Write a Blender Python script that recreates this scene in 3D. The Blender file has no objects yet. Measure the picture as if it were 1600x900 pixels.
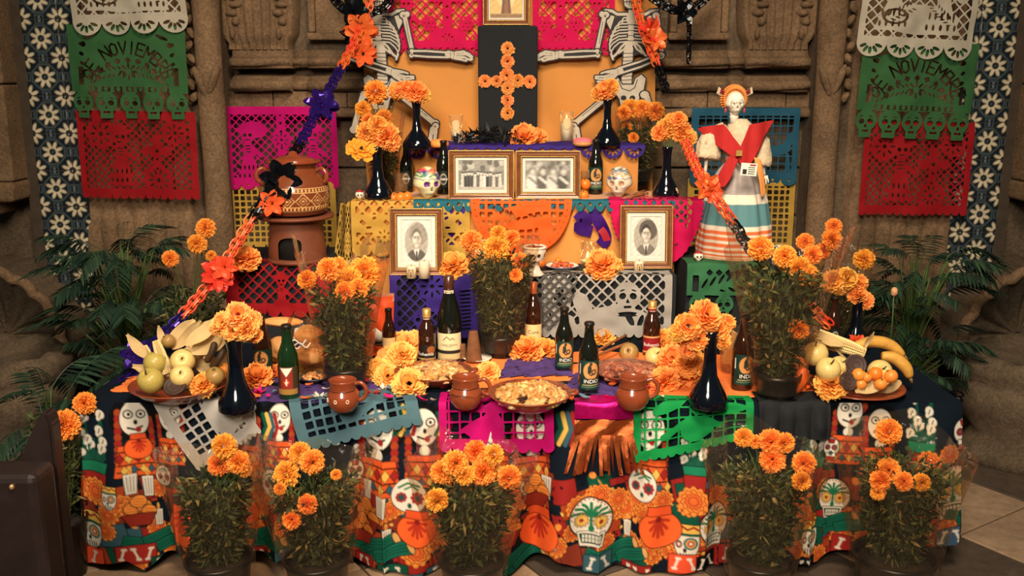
import bpy, bmesh, math, random
import numpy as np
from mathutils import Vector, Matrix, Euler

random.seed(7)
rng = np.random.default_rng(7)
PI = math.pi
R = math.radians
scene = bpy.context.scene
COL = scene.collection

# ------------------------------------------------------------------ camera
CAM_Z, PITCH, FPX = 1.60, R(12.5), 1500.0
cam_d = bpy.data.cameras.new('camera')
cam_d.sensor_width = 36.0
cam_d.lens = 36.0 * FPX / 1600.0
cam = bpy.data.objects.new('camera', cam_d)
COL.objects.link(cam)
cam.location = (0, 0, CAM_Z)
cam.rotation_euler = (PI / 2 - PITCH, 0, 0)
scene.camera = cam

# ------------------------------------------------------------------ world and light
w = bpy.data.worlds.new('nave_ambient')
scene.world = w
w.use_nodes = True
bg = w.node_tree.nodes['Background']
bg.inputs[0].default_value = (0.60, 0.86, 0.78, 1)
bg.inputs[1].default_value = 0.10

def area_light(name, loc, target, size, power, color, spread=180):
 ld = bpy.data.lights.new(name, 'AREA')
 ld.shape = 'DISK'
 ld.size = size
 ld.energy = power
 ld.color = color
 ld.spread = R(spread)
 lo = bpy.data.objects.new(name, ld)
 COL.objects.link(lo)
 lo.location = loc
 lo.rotation_euler = (Vector(target) - Vector(loc)).to_track_quat('-Z', 'Y').to_euler()
 return lo

area_light('nave_lamp', (0.3, 0.7, 4.0), (0.0, 3.5, 0.8), 1.3, 105, (1.0, 0.82, 0.62), 95)
area_light('aisle_lamp', (-0.6, -1.3, 3.1), (0.0, 3.5, 0.8), 1.2, 62, (1.0, 0.86, 0.70), 70)

scene.view_settings.view_transform = 'Standard'
scene.view_settings.look = 'None'
scene.view_settings.gamma = 1.0
scene.view_settings.use_curve_mapping = False
scene.view_settings.exposure = -0.5

scene.cycles.transparent_max_bounces = 40

# ------------------------------------------------------------------ layout helpers
TZ, T2, T2S, T3, T4 = 0.58, 0.848, 0.875, 1.10, 1.297     # table top and the altar steps
CP, SP = math.cos(PITCH), math.sin(PITCH)

def ray(px, py):
 dx, dy = (px - 800) / FPX, (450 - py) / FPX
 return Vector((dx, CP + dy * SP, -SP + dy * CP))

def P(px, py, Y):
 d = ray(px, py)
 t = Y / d.y
 return Vector((d.x * t, Y, CAM_Z + d.z * t))

def on(px, py, z):
 d = ray(px, py)
 t = (z - CAM_Z) / d.z
 return Vector((d.x * t, d.y * t, z))

def ppm(px, py, Y):                       # image pixels per metre at that place
 return FPX / (Y / ray(px, py).y)

# ------------------------------------------------------------------ materials
def lin(c):
 c = [v / 255.0 for v in c[:3]]
 return tuple((v / 12.92 if v <= 0.04045 else ((v + 0.055) / 1.055) ** 2.4) for v in c)

MATS = {}
def M(name, rgb=(200, 200, 200), rough=0.6, metal=0.0, spec=0.4, noise=None, bump=None, trans=0.0,
      alpha=1.0, emit=None, attr=False, rand=0.0, transl=0.0, coat=0.0, ior=1.45, sheen=0.0, noise2=None):
 if name in MATS:
  return MATS[name]
 m = bpy.data.materials.new(name)
 m.use_nodes = True
 nt = m.node_tree
 b = nt.nodes['Principled BSDF']
 N, L = nt.nodes.new, nt.links.new
 c = lin(rgb)
 b.inputs['Base Color'].default_value = (*c, 1)
 b.inputs['Roughness'].default_value = rough
 b.inputs['Metallic'].default_value = metal
 b.inputs['Specular IOR Level'].default_value = spec
 b.inputs['IOR'].default_value = ior
 b.inputs['Transmission Weight'].default_value = trans
 b.inputs['Alpha'].default_value = alpha
 b.inputs['Coat Weight'].default_value = coat
 b.inputs['Coat Roughness'].default_value = 0.08
 if sheen:
  b.inputs['Sheen Weight'].default_value = sheen
 src = None
 tc = N('ShaderNodeTexCoord')
 if attr:
  a = N('ShaderNodeAttribute')
  a.attribute_name = 'Col'
  src = a.outputs['Color']
 for nz in (noise, noise2):
  if nz:
   t = N('ShaderNodeTexNoise')
   t.inputs['Scale'].default_value = nz[0]
   t.inputs['Detail'].default_value = 6
   t.inputs['Roughness'].default_value = 0.65
   L(tc.outputs['Object'], t.inputs['Vector'])
   mr = N('ShaderNodeMapRange')
   mr.inputs['From Min'].default_value = 0.3
   mr.inputs['From Max'].default_value = 0.7
   mr.inputs['To Min'].default_value = 1 - nz[1]
   mr.inputs['To Max'].default_value = 1 + nz[1]
   L(t.outputs['Fac'], mr.inputs['Value'])
   mx = N('ShaderNodeMix')
   mx.data_type = 'RGBA'
   mx.blend_type = 'MULTIPLY'
   mx.inputs['Factor'].default_value = 1
   if src is None:
    mx.inputs['A'].default_value = (*c, 1)
   else:
    L(src, mx.inputs['A'])
   L(mr.outputs['Result'], mx.inputs['B'])
   src = mx.outputs['Result']
 if rand:
  oi = N('ShaderNodeObjectInfo')
  hs = N('ShaderNodeHueSaturation')
  mr = N('ShaderNodeMapRange')
  mr.inputs['To Min'].default_value = 0.5 - rand * 0.035
  mr.inputs['To Max'].default_value = 0.5 + rand * 0.035
  L(oi.outputs['Random'], mr.inputs['Value'])
  L(mr.outputs['Result'], hs.inputs['Hue'])
  mv = N('ShaderNodeMapRange')
  mv.inputs['To Min'].default_value = 1 + rand * 0.18
  mv.inputs['To Max'].default_value = 1 - rand * 0.18
  L(oi.outputs['Random'], mv.inputs['Value'])
  L(mv.outputs['Result'], hs.inputs['Value'])
  if src is None:
   hs.inputs['Color'].default_value = (*c, 1)
  else:
   L(src, hs.inputs['Color'])
  src = hs.outputs['Color']
 if src is not None:
  L(src, b.inputs['Base Color'])
 if bump:
  t = N('ShaderNodeTexNoise')
  t.inputs['Scale'].default_value = bump[0]
  t.inputs['Detail'].default_value = 8
  t.inputs['Roughness'].default_value = 0.7
  L(tc.outputs['Object'], t.inputs['Vector'])
  bp = N('ShaderNodeBump')
  bp.inputs['Strength'].default_value = bump[1]
  bp.inputs['Distance'].default_value = bump[2] if len(bump) > 2 else 0.01
  L(t.outputs['Fac'], bp.inputs['Height'])
  L(bp.outputs['Normal'], b.inputs['Normal'])
 if emit:
  b.inputs['Emission Color'].default_value = (*lin(emit[0]), 1)
  b.inputs['Emission Strength'].default_value = emit[1]
 out = nt.nodes['Material Output']
 if transl:
  tr = N('ShaderNodeBsdfTranslucent')
  tr.inputs['Color'].default_value = (*c, 1)
  if src is not None:
   L(src, tr.inputs['Color'])
  ms = N('ShaderNodeMixShader')
  ms.inputs[0].default_value = transl
  L(b.outputs[0], ms.inputs[1])
  L(tr.outputs[0], ms.inputs[2])
  L(ms.outputs[0], out.inputs['Surface'])
 MATS[name] = m
 return m

def film_mat(name, tint=(255, 240, 220), gloss=0.12, rough=0.12, haze=0.0):
 """thin clear plastic: mostly lets light through, with glossy streaks from fine crumples"""
 if name in MATS:
  return MATS[name]
 m = bpy.data.materials.new(name)
 m.use_nodes = True
 nt = m.node_tree
 N, L = nt.nodes.new, nt.links.new
 nt.nodes.remove(nt.nodes['Principled BSDF'])
 out = nt.nodes['Material Output']
 t = N('ShaderNodeBsdfTransparent')
 t.inputs[0].default_value = (*lin(tint), 1)
 g = N('ShaderNodeBsdfGlossy')
 g.inputs['Roughness'].default_value = rough
 g.inputs['Color'].default_value = (1, 0.96, 0.9, 1)
 tc = N('ShaderNodeTexCoord')
 nz = N('ShaderNodeTexNoise')
 nz.inputs['Scale'].default_value = 14
 nz.inputs['Detail'].default_value = 3
 nz.inputs['Distortion'].default_value = 1.2
 L(tc.outputs['Object'], nz.inputs['Vector'])
 bp = N('ShaderNodeBump')
 bp.inputs['Strength'].default_value = 0.7
 bp.inputs['Distance'].default_value = 0.03
 L(nz.outputs['Fac'], bp.inputs['Height'])
 L(bp.outputs['Normal'], g.inputs['Normal'])
 fr = N('ShaderNodeFresnel')
 fr.inputs['IOR'].default_value = 1.4
 mu = N('ShaderNodeMath')
 mu.operation = 'ADD'
 mu.inputs[1].default_value = gloss * 0.25
 L(fr.outputs[0], mu.inputs[0])
 m2 = N('ShaderNodeMath')
 m2.operation = 'MULTIPLY'
 m2.inputs[1].default_value = min(1.0, gloss * 5) * .8
 m2.use_clamp = True
 L(mu.outputs[0], m2.inputs[0])
 mx = N('ShaderNodeMixShader')
 L(m2.outputs[0], mx.inputs[0])
 L(t.outputs[0], mx.inputs[1])
 L(g.outputs[0], mx.inputs[2])
 last = mx.outputs[0]
 if haze:
  d = N('ShaderNodeBsdfTranslucent')
  d.inputs[0].default_value = (*lin((235, 215, 190)), 1)
  d2 = N('ShaderNodeBsdfDiffuse')
  d2.inputs[0].default_value = (*lin((235, 215, 190)), 1)
  h0 = N('ShaderNodeMixShader')
  h0.inputs[0].default_value = 0.5
  L(d.outputs[0], h0.inputs[1]); L(d2.outputs[0], h0.inputs[2])
  h = N('ShaderNodeMixShader')
  h.inputs[0].default_value = haze
  L(last, h.inputs[1]); L(h0.outputs[0], h.inputs[2])
  last = h.outputs[0]
 L(last, out.inputs['Surface'])
 MATS[name] = m
 return m

# ------------------------------------------------------------------ objects
def thing(name, label, cat, loc=(0, 0, 0), rz=0.0, group=None, scale=1.0):
 o = bpy.data.objects.new(name, None)
 COL.objects.link(o)
 o.empty_display_size = 0.05
 o.location = loc
 o.rotation_euler = (0, 0, rz)
 o.scale = (scale,) * 3
 return tag(o, label, cat, group)

def tag(o, label, cat, group=None, kind=None):
 o['label'] = label
 o['category'] = cat
 if group:
  o['group'] = group
 if kind:
  o['kind'] = kind
 return o

def structure(o, label=None):
 o['kind'] = 'structure'
 if label:
  o['label'] = label
 return o

def link(name, me, parent=None, loc=(0, 0, 0), rot=(0, 0, 0), scale=1.0, label=None, kind=None):
 o = bpy.data.objects.new(name, me)
 COL.objects.link(o)
 o.location = loc
 o.rotation_euler = rot
 o.scale = (scale,) * 3 if isinstance(scale, (int, float)) else scale
 if parent:
  o.parent = parent
 if label:
  o['label'] = label
 if kind:
  o['kind'] = kind
 return o

def mk(name, V, F, mat, smooth=True, col=None, mats=None, mi=None):
 """mesh data from arrays"""
 me = bpy.data.meshes.new(name)
 V = np.asarray(V, dtype=float).reshape(-1, 3)
 me.from_pydata(V.tolist(), [], [tuple(int(i) for i in f) for f in F])
 for mm in (mats or [mat]):
  me.materials.append(mm)
 if smooth:
  me.polygons.foreach_set('use_smooth', np.ones(len(me.polygons), dtype=bool))
 if mi is not None:
  me.polygons.foreach_set('material_index', np.asarray(mi, dtype=np.int32))
 if col is not None:
  a = me.color_attributes.new('Col', 'FLOAT_COLOR', 'POINT')
  c = np.ones((len(V), 4), dtype=np.float32)
  c[:, :3] = col
  a.data.foreach_set('color', c.ravel())
 me.update()
 return me

class MB:
 """collects shapes into one mesh"""
 def __init__(s):
  s.v, s.f, s.n = [], [], 0
 def add(s, V, F, mtx=None):
  V = np.asarray(V, dtype=float).reshape(-1, 3)
  if mtx is not None:
   A = np.array(mtx)
   V = V @ A[:3, :3].T + A[:3, 3]
  s.v.append(V)
  s.f += [tuple(i + s.n for i in f) for f in F]
  s.n += len(V)
  return s
 def box(s, x0, x1, y0, y1, z0, z1):
  V = [(x0, y0, z0), (x1, y0, z0), (x1, y1, z0), (x0, y1, z0), (x0, y0, z1), (x1, y0, z1), (x1, y1, z1), (x0, y1, z1)]
  return s.add(V, [(0, 3, 2, 1), (4, 5, 6, 7), (0, 1, 5, 4), (1, 2, 6, 5), (2, 3, 7, 6), (3, 0, 4, 7)])
 def lathe(s, prof, n=24, mtx=None, a0=0.0):
  return s.add(*lathe(prof, n, a0), mtx)
 def tube(s, pts, rad, n=8, caps=True):
  return s.add(*tube(pts, rad, n, caps))
 def mesh(s, name, mat, smooth=True, col=None):
  return mk(name, np.concatenate(s.v), s.f, mat, smooth, col)

def lathe(prof, n=24, a0=0.0):
 m = len(prof)
 a = np.arange(n) * 2 * PI / n + a0
 V = []
 for r, z in prof:
  V.append(np.stack([r * np.cos(a), r * np.sin(a), np.full(n, z)], 1))
 F = []
 for i in range(m - 1):
  for j in range(n):
   k = (j + 1) % n
   F.append((i * n + j, i * n + k, (i + 1) * n + k, (i + 1) * n + j))
 if prof[0][0] > 1e-6:
  F.append(tuple(range(n - 1, -1, -1)))
 if prof[-1][0] > 1e-6:
  F.append(tuple((m - 1) * n + j for j in range(n)))
 return np.concatenate(V), F

def tube(pts, rad, n=8, caps=True):
 P_ = np.asarray([tuple(p) for p in pts], dtype=float)
 m = len(P_)
 rad = np.full(m, rad) if np.isscalar(rad) else np.asarray(rad, dtype=float)
 T = np.gradient(P_, axis=0)
 T /= np.linalg.norm(T, axis=1)[:, None] + 1e-12
 up = np.array([0, 0, 1.0]) if abs(T[0][2]) < 0.9 else np.array([1.0, 0, 0])
 V, F = [], []
 a = np.arange(n) * 2 * PI / n
 nrm = np.cross(T[0], up)
 nrm /= np.linalg.norm(nrm)
 for i in range(m):
  nrm = nrm - T[i] * nrm.dot(T[i])
  nrm /= np.linalg.norm(nrm) + 1e-12
  bi = np.cross(T[i], nrm)
  V.append(P_[i] + rad[i] * (np.cos(a)[:, None] * nrm + np.sin(a)[:, None] * bi))
 for i in range(m - 1):
  for j in range(n):
   k = (j + 1) % n
   F.append((i * n + j, i * n + k, (i + 1) * n + k, (i + 1) * n + j))
 if caps:
  F.append(tuple(range(n - 1, -1, -1)))
  F.append(tuple((m - 1) * n + j for j in range(n)))
 return np.concatenate(V), F

def grid(nu, nv):
 """faces of a (nv+1) x (nu+1) vertex grid"""
 i = np.arange(nv)[:, None] * (nu + 1) + np.arange(nu)[None, :]
 i = i.ravel()
 return np.stack([i, i + 1, i + nu + 2, i + nu + 1], 1).tolist()

def uvgrid(nu, nv, u0=0.0, u1=1.0, v0=0.0, v1=1.0):
 u, v = np.meshgrid(np.linspace(u0, u1, nu + 1), np.linspace(v0, v1, nv + 1))
 return u.ravel(), v.ravel(), grid(nu, nv)

def catmull(pts, n=8):
 p = [Vector(q) for q in pts]
 p = [2 * p[0] - p[1]] + p + [2 * p[-1] - p[-2]]
 out = []
 for i in range(1, len(p) - 2):
  for k in range(n):
   t = k / n
   a, b, c, d = p[i - 1], p[i], p[i + 1], p[i + 2]
   out.append(0.5 * ((2 * b) + (c - a) * t + (2 * a - 5 * b + 4 * c - d) * t * t + (3 * b - a - 3 * c + d) * t ** 3))
 out.append(p[-2])
 return out

def bevel_box(name, x0, x1, y0, y1, z0, z1, mat, bv=0.006, seg=2):
 bm = bmesh.new()
 bmesh.ops.create_cube(bm, size=1)
 for v in bm.verts:
  v.co = Vector(((x0 + x1) / 2 + v.co.x * (x1 - x0), (y0 + y1) / 2 + v.co.y * (y1 - y0), (z0 + z1) / 2 + v.co.z * (z1 - z0)))
 bmesh.ops.bevel(bm, geom=bm.edges[:], offset=bv, segments=seg, affect='EDGES', profile=0.5)
 me = bpy.data.meshes.new(name)
 bm.to_mesh(me)
 bm.free()
 me.materials.append(mat)
 return me

def vnoise(x, y, seed=0):
 """smooth value noise for numpy arrays"""
 x, y = np.asarray(x, dtype=float), np.asarray(y, dtype=float)
 xi, yi = np.floor(x), np.floor(y)
 xf, yf = x - xi, y - yi
 def h(a, b):
  return np.modf(np.sin(a * 127.1 + b * 311.7 + seed * 74.7) * 43758.5453)[0]
 u, v = xf * xf * (3 - 2 * xf), yf * yf * (3 - 2 * yf)
 return (h(xi, yi) * (1 - u) + h(xi + 1, yi) * u) * (1 - v) + (h(xi, yi + 1) * (1 - u) + h(xi + 1, yi + 1) * u) * v

# ------------------------------------------------------------------ 2-D distance fields (negative inside)
def d_circ(x, y, cx, cy, r):
 return np.hypot(x - cx, y - cy) - r
def d_ell(x, y, cx, cy, rx, ry, a=0.0):
 c, s_ = math.cos(a), math.sin(a)
 X, Y = (x - cx) * c + (y - cy) * s_, -(x - cx) * s_ + (y - cy) * c
 return (np.hypot(X / rx, Y / ry) - 1) * np.minimum(rx, ry)
def d_box(x, y, cx, cy, hx, hy, a=0.0):
 c, s_ = math.cos(a), math.sin(a)
 X, Y = np.abs((x - cx) * c + (y - cy) * s_) - hx, np.abs(-(x - cx) * s_ + (y - cy) * c) - hy
 return np.maximum(X, Y)
def d_seg(x, y, ax, ay, bx, by, r0, r1=None):
 r1 = r0 if r1 is None else r1
 dx, dy = bx - ax, by - ay
 t = np.clip(((x - ax) * dx + (y - ay) * dy) / (dx * dx + dy * dy + 1e-12), 0, 1)
 return np.hypot(x - ax - t * dx, y - ay - t * dy) - (r0 + (r1 - r0) * t)
def d_line(x, y, pts, r):
 d = None
 for (a, b) in zip(pts[:-1], pts[1:]):
  e = d_seg(x, y, a[0], a[1], b[0], b[1], r)
  d = e if d is None else np.minimum(d, e)
 return d
def d_poly(x, y, pts):
 d = np.full(np.shape(x), 1e9)
 ins = np.zeros(np.shape(x), dtype=bool)
 n = len(pts)
 for i in range(n):
  ax, ay = pts[i]
  bx, by = pts[(i + 1) % n]
  d = np.minimum(d, d_seg(x, y, ax, ay, bx, by, 0.0))
  cond = ((ay > y) != (by > y))
  with np.errstate(divide='ignore', invalid='ignore'):
   xx = (bx - ax) * (y - ay) / (by - ay + 1e-15) + ax
  ins ^= cond & (x < xx)
 return np.where(ins, -d, d)
def U(*d):
 r = d[0]
 for e in d[1:]:
  r = np.minimum(r, e)
 return r
def SUB(a, *b):
 for e in b:
  a = np.maximum(a, -e)
 return a
def d_petals(x, y, cx, cy, n, r0, r1, w_, a0=0.0):
 """n petal ellipses around a centre"""
 d = None
 for k in range(n):
  a = a0 + k * 2 * PI / n
  m = (r0 + r1) / 2
  e = d_ell(x, y, cx + m * math.cos(a), cy + m * math.sin(a), (r1 - r0) / 2, w_, a)
  d = e if d is None else np.minimum(d, e)
 return d

GLYPH = {'A': [[(0, 0), (.5, 1), (1, 0)], [(.2, .35), (.8, .35)]], 'B': [[(0, 0), (0, 1), (.8, .95), (.8, .55), (0, .5), (.9, .45), (.9, .05), (0, 0)]],
         'D': [[(0, 0), (0, 1), (.6, .95), (1, .5), (.6, .05), (0, 0)]], 'E': [[(1, 0), (0, 0), (0, 1), (1, 1)], [(0, .5), (.8, .5)]],
         'I': [[(.5, 0), (.5, 1)]], 'M': [[(0, 0), (0, 1), (.5, .4), (1, 1), (1, 0)]], 'N': [[(0, 0), (0, 1), (1, 0), (1, 1)]],
         'O': [[(.1, .2), (.1, .8), (.5, 1), (.9, .8), (.9, .2), (.5, 0), (.1, .2)]], 'R': [[(0, 0), (0, 1), (.9, .9), (.9, .55), (0, .5), (1, 0)]],
         'V': [[(0, 1), (.5, 0), (1, 1)]], '2': [[(0, .8), (.5, 1), (1, .75), (0, 0), (1, 0)]]}

# ------------------------------------------------------------------ sheets cut out of a field (marching squares)
def cut_sheet(name, W, H, step, field, fmap, mat, col=None, x0=0.0, y0=0.0, smooth=True):
 nx, ny = max(2, int(round(W / step))), max(2, int(round(H / step)))
 gx, gy = np.linspace(x0, x0 + W, nx + 1), np.linspace(y0, y0 + H, ny + 1)
 X, Y = np.meshgrid(gx, gy)
 Fd = field(X, Y)
 inside = Fd < 0
 pts, faces, idx = [], [], {}
 node = -np.ones((ny + 1, nx + 1), dtype=int)
 jj, ii = np.nonzero(inside)
 node[jj, ii] = np.arange(len(jj))
 pts = list(zip(X[jj, ii].tolist(), Y[jj, ii].tolist()))
 full = inside[:-1, :-1] & inside[1:, :-1] & inside[:-1, 1:] & inside[1:, 1:]
 anyc = inside[:-1, :-1] | inside[1:, :-1] | inside[:-1, 1:] | inside[1:, 1:]
 fj, fi = np.nonzero(full)
 faces = np.stack([node[fj, fi], node[fj, fi + 1], node[fj + 1, fi + 1], node[fj + 1, fi]], 1).tolist()
 def cross(a, b):
  k = (a, b) if a < b else (b, a)
  if k not in idx:
   fa, fb = Fd[a], Fd[b]
   t = fa / (fa - fb)
   pts.append((X[a] + (X[b] - X[a]) * t, Y[a] + (Y[b] - Y[a]) * t))
   idx[k] = len(pts) - 1
  return idx[k]
 pj, pi = np.nonzero(anyc & ~full)
 for j, i in zip(pj.tolist(), pi.tolist()):
  c = [(j, i), (j, i + 1), (j + 1, i + 1), (j + 1, i)]
  poly = []
  for k in range(4):
   a, b = c[k], c[(k + 1) % 4]
   if inside[a]:
    poly.append(int(node[a]))
   if inside[a] != inside[b]:
    poly.append(cross(a, b))
  if len(poly) > 2:
   faces.append(poly)
 A = np.array(pts)
 V = np.stack(fmap(A[:, 0], A[:, 1]), 1)
 c = col(A[:, 0], A[:, 1]) if col else None
 return mk(name, V, faces, mat, smooth, c)

def solid_sheet(name, W, H, step, field, mat, thick, x0=0.0, y0=0.0, col=None, top=0.0):
 """a flat board (x right, z up) with real thickness, cut to a field; front face looks to -Y"""
 me = cut_sheet(name, W, H, step, field, lambda x, y: (x, np.full_like(x, -top), y), mat, col, x0, y0, smooth=False)
 bm = bmesh.new()
 bm.from_mesh(me)
 be = [e for e in bm.edges if e.is_boundary]
 ex = bmesh.ops.extrude_edge_only(bm, edges=be)
 for v in ex['geom']:
  if isinstance(v, bmesh.types.BMVert):
   v.co.y += thick
 bm.to_mesh(me)
 bm.free()
 return me

# painting a print: RGB per vertex
class Paint:
 def __init__(s, x, y, base):
  s.x, s.y = np.asarray(x, dtype=float), np.asarray(y, dtype=float)
  s.c = np.tile(np.array(lin(base)), (len(s.x), 1))
  s.w = 1.0
 def fill(s, fn, rgb, box=None):
  """fn(x, y) -> distance; painted where negative; box limits the work"""
  if box is not None:
   i = np.nonzero((s.x > box[0]) & (s.x < box[2]) & (s.y > box[1]) & (s.y < box[3]))[0]
  else:
   i = np.arange(len(s.x))
  if len(i) == 0:
   return
  d = fn(s.x[i], s.y[i])
  a = np.clip(0.5 - d / s.w, 0, 1)[:, None]
  s.c[i] = s.c[i] * (1 - a) + np.array(lin(rgb)) * a

def blob(name, mat, rx, ry, rz, nu=20, nv=14, amp=0.0, freq=3.0, seed=0, col=None):
 u, v, F = uvgrid(nu, nv, 0, 2 * PI, 0.02, PI - 0.02)
 d = 1 + amp * (vnoise(np.cos(u) * freq + 5, np.sin(u) * freq + v * freq, seed) - 0.5) * np.sin(v)
 V = np.stack([rx * np.sin(v) * np.cos(u) * d, ry * np.sin(v) * np.sin(u) * d, rz * np.cos(v) * d], 1)
 return mk(name, V, F, mat, True, col(u, v, V) if col else None)

FONT_CACHE = {}
def text_mesh(body, size, bend=None, extrude=0.0):
 """flat lettering as mesh verts (x right, y up), centred"""
 k = (body, size)
 if k not in FONT_CACHE:
  cu = bpy.data.curves.new('lettering', 'FONT')
  cu.body = body
  cu.size = size
  cu.align_x = 'CENTER'
  cu.align_y = 'CENTER'
  cu.resolution_u = 3
  o = bpy.data.objects.new('lettering', cu)
  COL.objects.link(o)
  bpy.context.view_layer.update()
  me = o.to_mesh()
  V = np.array([v.co[:] for v in me.vertices])
  F = [tuple(p.vertices) for p in me.polygons]
  o.to_mesh_clear()
  bpy.data.objects.remove(o)
  FONT_CACHE[k] = (V, F)
 return FONT_CACHE[k]
# ================================================================== the setting
STONE = M('brown_stone', (128, 102, 76), rough=0.9, spec=0.2, noise=(5, 0.34), noise2=(70, 0.38), bump=(110, 0.9, 0.012))
STONE_D = M('grey_brown_stone', (104, 88, 70), rough=0.92, spec=0.2, noise=(4, 0.36), noise2=(60, 0.36), bump=(90, 0.9, 0.012))
MORTAR = M('mortar', (70, 60, 50), rough=0.95, spec=0.1, noise=(20, 0.2))

# ---- floor of diagonal stone flags
floor = link('floor', MB().box(-4.2, 4.2, -1.5, 5.2, -0.06, -0.008).mesh('floor', MORTAR, False))
structure(floor, 'worn brown stone flag floor')
FLAG = [M('pale_flag', (138, 114, 90), rough=0.7, noise=(3, 0.25), noise2=(22, 0.22), bump=(30, 0.25)),
  M('dark_flag', (72, 60, 50), rough=0.65, noise=(3, 0.3), noise2=(22, 0.22), bump=(30, 0.25))]
ft = 0.47
flag_me = [bevel_box('floor_tile', -ft / 2 + .004, ft / 2 - .004, -ft / 2 + .004, ft / 2 - .004, -0.02, 0.0, m, 0.003, 1) for m in FLAG]
fa = R(33)
for i in range(-9, 10):
 for j in range(-2, 14):
  x, y = i * ft + 0.21, j * ft
  wx, wy = x * math.cos(fa) - (y - 3) * math.sin(fa) + 0.6, x * math.sin(fa) + (y - 3) * math.cos(fa) + 3.0
  if abs(wx) < 3.2 and 1.6 < wy < 4.9:
   link('floor_tile', flag_me[(0 if (i + j) % 3 else 1)], floor, (wx, wy, rng.uniform(-.0015, .0)), (0, 0, fa))

# ---- back wall: dark recess, ledge, base mouldings, pilaster shafts
WX0, WX1, WY = -1.62, 1.66, 4.86
wall = structure(link('wall_back', MB().box(WX0 - .9, WX1 + .9, WY, WY + .15, 0, 3.0).mesh('wall_back', STONE_D, False)),
                 'carved brown stone wall behind the altar')

def profile_run(name, x0, x1, prof, mat, nseg=None, jit=0.004, seed=0):
 """moulding: (y, z) profile run along x, slightly worn"""
 nx = nseg or max(2, int((x1 - x0) / 0.04))
 xs = np.linspace(x0, x1, nx + 1)
 V = []
 for k, (y, z) in enumerate(prof):
  dz = (vnoise(xs * 9, np.full_like(xs, k * 0.7), seed) - .5) * jit * 2
  V.append(np.stack([xs, y + dz, z + dz * 0.6], 1))
 V = np.concatenate(V)
 F = grid(nx, len(prof) - 1)
 n = nx + 1
 F = [tuple(f) for f in F]
 F.append(tuple(k * n for k in range(len(prof))))
 F.append(tuple(k * n + nx for k in range(len(prof) - 1, -1, -1)))
 return mk(name, V, F, mat, True)

def round_prof(yc, zc, ry, rz, a0=-90, a1=90, n=7):
 return [(yc - ry * math.cos(R(a)), zc + rz * math.sin(R(a))) for a in np.linspace(a0, a1, n)]

def base_profile(y, z0):
 p = [(y + .12, z0), (y - .015, z0), (y - .015, z0 + .005)]
 return p
# each bay of the base steps forward with its pilaster
bays = [(-1.50, -1.34, 0.06), (-1.34, -1.06, -0.045), (-1.06, -0.98, 0.03), (-0.98, -0.66, -0.02), (-0.66, 0.72, 0.05), (0.72, 1.04, -0.02), (1.04, 1.12, 0.03), (1.12, 1.42, -0.045), (1.42, 1.56, 0.06)]
for k, (a, b, dy) in enumerate(bays):
 y = WY - 0.10 + dy
 low = [(WY, 1.525)] + [(y - .02, 1.527)] + round_prof(y - .005, 1.556, .045, .028) + [(y + .0, 1.592), (y + .03, 1.60), (WY, 1.605)]
 link('base_moulding', profile_run('base_moulding', a, b, low, STONE, seed=k), wall)
 up = [(WY, 1.632), (y + .03, 1.635), (y + .0, 1.640)] + round_prof(y + .005, 1.665, .035, .022) + [(y + .02, 1.695), (y + .03, 1.72), (WY, 1.72)]
 link('upper_moulding', profile_run('upper_moulding', a, b, up, STONE, seed=k + 20), wall)
# ledge course of ashlar blocks and a thin projecting ledge
xs = [-1.52, -1.16, -0.80, -0.43, -0.1, 0.30, 0.66, 0.95, 1.02, 1.33, 1.58]
for k, (a, b) in enumerate(zip(xs[:-1], xs[1:])):
 link('stone_block', bevel_box('stone_block', a + .002, b - .002, WY - .115 + rng.uniform(-.004, .004), WY + .01, 1.447, 1.523, STONE, .004), wall)
led = [(WY, 1.395), (WY - .10, 1.40), (WY - .135, 1.405), (WY - .14, 1.432), (WY - .12, 1.446), (WY, 1.447)]
link('stone_ledge', profile_run('stone_ledge', -1.56, 1.62, led, STONE, seed=50), wall)
# rough masonry below the ledge
zc, row = 1.385, 0
while zc > 0.05:
 h = 0.24
 x = -1.56 + (0.2 if row % 2 else 0.0)
 while x < 1.6:
  wd = rng.uniform(.34, .5)
  link('stone_block', bevel_box('stone_block', x + .004, min(x + wd, 1.62) - .004, WY - .025 - rng.uniform(0, .014), WY + .01, zc - h + .006, zc - .004, STONE_D, .008), wall)
  x += wd
 zc -= h
 row += 1

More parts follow.
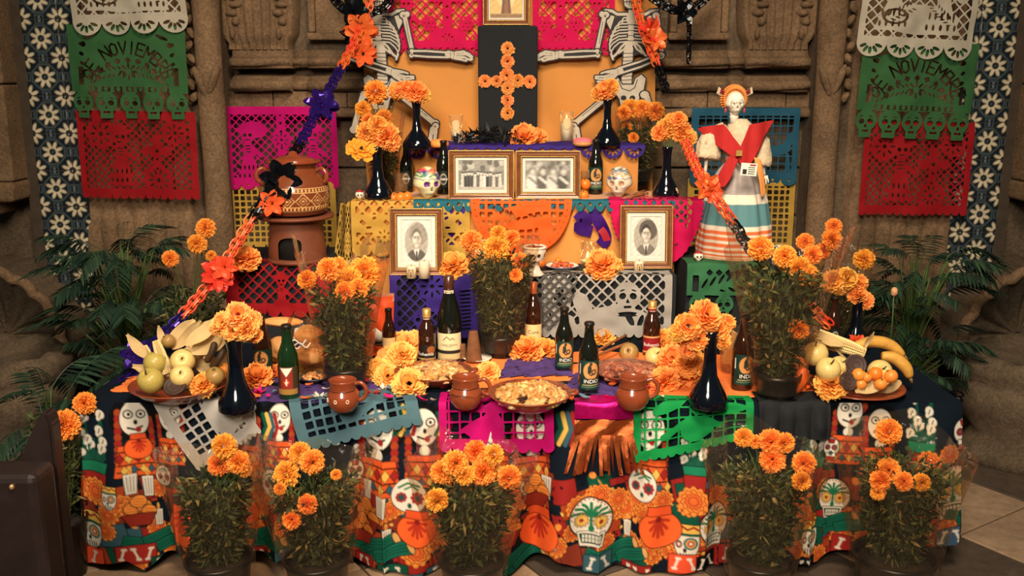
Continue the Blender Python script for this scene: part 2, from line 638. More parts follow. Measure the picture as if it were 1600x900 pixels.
def shaft(x0, x1, y, ridges, ornament_x):
 """tapering carved pilaster shaft with vertical reeds and a hanging scroll ornament"""
 n = 60
 xs_ = np.linspace(0, 1, n + 1)
 zs = np.array([1.72, 1.75, 1.77, 1.80, 1.9, 2.1, 2.4, 2.8])
 wdt = np.array([.80, .80, .86, .95, 1.0, 1.02, 1.04, 1.04])
 V = []
 for z, wf in zip(zs, wdt):
  xx = (x0 + x1) / 2 + (xs_ - .5) * (x1 - x0) * wf
  yy = y - .018 * np.abs(np.sin(xs_ * PI * ridges)) ** .6 + (0.02 if z < 1.755 else 0)
  yy[0] = yy[-1] = WY + .01
  V.append(np.stack([xx, yy, np.full(n + 1, z)], 1))
 link('pilaster_shaft', mk('pilaster_shaft', np.concatenate(V), grid(n, len(zs) - 1), STONE, True), wall)
 for ox in ornament_x:
  o = MB()
  for k, (dz, rx, rz) in enumerate([(1.795, .014, .03), (1.85, .022, .022), (1.888, .03, .018), (1.925, .033, .016), (1.96, .036, .014), (1.99, .03, .02), (2.03, .022, .03)]):
   u, v, F = uvgrid(12, 8, 0, 2 * PI, .05, PI - .05)
   o.add(np.stack([ox + (.012 if k % 2 else -.006) + rx * np.sin(v) * np.cos(u), y - .012 + .03 * np.sin(v) * np.sin(u), dz + rz * np.cos(v)], 1), F)
  link('scroll_carving', o.mesh('scroll_carving', STONE, True), wall)

def panel(x0, x1, y):
 b = .035
 o = MB()
 o.box(x0, x1, y, WY + .01, 1.775, 2.9)
 link('panel_slab', o.mesh('panel_slab', STONE, False), wall)
 for (a, c, e, f) in ((x0, x0 + b, 1.80, 2.9), (x1 - b, x1, 1.80, 2.9)):
  link('panel_frame', bevel_box('panel_frame', a, c, y - .03, y + .005, e, f, STONE, .010, 3), wall)
 link('panel_frame', bevel_box('panel_frame', x0 - .008, x1 + .008, y - .038, y + .005, 1.765, 1.80, STONE, .010, 3), wall)

shaft(-1.40, -1.03, WY - .13, 9, [-1.32, -1.10])
panel(-0.98, -0.68, WY - .06)
panel(0.76, 1.04, WY - .06)
shaft(1.09, 1.46, WY - .13, 9, [1.17, 1.38])
panel(-0.63, 0.70, WY - .02)

# ---- fluted pilasters either side, tile strips, outer jambs
def fluted(side, x0, x1, y):
 """broad fluted pier with a rounded nose on the altar side"""
 nfl = 7
 n = nfl * 10
 t = np.linspace(0, 1, n + 1)
 xs_ = x0 + (x1 - x0) * t
 zs = np.concatenate([np.linspace(0, 1.0, 10), np.linspace(1.05, 1.3, 10), np.linspace(1.4, 3.0, 10)])
 V = []
 for z in zs:
  ph = np.abs(np.sin(t * PI * nfl))
  conc = np.sqrt(np.clip(ph, 0, 1)) * .036                # hollow flute
  conv = -np.sqrt(np.clip(ph, 0, 1)) * .022               # reed filling the lower third
  k = 1 / (1 + math.exp((z - 1.02) * 60))
  d = conc * (1 - k) + conv * k
  wear = (vnoise(xs_ * 22, np.full_like(xs_, z * 9), 3) - .5) * .016
  yy = y + d + wear
  yy[0] = yy[-1] = y + .25
  V.append(np.stack([xs_, yy, np.full(n + 1, z)], 1))
 o = link('wall_' + side, mk('wall_' + side, np.concatenate(V), grid(n, len(zs) - 1), STONE, True))
 structure(o, side + ' fluted brown stone pier beside the altar')
 return o
wl = fluted('left', -2.04, -1.52, 4.56)
wr = fluted('right', 1.60, 2.11, 4.56)

def nose(parent, xc, side):
 """rounded vertical roll with carved leaf drops between pier and recess"""
 zs = np.linspace(0, 3.0, 40)
 n = 16
 a = np.linspace(0, 2 * PI, n, endpoint=False)
 V = []
 for z in zs:
  r = .062 + .006 * vnoise(np.array([z * 5.0]), np.array([xc]), 2)[0]
  V.append(np.stack([xc + r * np.cos(a), 4.575 + r * np.sin(a), np.full(n, z)], 1))
 F = []
 for i in range(len(zs) - 1):
  for j in range(n):
   F.append((i * n + j, i * n + (j + 1) % n, (i + 1) * n + (j + 1) % n, (i + 1) * n + j))
 link('pier_roll', mk('pier_roll', np.concatenate(V), F, STONE, True), parent)
 # carved vine running up the pier between roll and banner
 for k in range(24):
  z = 1.50 + k * .058
  x = xc + side * (.082 + .010 * math.sin(k * 2.1))
  u, v, F = uvgrid(10, 6, 0, 2 * PI, .05, PI - .05)
  a = R(35) * (1 if k % 2 else -1)
  lx, lz = .017 * np.sin(v) * np.cos(u) * (1 + .35 * np.sin(4 * u + k)), .024 * np.cos(v) + .006 * np.sin(3 * u + k)
  Vv = np.stack([x + lx * math.cos(a) - lz * math.sin(a), 4.572 + .016 * np.sin(v) * np.sin(u), z + lx * math.sin(a) + lz * math.cos(a)], 1)
  link('carved_leaf', mk('carved_leaf', Vv, F, STONE, True), parent)
 for s_, dz in ((-1, 0), (1, .01)):
  u, v, F = uvgrid(10, 8, 0, 2 * PI, .05, PI - .05)
  Vv = np.stack([xc + s_ * .03 + .02 * np.sin(v) * np.cos(u) + s_ * .35 * .07 * np.cos(v), 4.52 + .02 * np.sin(v) * np.sin(u), 1.57 + dz + .07 * np.cos(v)], 1)
  link('carved_leaf', mk('carved_leaf', Vv, F, STONE, True), parent)
nose(wl, -1.405, -1)
nose(wr, 1.475, 1)
for (x0, x1, par) in ((-1.53, -1.37, wl), (1.44, 1.61, wr)):
 link('pier_side', MB().box(x0, x1, 4.64, WY + .02, 0, 3.0).mesh('pier_side', STONE_D, False), par)

# painted talavera tile: flower in an octagon, quarter flowers at the corners
TS = 0.172
def tile_mesh():
 n = 44
 u, v, F = uvgrid(n, n, -.5, .5, -.5, .5)
 p = Paint(u, v, (20, 28, 35))
 p.w = .03
 navy, cream, mid = (17, 24, 32), (200, 186, 156), (74, 84, 84)
 p.fill(lambda x, y: np.abs(np.maximum(np.maximum(np.abs(x), np.abs(y)), (np.abs(x) + np.abs(y)) * .72) - .335) - .017, mid)
 for cx, cy in ((0, 0), (-.5, -.5), (.5, -.5), (-.5, .5), (.5, .5)):
  p.fill(lambda x, y: d_petals(x, y, cx, cy, 8, .085, .29, .046, PI / 8), cream)
  p.fill(lambda x, y: np.abs(d_circ(x, y, cx, cy, .12)) - .022, cream)
  p.fill(lambda x, y: d_circ(x, y, cx, cy, .085), navy)
  p.fill(lambda x, y: d_circ(x, y, cx, cy, .03), mid)
 for cx, cy in ((.5, 0), (-.5, 0), (0, .5), (0, -.5)):
  p.fill(lambda x, y: np.abs(d_box(x, y, cx, cy, .105, .105)) - .013, mid)
  p.fill(lambda x, y: d_box(x, y, cx, cy, .03, .075), (96, 110, 120))
 e = np.maximum(np.abs(u), np.abs(v))
 yy = np.where(e > .49, .004, 0.0)
 V = np.stack([u * TS * .995, yy, v * TS * .995], 1)
 return mk('glazed_tile', V, F, M('tile_glaze', rough=.28, spec=.5, attr=True, noise=(9, .2), coat=.2), True, p.c)
tile_me = tile_mesh()
def half_tile(frac0, frac1):
 me = tile_me.copy()
 bm = bmesh.new()
 bm.from_mesh(me)
 bmesh.ops.bisect_plane(bm, geom=bm.verts[:] + bm.edges[:] + bm.faces[:], plane_co=(frac0 * TS, 0, 0), plane_no=(-1, 0, 0), clear_outer=True)
 bmesh.ops.bisect_plane(bm, geom=bm.verts[:] + bm.edges[:] + bm.faces[:], plane_co=(frac1 * TS, 0, 0), plane_no=(1, 0, 0), clear_outer=True)
 bm.to_mesh(me)
 bm.free()
 return me
cut_me = [half_tile(-.5, -.14), half_tile(.20, .5)]
TY = 4.535
for side, xc, par in ((-1, -2.155, wl), (1, 2.225, wr)):
 link('tile_bed', MB().box(xc - .135, xc + .135, TY + .003, TY + .2, 0.3, 3.0).mesh('tile_bed', MORTAR, False), par)
 for k in range(14):
  z = 0.56 + k * TS + (.05 if side > 0 else 0)
  link('glazed_tile', tile_me, par, (xc + side * .0, TY, z))
  if side < 0:
   link('glazed_tile', cut_me[0], par, (xc + TS, TY, z))
  else:
   link('glazed_tile', cut_me[1], par, (xc - TS, TY, z))

def outer(side, x_in):
 """jamb, bracket ledge and scallop-shell niche at the edge of the picture"""
 s_ = side
 x = lambda d: x_in + s_ * d
 nm = 'wall_outer_left' if s_ < 0 else 'wall_outer_right'
 a, b = sorted((x(0.02), x(1.4)))
 o = structure(link(nm, MB().box(a, b, 4.62, 4.8, 0, 3.0).mesh(nm, STONE_D, False)), ('left' if s_ < 0 else 'right') + ' stone wall with shell niche at the edge')
 def blk(nm2, d0, d1, y0, y1, z0, z1, bv=.012, mat=STONE):
  a_, b_ = sorted((x(d0), x(d1)))
  link(nm2, bevel_box(nm2, a_, b_, y0, y1, z0, z1, mat, bv, 3), o)
 for k, (z0, z1) in enumerate([(1.12, 1.56), (1.56, 1.98), (1.98, 2.6)]):
  blk('jamb_stone', 0.0, .125, 4.40 + .004 * k, 4.65, z0 + .002, z1 - .002)
  blk('jamb_moulding', .13, .20, 4.44, 4.65, z0 + .002, z1 - .002, .025)
 blk('jamb_foot', -.005, .135, 4.37, 4.65, 1.03, 1.12, .02)
 blk('ledge_stone', .13, 1.3, 4.28, 4.65, 1.03, 1.075, .018)
 blk('ledge_stone', .16, 1.3, 4.34, 4.65, 1.08, 1.13, .02)
 blk('ledge_stone', .10, 1.3, 4.40, 4.65, .96, 1.028, .02)
 # shell
 cx, cz, RR, SY = x(.09 if s_ > 0 else .16), .37, .35, 4.28
 nr, na, nrib = 14, 117, 13
 t, r, F = uvgrid(na, nr, -.16 * PI, 1.16 * PI, 0.06, 1.0)
 rib = np.abs(np.sin((t + .16 * PI) / (1.32 * PI) * PI * nrib))
 rad = RR * r * (1 + .07 * (rib - .5) * r)
 dep = .22 * np.cos(r * PI / 2 * 1.0) - .06 * rib * r + .03
 V = np.stack([cx + rad * np.cos(t), SY + dep * .8, cz + rad * np.sin(t)], 1)
 link('scallop_shell', mk('scallop_shell', V, F, STONE_D, True), o)
 # worn rounded rim following the scallops
 tt = np.linspace(-.12 * PI, 1.12 * PI, 150)
 rb = np.abs(np.sin((tt + .16 * PI) / (1.32 * PI) * PI * nrib))
 rr = RR * (1.03 + .05 * rb)
 pts = np.stack([cx + rr * np.cos(tt), np.full_like(tt, SY - .005), cz + rr * np.sin(tt)], 1)
 link('shell_rim', mk('shell_rim', *tube(pts, .024, 8), STONE, True), o)
 V = np.concatenate([pts, pts + np.array([0, .34, 0])])
 nn = len(pts)
 link('shell_body', mk('shell_body', V, [(i, i + 1, nn + i + 1, nn + i) for i in range(nn - 1)], STONE_D, True), o)
 return o, cx
outer_l, cxl = outer(-1, -2.285)
outer_r, cxr = outer(1, 2.355)

def basin(cx, label):
 prof = [(0.0, 0.0), (.50, 0.0), (.50, .05), (.46, .08), (.44, .12), (.50, .20), (.54, .28), (.52, .33), (.50, .345), (.53, .37), (.535, .41), (.50, .44), (.47, .45), (.44, .43), (.40, .40), (.0, .36)]
 V, F = lathe(prof, 48)
 ns = (vnoise(V[:, 0] * 14, V[:, 1] * 14 + V[:, 2] * 11, 5) - .5) * .016
 V[:, 2] += ns * (V[:, 2] > .02)
 o = link('stone_basin', mk('stone_basin', V, F, STONE_D, True), None, (cx, 3.90, 0), (0, 0, 0), (.98, .62, 1.05))
 tag(o, label, 'basin')
basin(-2.40, 'round dark stone basin below the left shell niche')
basin(2.42, 'round dark stone basin below the right shell niche')
# ================================================================== table, altar steps, cloths
WOOD = M('dark_wood', (58, 38, 26), rough=.55, noise=(12, .25), bump=(40, .15))
YEL = M('ochre_cloth', (192, 128, 60), rough=.85, sheen=.2, noise=(4, .06), bump=(220, .15, .002))
DARKC = M('black_cloth', (24, 27, 30), rough=.9, noise=(8, .15), bump=(220, .15, .002))

TBX0, TBX1, TBY0, TBY1 = -1.36, 1.42, 2.92, 3.60
t = thing('altar_table', 'low wooden table carrying the front of the altar under the printed cloth', 'table', (0, 3.25, 0))
link('table_top', bevel_box('table_top', TBX0, TBX1, TBY0 - 3.25, TBY1 - 3.25, TZ - .035, TZ - .006, WOOD, .004), t)
for lx in (TBX0 + .06, TBX1 - .06):
 for ly in (TBY0 + .06 - 3.25, TBY1 - .06 - 3.25):
  link('leg', MB().box(lx - .025, lx + .025, ly - .025, ly + .025, 0, TZ - .035).mesh('leg', WOOD, False), t)

def step_box(name, label, x0, x1, y0, y1, z1, mat, wr=.004, seed=0):
 """a crate draped in cloth: rounded corners and slight sag folds on the sides"""
 nx, nz = 60, 30
 me = bevel_box(name, x0, x1, y0, y1, 0, z1, mat, .008, 3)
 bm = bmesh.new()
 bm.from_mesh(me)
 bmesh.ops.subdivide_edges(bm, edges=[e for e in bm.edges if e.calc_length() > .15], cuts=24, use_grid_fill=True)
 for v in bm.verts:
  if v.co.z < z1 - .02:
   a = float(vnoise(np.array([v.co.x * 16 + v.co.y * 9]), np.array([v.co.z * 2.0]), seed)[0]) - .5
   v.co.y -= wr * 2 * a * (1 if v.co.y < (y0 + y1) / 2 else 0)
 bm.to_mesh(me)
 bm.free()
 me.polygons.foreach_set('use_smooth', np.ones(len(me.polygons), dtype=bool))
 return tag(link(name, me), label, 'step')
step_box('altar_step', 'black cloth covered lower altar step right behind the table', -.475, .637, 3.625, 3.86, T2, DARKC)
step_box('altar_step', 'ochre cloth covered middle altar step holding the two wide photo frames', -.66, .672, 3.885, 4.24, T3, YEL, seed=2)
step_box('altar_step', 'ochre cloth covered top altar step with the votive candles', -.464, .56, 4.255, 4.595, T4, YEL, seed=3)
step_box('altar_step', 'dark cloth covered stand under the clay stove', -1.125, -.735, 3.70, 4.10, T2S, DARKC, seed=4)
step_box('altar_step', 'dark cloth covered stand under the skeleton doll', .69, 1.16, 3.72, 4.12, T2S, DARKC, seed=5)

# ---- ochre backdrop cloth hanging behind the top step
u, v, F = uvgrid(90, 70, -.70, .678, .9, 2.35)
fold = .014 * np.sin(u * 9 + v * 9) + .008 * np.sin(u * 17 + v * 12 + 1) + .012 * (vnoise(u * 5 + v * 4, v * 3 - u, 4) - .5)
fold *= np.clip((2.2 - v) * 1.5, .3, 1)
tag(link('backdrop_cloth', mk('backdrop_cloth', np.stack([u, 4.638 + fold, v], 1), F, YEL)), 'ochre yellow cloth hung as a backdrop behind the skeleton cutouts', 'cloth')

# ---- black cloth block carrying the marigold cross
xb0, xb1 = P(747, 120, 4.47).x, P(840, 120, 4.47).x
zt = P(800, 40, 4.47).z
u, v, F = uvgrid(24, 40, 0, 1, 0, 1)
me = bevel_box('cross_panel', xb0, xb1, 4.47, 4.56, T4, zt, DARKC, .01, 3)
tag(link('cross_panel', me), 'upright black cloth covered panel bearing the paper flower cross', 'panel')

# ================================================================== printed tablecloth
CY = TBY0 - .012
hem_px = [(100, 880), (135, 890), (160, 885), (200, 875), (225, 892), (250, 868), (300, 862), (330, 872), (400, 868), (420, 872), (450, 860), (520, 870), (560, 888), (640, 896), (700, 900), (780, 896), (800, 890), (860, 866), (890, 878), (915, 900), (1000, 900), (1060, 893), (1100, 884), (1120, 890), (1180, 880), (1230, 876), (1280, 880), (1330, 860), (1345, 850), (1440, 846), (1460, 850), (1520, 856), (1560, 856)]
hx = np.array([P(a, b, 2.88).x for a, b in hem_px])
hz = np.clip(np.array([P(a, b, 2.88).z for a, b in hem_px]), .012, .2)

NAVY, CREAM, ORG, DORG, RED, GRN, TEAL, YLW, BLK, GOLD = (13, 22, 32), (206, 198, 182), (204, 98, 42), (150, 58, 28), (140, 34, 30), (14, 72, 54), (48, 82, 92), (206, 166, 78), (10, 11, 14), (216, 132, 56)

def cloth_print(fx, fy):
 """the repeating festival print, drawn in fabric units (about 2 mm each)"""
 p = Paint(fx, fy, NAVY)
 p.w = 1.6
 def bx(x, y, r):
  return (x - r, y - r, x + r, y + r)
 def E(x, y, rx, ry, c, a=0.0):
  p.fill(lambda X, Y: d_ell(X, Y, x, y, rx, ry, a), c, bx(x, y, max(rx, ry) + 3))
 def OE(x, y, rx, ry, c, a=0.0, o=1.3):
  E(x, y, rx + o, ry + o, BLK, a)
  E(x, y, rx, ry, c, a)
 def L(pts, r, c):
  xs_, ys_ = [q[0] for q in pts], [q[1] for q in pts]
  p.fill(lambda X, Y: d_line(X, Y, pts, r), c, (min(xs_) - r - 3, min(ys_) - r - 3, max(xs_) + r + 3, max(ys_) + r + 3))
 def PG(pts, c, o=1.2):
  xs_, ys_ = [q[0] for q in pts], [q[1] for q in pts]
  b = (min(xs_) - 4, min(ys_) - 4, max(xs_) + 4, max(ys_) + 4)
  if o:
   p.fill(lambda X, Y: d_poly(X, Y, pts) - o, BLK, b)
  p.fill(lambda X, Y: d_poly(X, Y, pts), c, b)
 def marigold(x, y, r):
  OE(x, y, r, r * .95, ORG)
  p.fill(lambda X, Y: d_petals(X, Y, x, y, 12, r * .55, r * 1.08, r * .2), GOLD, bx(x, y, r * 1.2))
  for k, rr in enumerate((.78, .55, .32)):
   p.fill(lambda X, Y: np.abs(np.hypot(X - x, Y - y) - r * rr * (1 + .09 * np.sin(11 * np.arctan2(Y - y, X - x) + k))) - .9, DORG, bx(x, y, r))
 def calla(x, y, s=1.0, a=0.0):
  L([(x, y), (x + 3 * s, y + 26 * s)], 1.6 * s, GRN)
  E(x, y, 7.5 * s, 6 * s, CREAM, .5 + a)
  E(x - 2 * s, y + 5 * s, 3.6 * s, 5 * s, CREAM, .3)
  L([(x + 1, y - 2 * s), (x - 1 * s, y + 4 * s)], .9 * s, (60, 60, 60))
 def lilies(x, y, s=1.0, n=9):
  spots = [(-14, -36), (10, -40), (-20, -14), (8, -16), (14, 0), (-6, 6), (12, 10), (-20, 18), (-10, -2)][:n]
  for a, b in spots:
   L([(x + a * s, y + b * s), (x + a * .5 * s, y + 34 * s)], 1.7 * s, GRN)
  for k in range(14):
   L([(x + (k - 7) * 2 * s, y + 34 * s), (x + (k - 7) * 3 * s, y + (16 - k % 4 * 6) * s)], 1.1 * s, (26, 78, 62))
  for a, b in spots:
   calla(x + a * s, y + b * s, s, .2 * (a % 3))
  PG([(x - 22 * s, y + 32 * s), (x + 20 * s, y + 32 * s), (x + 17 * s, y + 48 * s), (x - 19 * s, y + 48 * s)], (24, 110, 78))
  PG([(x - 20 * s, y + 49 * s), (x + 18 * s, y + 49 * s), (x + 16 * s, y + 80 * s), (x - 17 * s, y + 80 * s)], RED)
 def candle(x, y, s=1.0):
  PG([(x - 8 * s, y - 14 * s), (x + 8 * s, y - 14 * s), (x + 6 * s, y + 16 * s), (x - 6 * s, y + 16 * s)], CREAM)
  for k in (-4, 0, 4):
   L([(x + k * s, y - 10 * s), (x + k * s * .8, y + 13 * s)], .7 * s, (120, 112, 104))
  E(x, y - 20 * s, 2.6 * s, 6 * s, YLW)
  E(x, y - 18.5 * s, 1.3 * s, 3.4 * s, ORG)
 def dancer(x, y, s=1.0, flip=1):
  """skeleton woman with red braids and a patterned red dress"""
  E(x, y, 34 * s, 30 * s, BLK)
  for k in range(9):
   E(x - flip * 22 * s, y - 8 * s + k * 8 * s, 5 * s, 5 * s, RED if k % 2 else DORG)
   E(x + flip * 21 * s, y + 2 * s + k * 8 * s, 4.4 * s, 5 * s, RED if k % 2 else DORG)
  OE(x, y, 19 * s, 23 * s, CREAM)
  E(x - 8 * s, y - 6 * s, 7 * s, 6 * s, BLK, .3); E(x - 8 * s, y - 6 * s, 5 * s, 4.2 * s, CREAM, .3); E(x - 7 * s, y - 6 * s, 2.2 * s, 2.2 * s, BLK)
  E(x + 9 * s, y - 6 * s, 7 * s, 6 * s, BLK, -.3); E(x + 9 * s, y - 6 * s, 5 * s, 4.2 * s, CREAM, -.3); E(x + 9 * s, y - 6 * s, 2.2 * s, 2.2 * s, BLK)
  E(x + 1 * s, y + 5 * s, 2.6 * s, 3.4 * s, BLK)
  L([(x - 9 * s, y + 12 * s), (x, y + 15 * s), (x + 9 * s, y + 11 * s)], 1.3 * s, BLK)
  E(x + 4 * s, y + 15 * s, 3.6 * s, 4 * s, RED)
  E(x, y + 30 * s, 7 * s, 7 * s, CREAM)
  PG([(x - 22 * s, y + 36 * s), (x + 22 * s, y + 36 * s), (x + 28 * s, y + 78 * s), (x - 28 * s, y + 78 * s)], (206, 84, 36))
  for k in range(4):
   L([(x - 24 * s, y + (44 + k * 9) * s), (x + 24 * s, y + (44 + k * 9) * s)], .9 * s, BLK)
  for k in range(5):
   xx = x + (k - 2) * 10.5 * s
   PG([(xx, y + 46 * s), (xx + 5 * s, y + 53 * s), (xx, y + 60 * s), (xx - 5 * s, y + 53 * s)], YLW if k % 2 else RED, .8)
   PG([(xx + 5 * s, y + 63 * s), (xx + 9 * s, y + 69 * s), (xx + 5 * s, y + 75 * s), (xx + 1 * s, y + 69 * s)], TEAL if k % 2 else YLW, .8)
 def ribbon(x, y, s=1.0):
  for k, c in enumerate((GRN, YLW, TEAL, RED)):
   L([(x - 8 * s + k * 7 * s, y - 18 * s), (x - 2 * s + k * 7 * s, y + 2 * s), (x - 14 * s + k * 9 * s, y + 22 * s)], 3.2 * s, c)
 def fanskull(x, y, s=1.0):
  """round sugar skull with a green palm on the brow and flower eyes"""
  OE(x, y, 29 * s, 31 * s, CREAM, 0, 2.4)
  PG([(x - 19 * s, y + 20 * s), (x + 19 * s, y + 20 * s), (x + 15 * s, y + 42 * s), (x - 15 * s, y + 42 * s)], CREAM)
  for k in range(7):
   a = R(-90 + (k - 3) * 25)
   L([(x, y - 4 * s), (x + 15 * s * math.cos(a), y - 4 * s + 15 * s * math.sin(a)), (x + 24 * s * math.cos(a) + (k - 3) * 1.2 * s, y - 3 * s + 20 * s * math.sin(a))], 2.2 * s, (24, 100, 64))
  L([(x, y - 6 * s), (x, y + 12 * s)], 2 * s, (24, 100, 64))
  for sx in (-13, 13):
   p.fill(lambda X, Y: d_petals(X, Y, x + sx * s, y + 3 * s, 12, 0, 11.5 * s, 2.6 * s), (84, 22, 24), bx(x + sx * s, y + 3 * s, 14 * s))
   p.fill(lambda X, Y: d_petals(X, Y, x + sx * s, y + 3 * s, 12, 2 * s, 9.5 * s, 1.6 * s), YLW, bx(x + sx * s, y + 3 * s, 14 * s))
   E(x + sx * s, y + 3 * s, 3 * s, 3 * s, RED)
  E(x, y + 15 * s, 4 * s, 5 * s, (24, 100, 64))
  PG([(x - 15 * s, y + 24 * s), (x + 15 * s, y + 24 * s), (x + 12 * s, y + 37 * s), (x - 12 * s, y + 37 * s)], GRN)
  for r_ in (27.5, 33.5):
   for k in range(6):
    PG([(x + (-12 + k * 4.4) * s, y + (r_ - 2.4) * s), (x + (-9 + k * 4.4) * s, y + (r_ - 2.4) * s), (x + (-9 + k * 4.4) * s, y + (r_ + 2.2) * s), (x + (-12 + k * 4.4) * s, y + (r_ + 2.2) * s)], CREAM, 0)
  for k in range(16):
   a = PI + PI * k / 15
   E(x + 27 * s * math.cos(a), y + 29 * s * math.sin(a), 1.2 * s, 1.2 * s, RED)
 def redskull(x, y, s=1.0):
  """skull with red flower eyes and green leaf brow"""
  OE(x, y, 24 * s, 25 * s, CREAM)
  for sx, rr in ((-11, 8), (11, 10)):
   p.fill(lambda X, Y: d_petals(X, Y, x + sx * s, y + 3 * s, 8, 0, rr * s, 3.4 * s), RED, bx(x + sx * s, y + 3 * s, 14 * s))
   E(x + sx * s, y + 3 * s, 4.4 * s, 4.6 * s, (40, 66, 70))
  L([(x - 14 * s, y - 12 * s), (x - 2 * s, y - 18 * s), (x + 14 * s, y - 14 * s)], 1.6 * s, (24, 100, 64))
  L([(x - 6 * s, y - 9 * s), (x + 4 * s, y - 14 * s), (x + 12 * s, y - 9 * s)], 1.4 * s, (24, 100, 64))
  E(x, y + 15 * s, 3 * s, 4 * s, GRN)
 def sideskull(x, y, s=1.0):
  """narrow skull with ringed eyes and striped hat"""
  OE(x, y, 17 * s, 28 * s, CREAM)
  PG([(x - 16 * s, y - 28 * s), (x + 16 * s, y - 28 * s), (x + 17 * s, y - 12 * s), (x - 17 * s, y - 12 * s)], YLW)
  L([(x - 16 * s, y - 20 * s), (x - 8 * s, y - 25 * s), (x, y - 20 * s), (x + 8 * s, y - 25 * s), (x + 16 * s, y - 20 * s)], 1.6 * s, RED)
  L([(x - 16 * s, y - 12 * s), (x + 16 * s, y - 12 * s)], 2.2 * s, GRN)
  for rr, c in ((10, BLK), (8.6, (70, 130, 120)), (6.6, GOLD), (4.4, RED), (2.4, CREAM)):
   E(x + 5 * s, y + 2 * s, rr * s, rr * s, c)
  for rr, c in ((6, BLK), (4.8, RED), (2.6, CREAM)):
   E(x - 11 * s, y + 4 * s, rr * .7 * s, rr * s, c)
  E(x - 3 * s, y + 13 * s, 2.4 * s, 4 * s, BLK)
  for k in range(5):
   L([(x + (-9 + k * 4) * s, y + 19 * s), (x + (-8 + k * 4) * s, y + 26 * s)], 1 * s, BLK)
 def smallskull(x, y, s=1.0):
  OE(x, y, 15 * s, 17 * s, CREAM, 0, 1.8)
  PG([(x - 9 * s, y + 12 * s), (x + 9 * s, y + 12 * s), (x + 8 * s, y + 25 * s), (x - 8 * s, y + 25 * s)], CREAM)
  for sx in (-6.5, 6.5):
   E(x + sx * s, y + 1 * s, 5.6 * s, 5.6 * s, BLK); E(x + sx * s, y + 1 * s, 4.2 * s, 4.2 * s, RED); E(x + sx * s, y + 1 * s, 1.8 * s, 1.8 * s, TEAL)
  p.fill(lambda X, Y: d_petals(X, Y, x, y + 12 * s, 6, 0, 5 * s, 2 * s), (40, 60, 70), bx(x, y + 12 * s, 8 * s))
  PG([(x - 7 * s, y - 15 * s), (x + 7 * s, y - 15 * s), (x + 5 * s, y - 7 * s), (x - 5 * s, y - 7 * s)], RED, .8)
  PG([(x - 8 * s, y + 19 * s), (x + 8 * s, y + 19 * s), (x + 7 * s, y + 25 * s), (x - 7 * s, y + 25 * s)], RED, .8)
 def tamales(x, y, s=1.0, a=-.25):
  for k, (dx, dy, rot) in enumerate([(-22, 4, a + .5), (0, 10, a), (6, -6, a - .1), (24, 4, a - .15)]):
   c, sn = math.cos(rot), math.sin(rot)
   pts = [(x + (dx + px_ * c - py_ * sn) * s, y + (dy + px_ * sn + py_ * c) * s) for px_, py_ in ((-26, -9), (26, -9), (28, 9), (-26, 9))]
   PG(pts, (18, 92, 72))
   for m in (-4, 0, 4):
    L([(x + (dx - 24 * c - m * sn) * s, y + (dy - 24 * sn + m * c) * s), (x + (dx + 24 * c - m * sn) * s, y + (dy + 24 * sn + m * c) * s)], .6 * s, (8, 52, 44))
   OE(x + (dx + 27 * c) * s, y + (dy + 27 * sn) * s, 4 * s, 9 * s, (200, 150, 90), rot)
 def jar(x, y, s=1.0):
  OE(x, y, 34 * s, 30 * s, (224, 92, 40))
  PG([(x - 18 * s, y - 38 * s), (x + 18 * s, y - 38 * s), (x + 20 * s, y - 24 * s), (x - 20 * s, y - 24 * s)], (206, 76, 36))
  for k in range(7):
   a = PI * k / 6
   L([(x, y - 18 * s), (x + 16 * s * math.cos(a), y - 14 * s + 26 * s * math.sin(a))], 2.6 * s, (170, 48, 28))
  E(x, y - 18 * s, 5 * s, 5 * s, (120, 30, 24))
 def fruitbowl(x, y, s=1.0):
  for dx, dy in ((-10, -12), (8, -14), (0, -24), (16, -4)):
   OE(x + dx * s, y + dy * s, 12 * s, 11 * s, GOLD)
   for k in range(3):
    L([(x + (dx - 8) * s, y + (dy - 5 + k * 5) * s), (x + (dx + 8) * s, y + (dy - 3 + k * 5) * s)], .6 * s, DORG)
  PG([(x - 26 * s, y), (x + 26 * s, y), (x + 16 * s, y + 22 * s), (x - 16 * s, y + 22 * s)], (130, 40, 28))
 def bones(x, y, w_, c, s=1.0):
  PG([(x - w_, y - 13 * s), (x + w_, y - 15 * s), (x + w_, y + 13 * s), (x - w_, y + 15 * s)], c)
  n = max(1, int(w_ / 8))
  for k in range(n):
   xx = x - w_ + (k + .5) * 2 * w_ / n
   a = .5 if k % 2 else -.35
   L([(xx - 7 * s * math.sin(a), y - 8 * s), (xx + 7 * s * math.sin(a), y + 8 * s)], 1.5 * s, CREAM)
   for e in (-1, 1):
    E(xx + e * 7 * s * math.sin(a) - 1.8 * s, y + e * 8 * s, 2 * s, 2 * s, CREAM)
    E(xx + e * 7 * s * math.sin(a) + 1.8 * s, y + e * 8 * s, 2 * s, 2 * s, CREAM)
 def scatter(x0, y0, x1, y1, c, n, r):
  for k in range(n):
   E(x0 + (x1 - x0) * rng.random(), y0 + (y1 - y0) * rng.random(), r * (.6 + rng.random()), r * (.4 + .6 * rng.random()), c, rng.random() * 3)
 # background patches below the navy band
 xx0, xx1, Y0, Y1 = 90, 1560, 752, 905
 for k in range(420):
  x, y = xx0 + (xx1 - xx0) * rng.random(), Y0 + (Y1 - Y0) * rng.random()
  PG([(x - 22, y - 14), (x + 18, y - 20), (x + 24, y + 14), (x - 14, y + 20)], [DORG, RED, GRN, TEAL, (120, 46, 30), NAVY][k % 6], 1)
 scatter(100, 740, 1550, 900, GOLD, 120, 5)
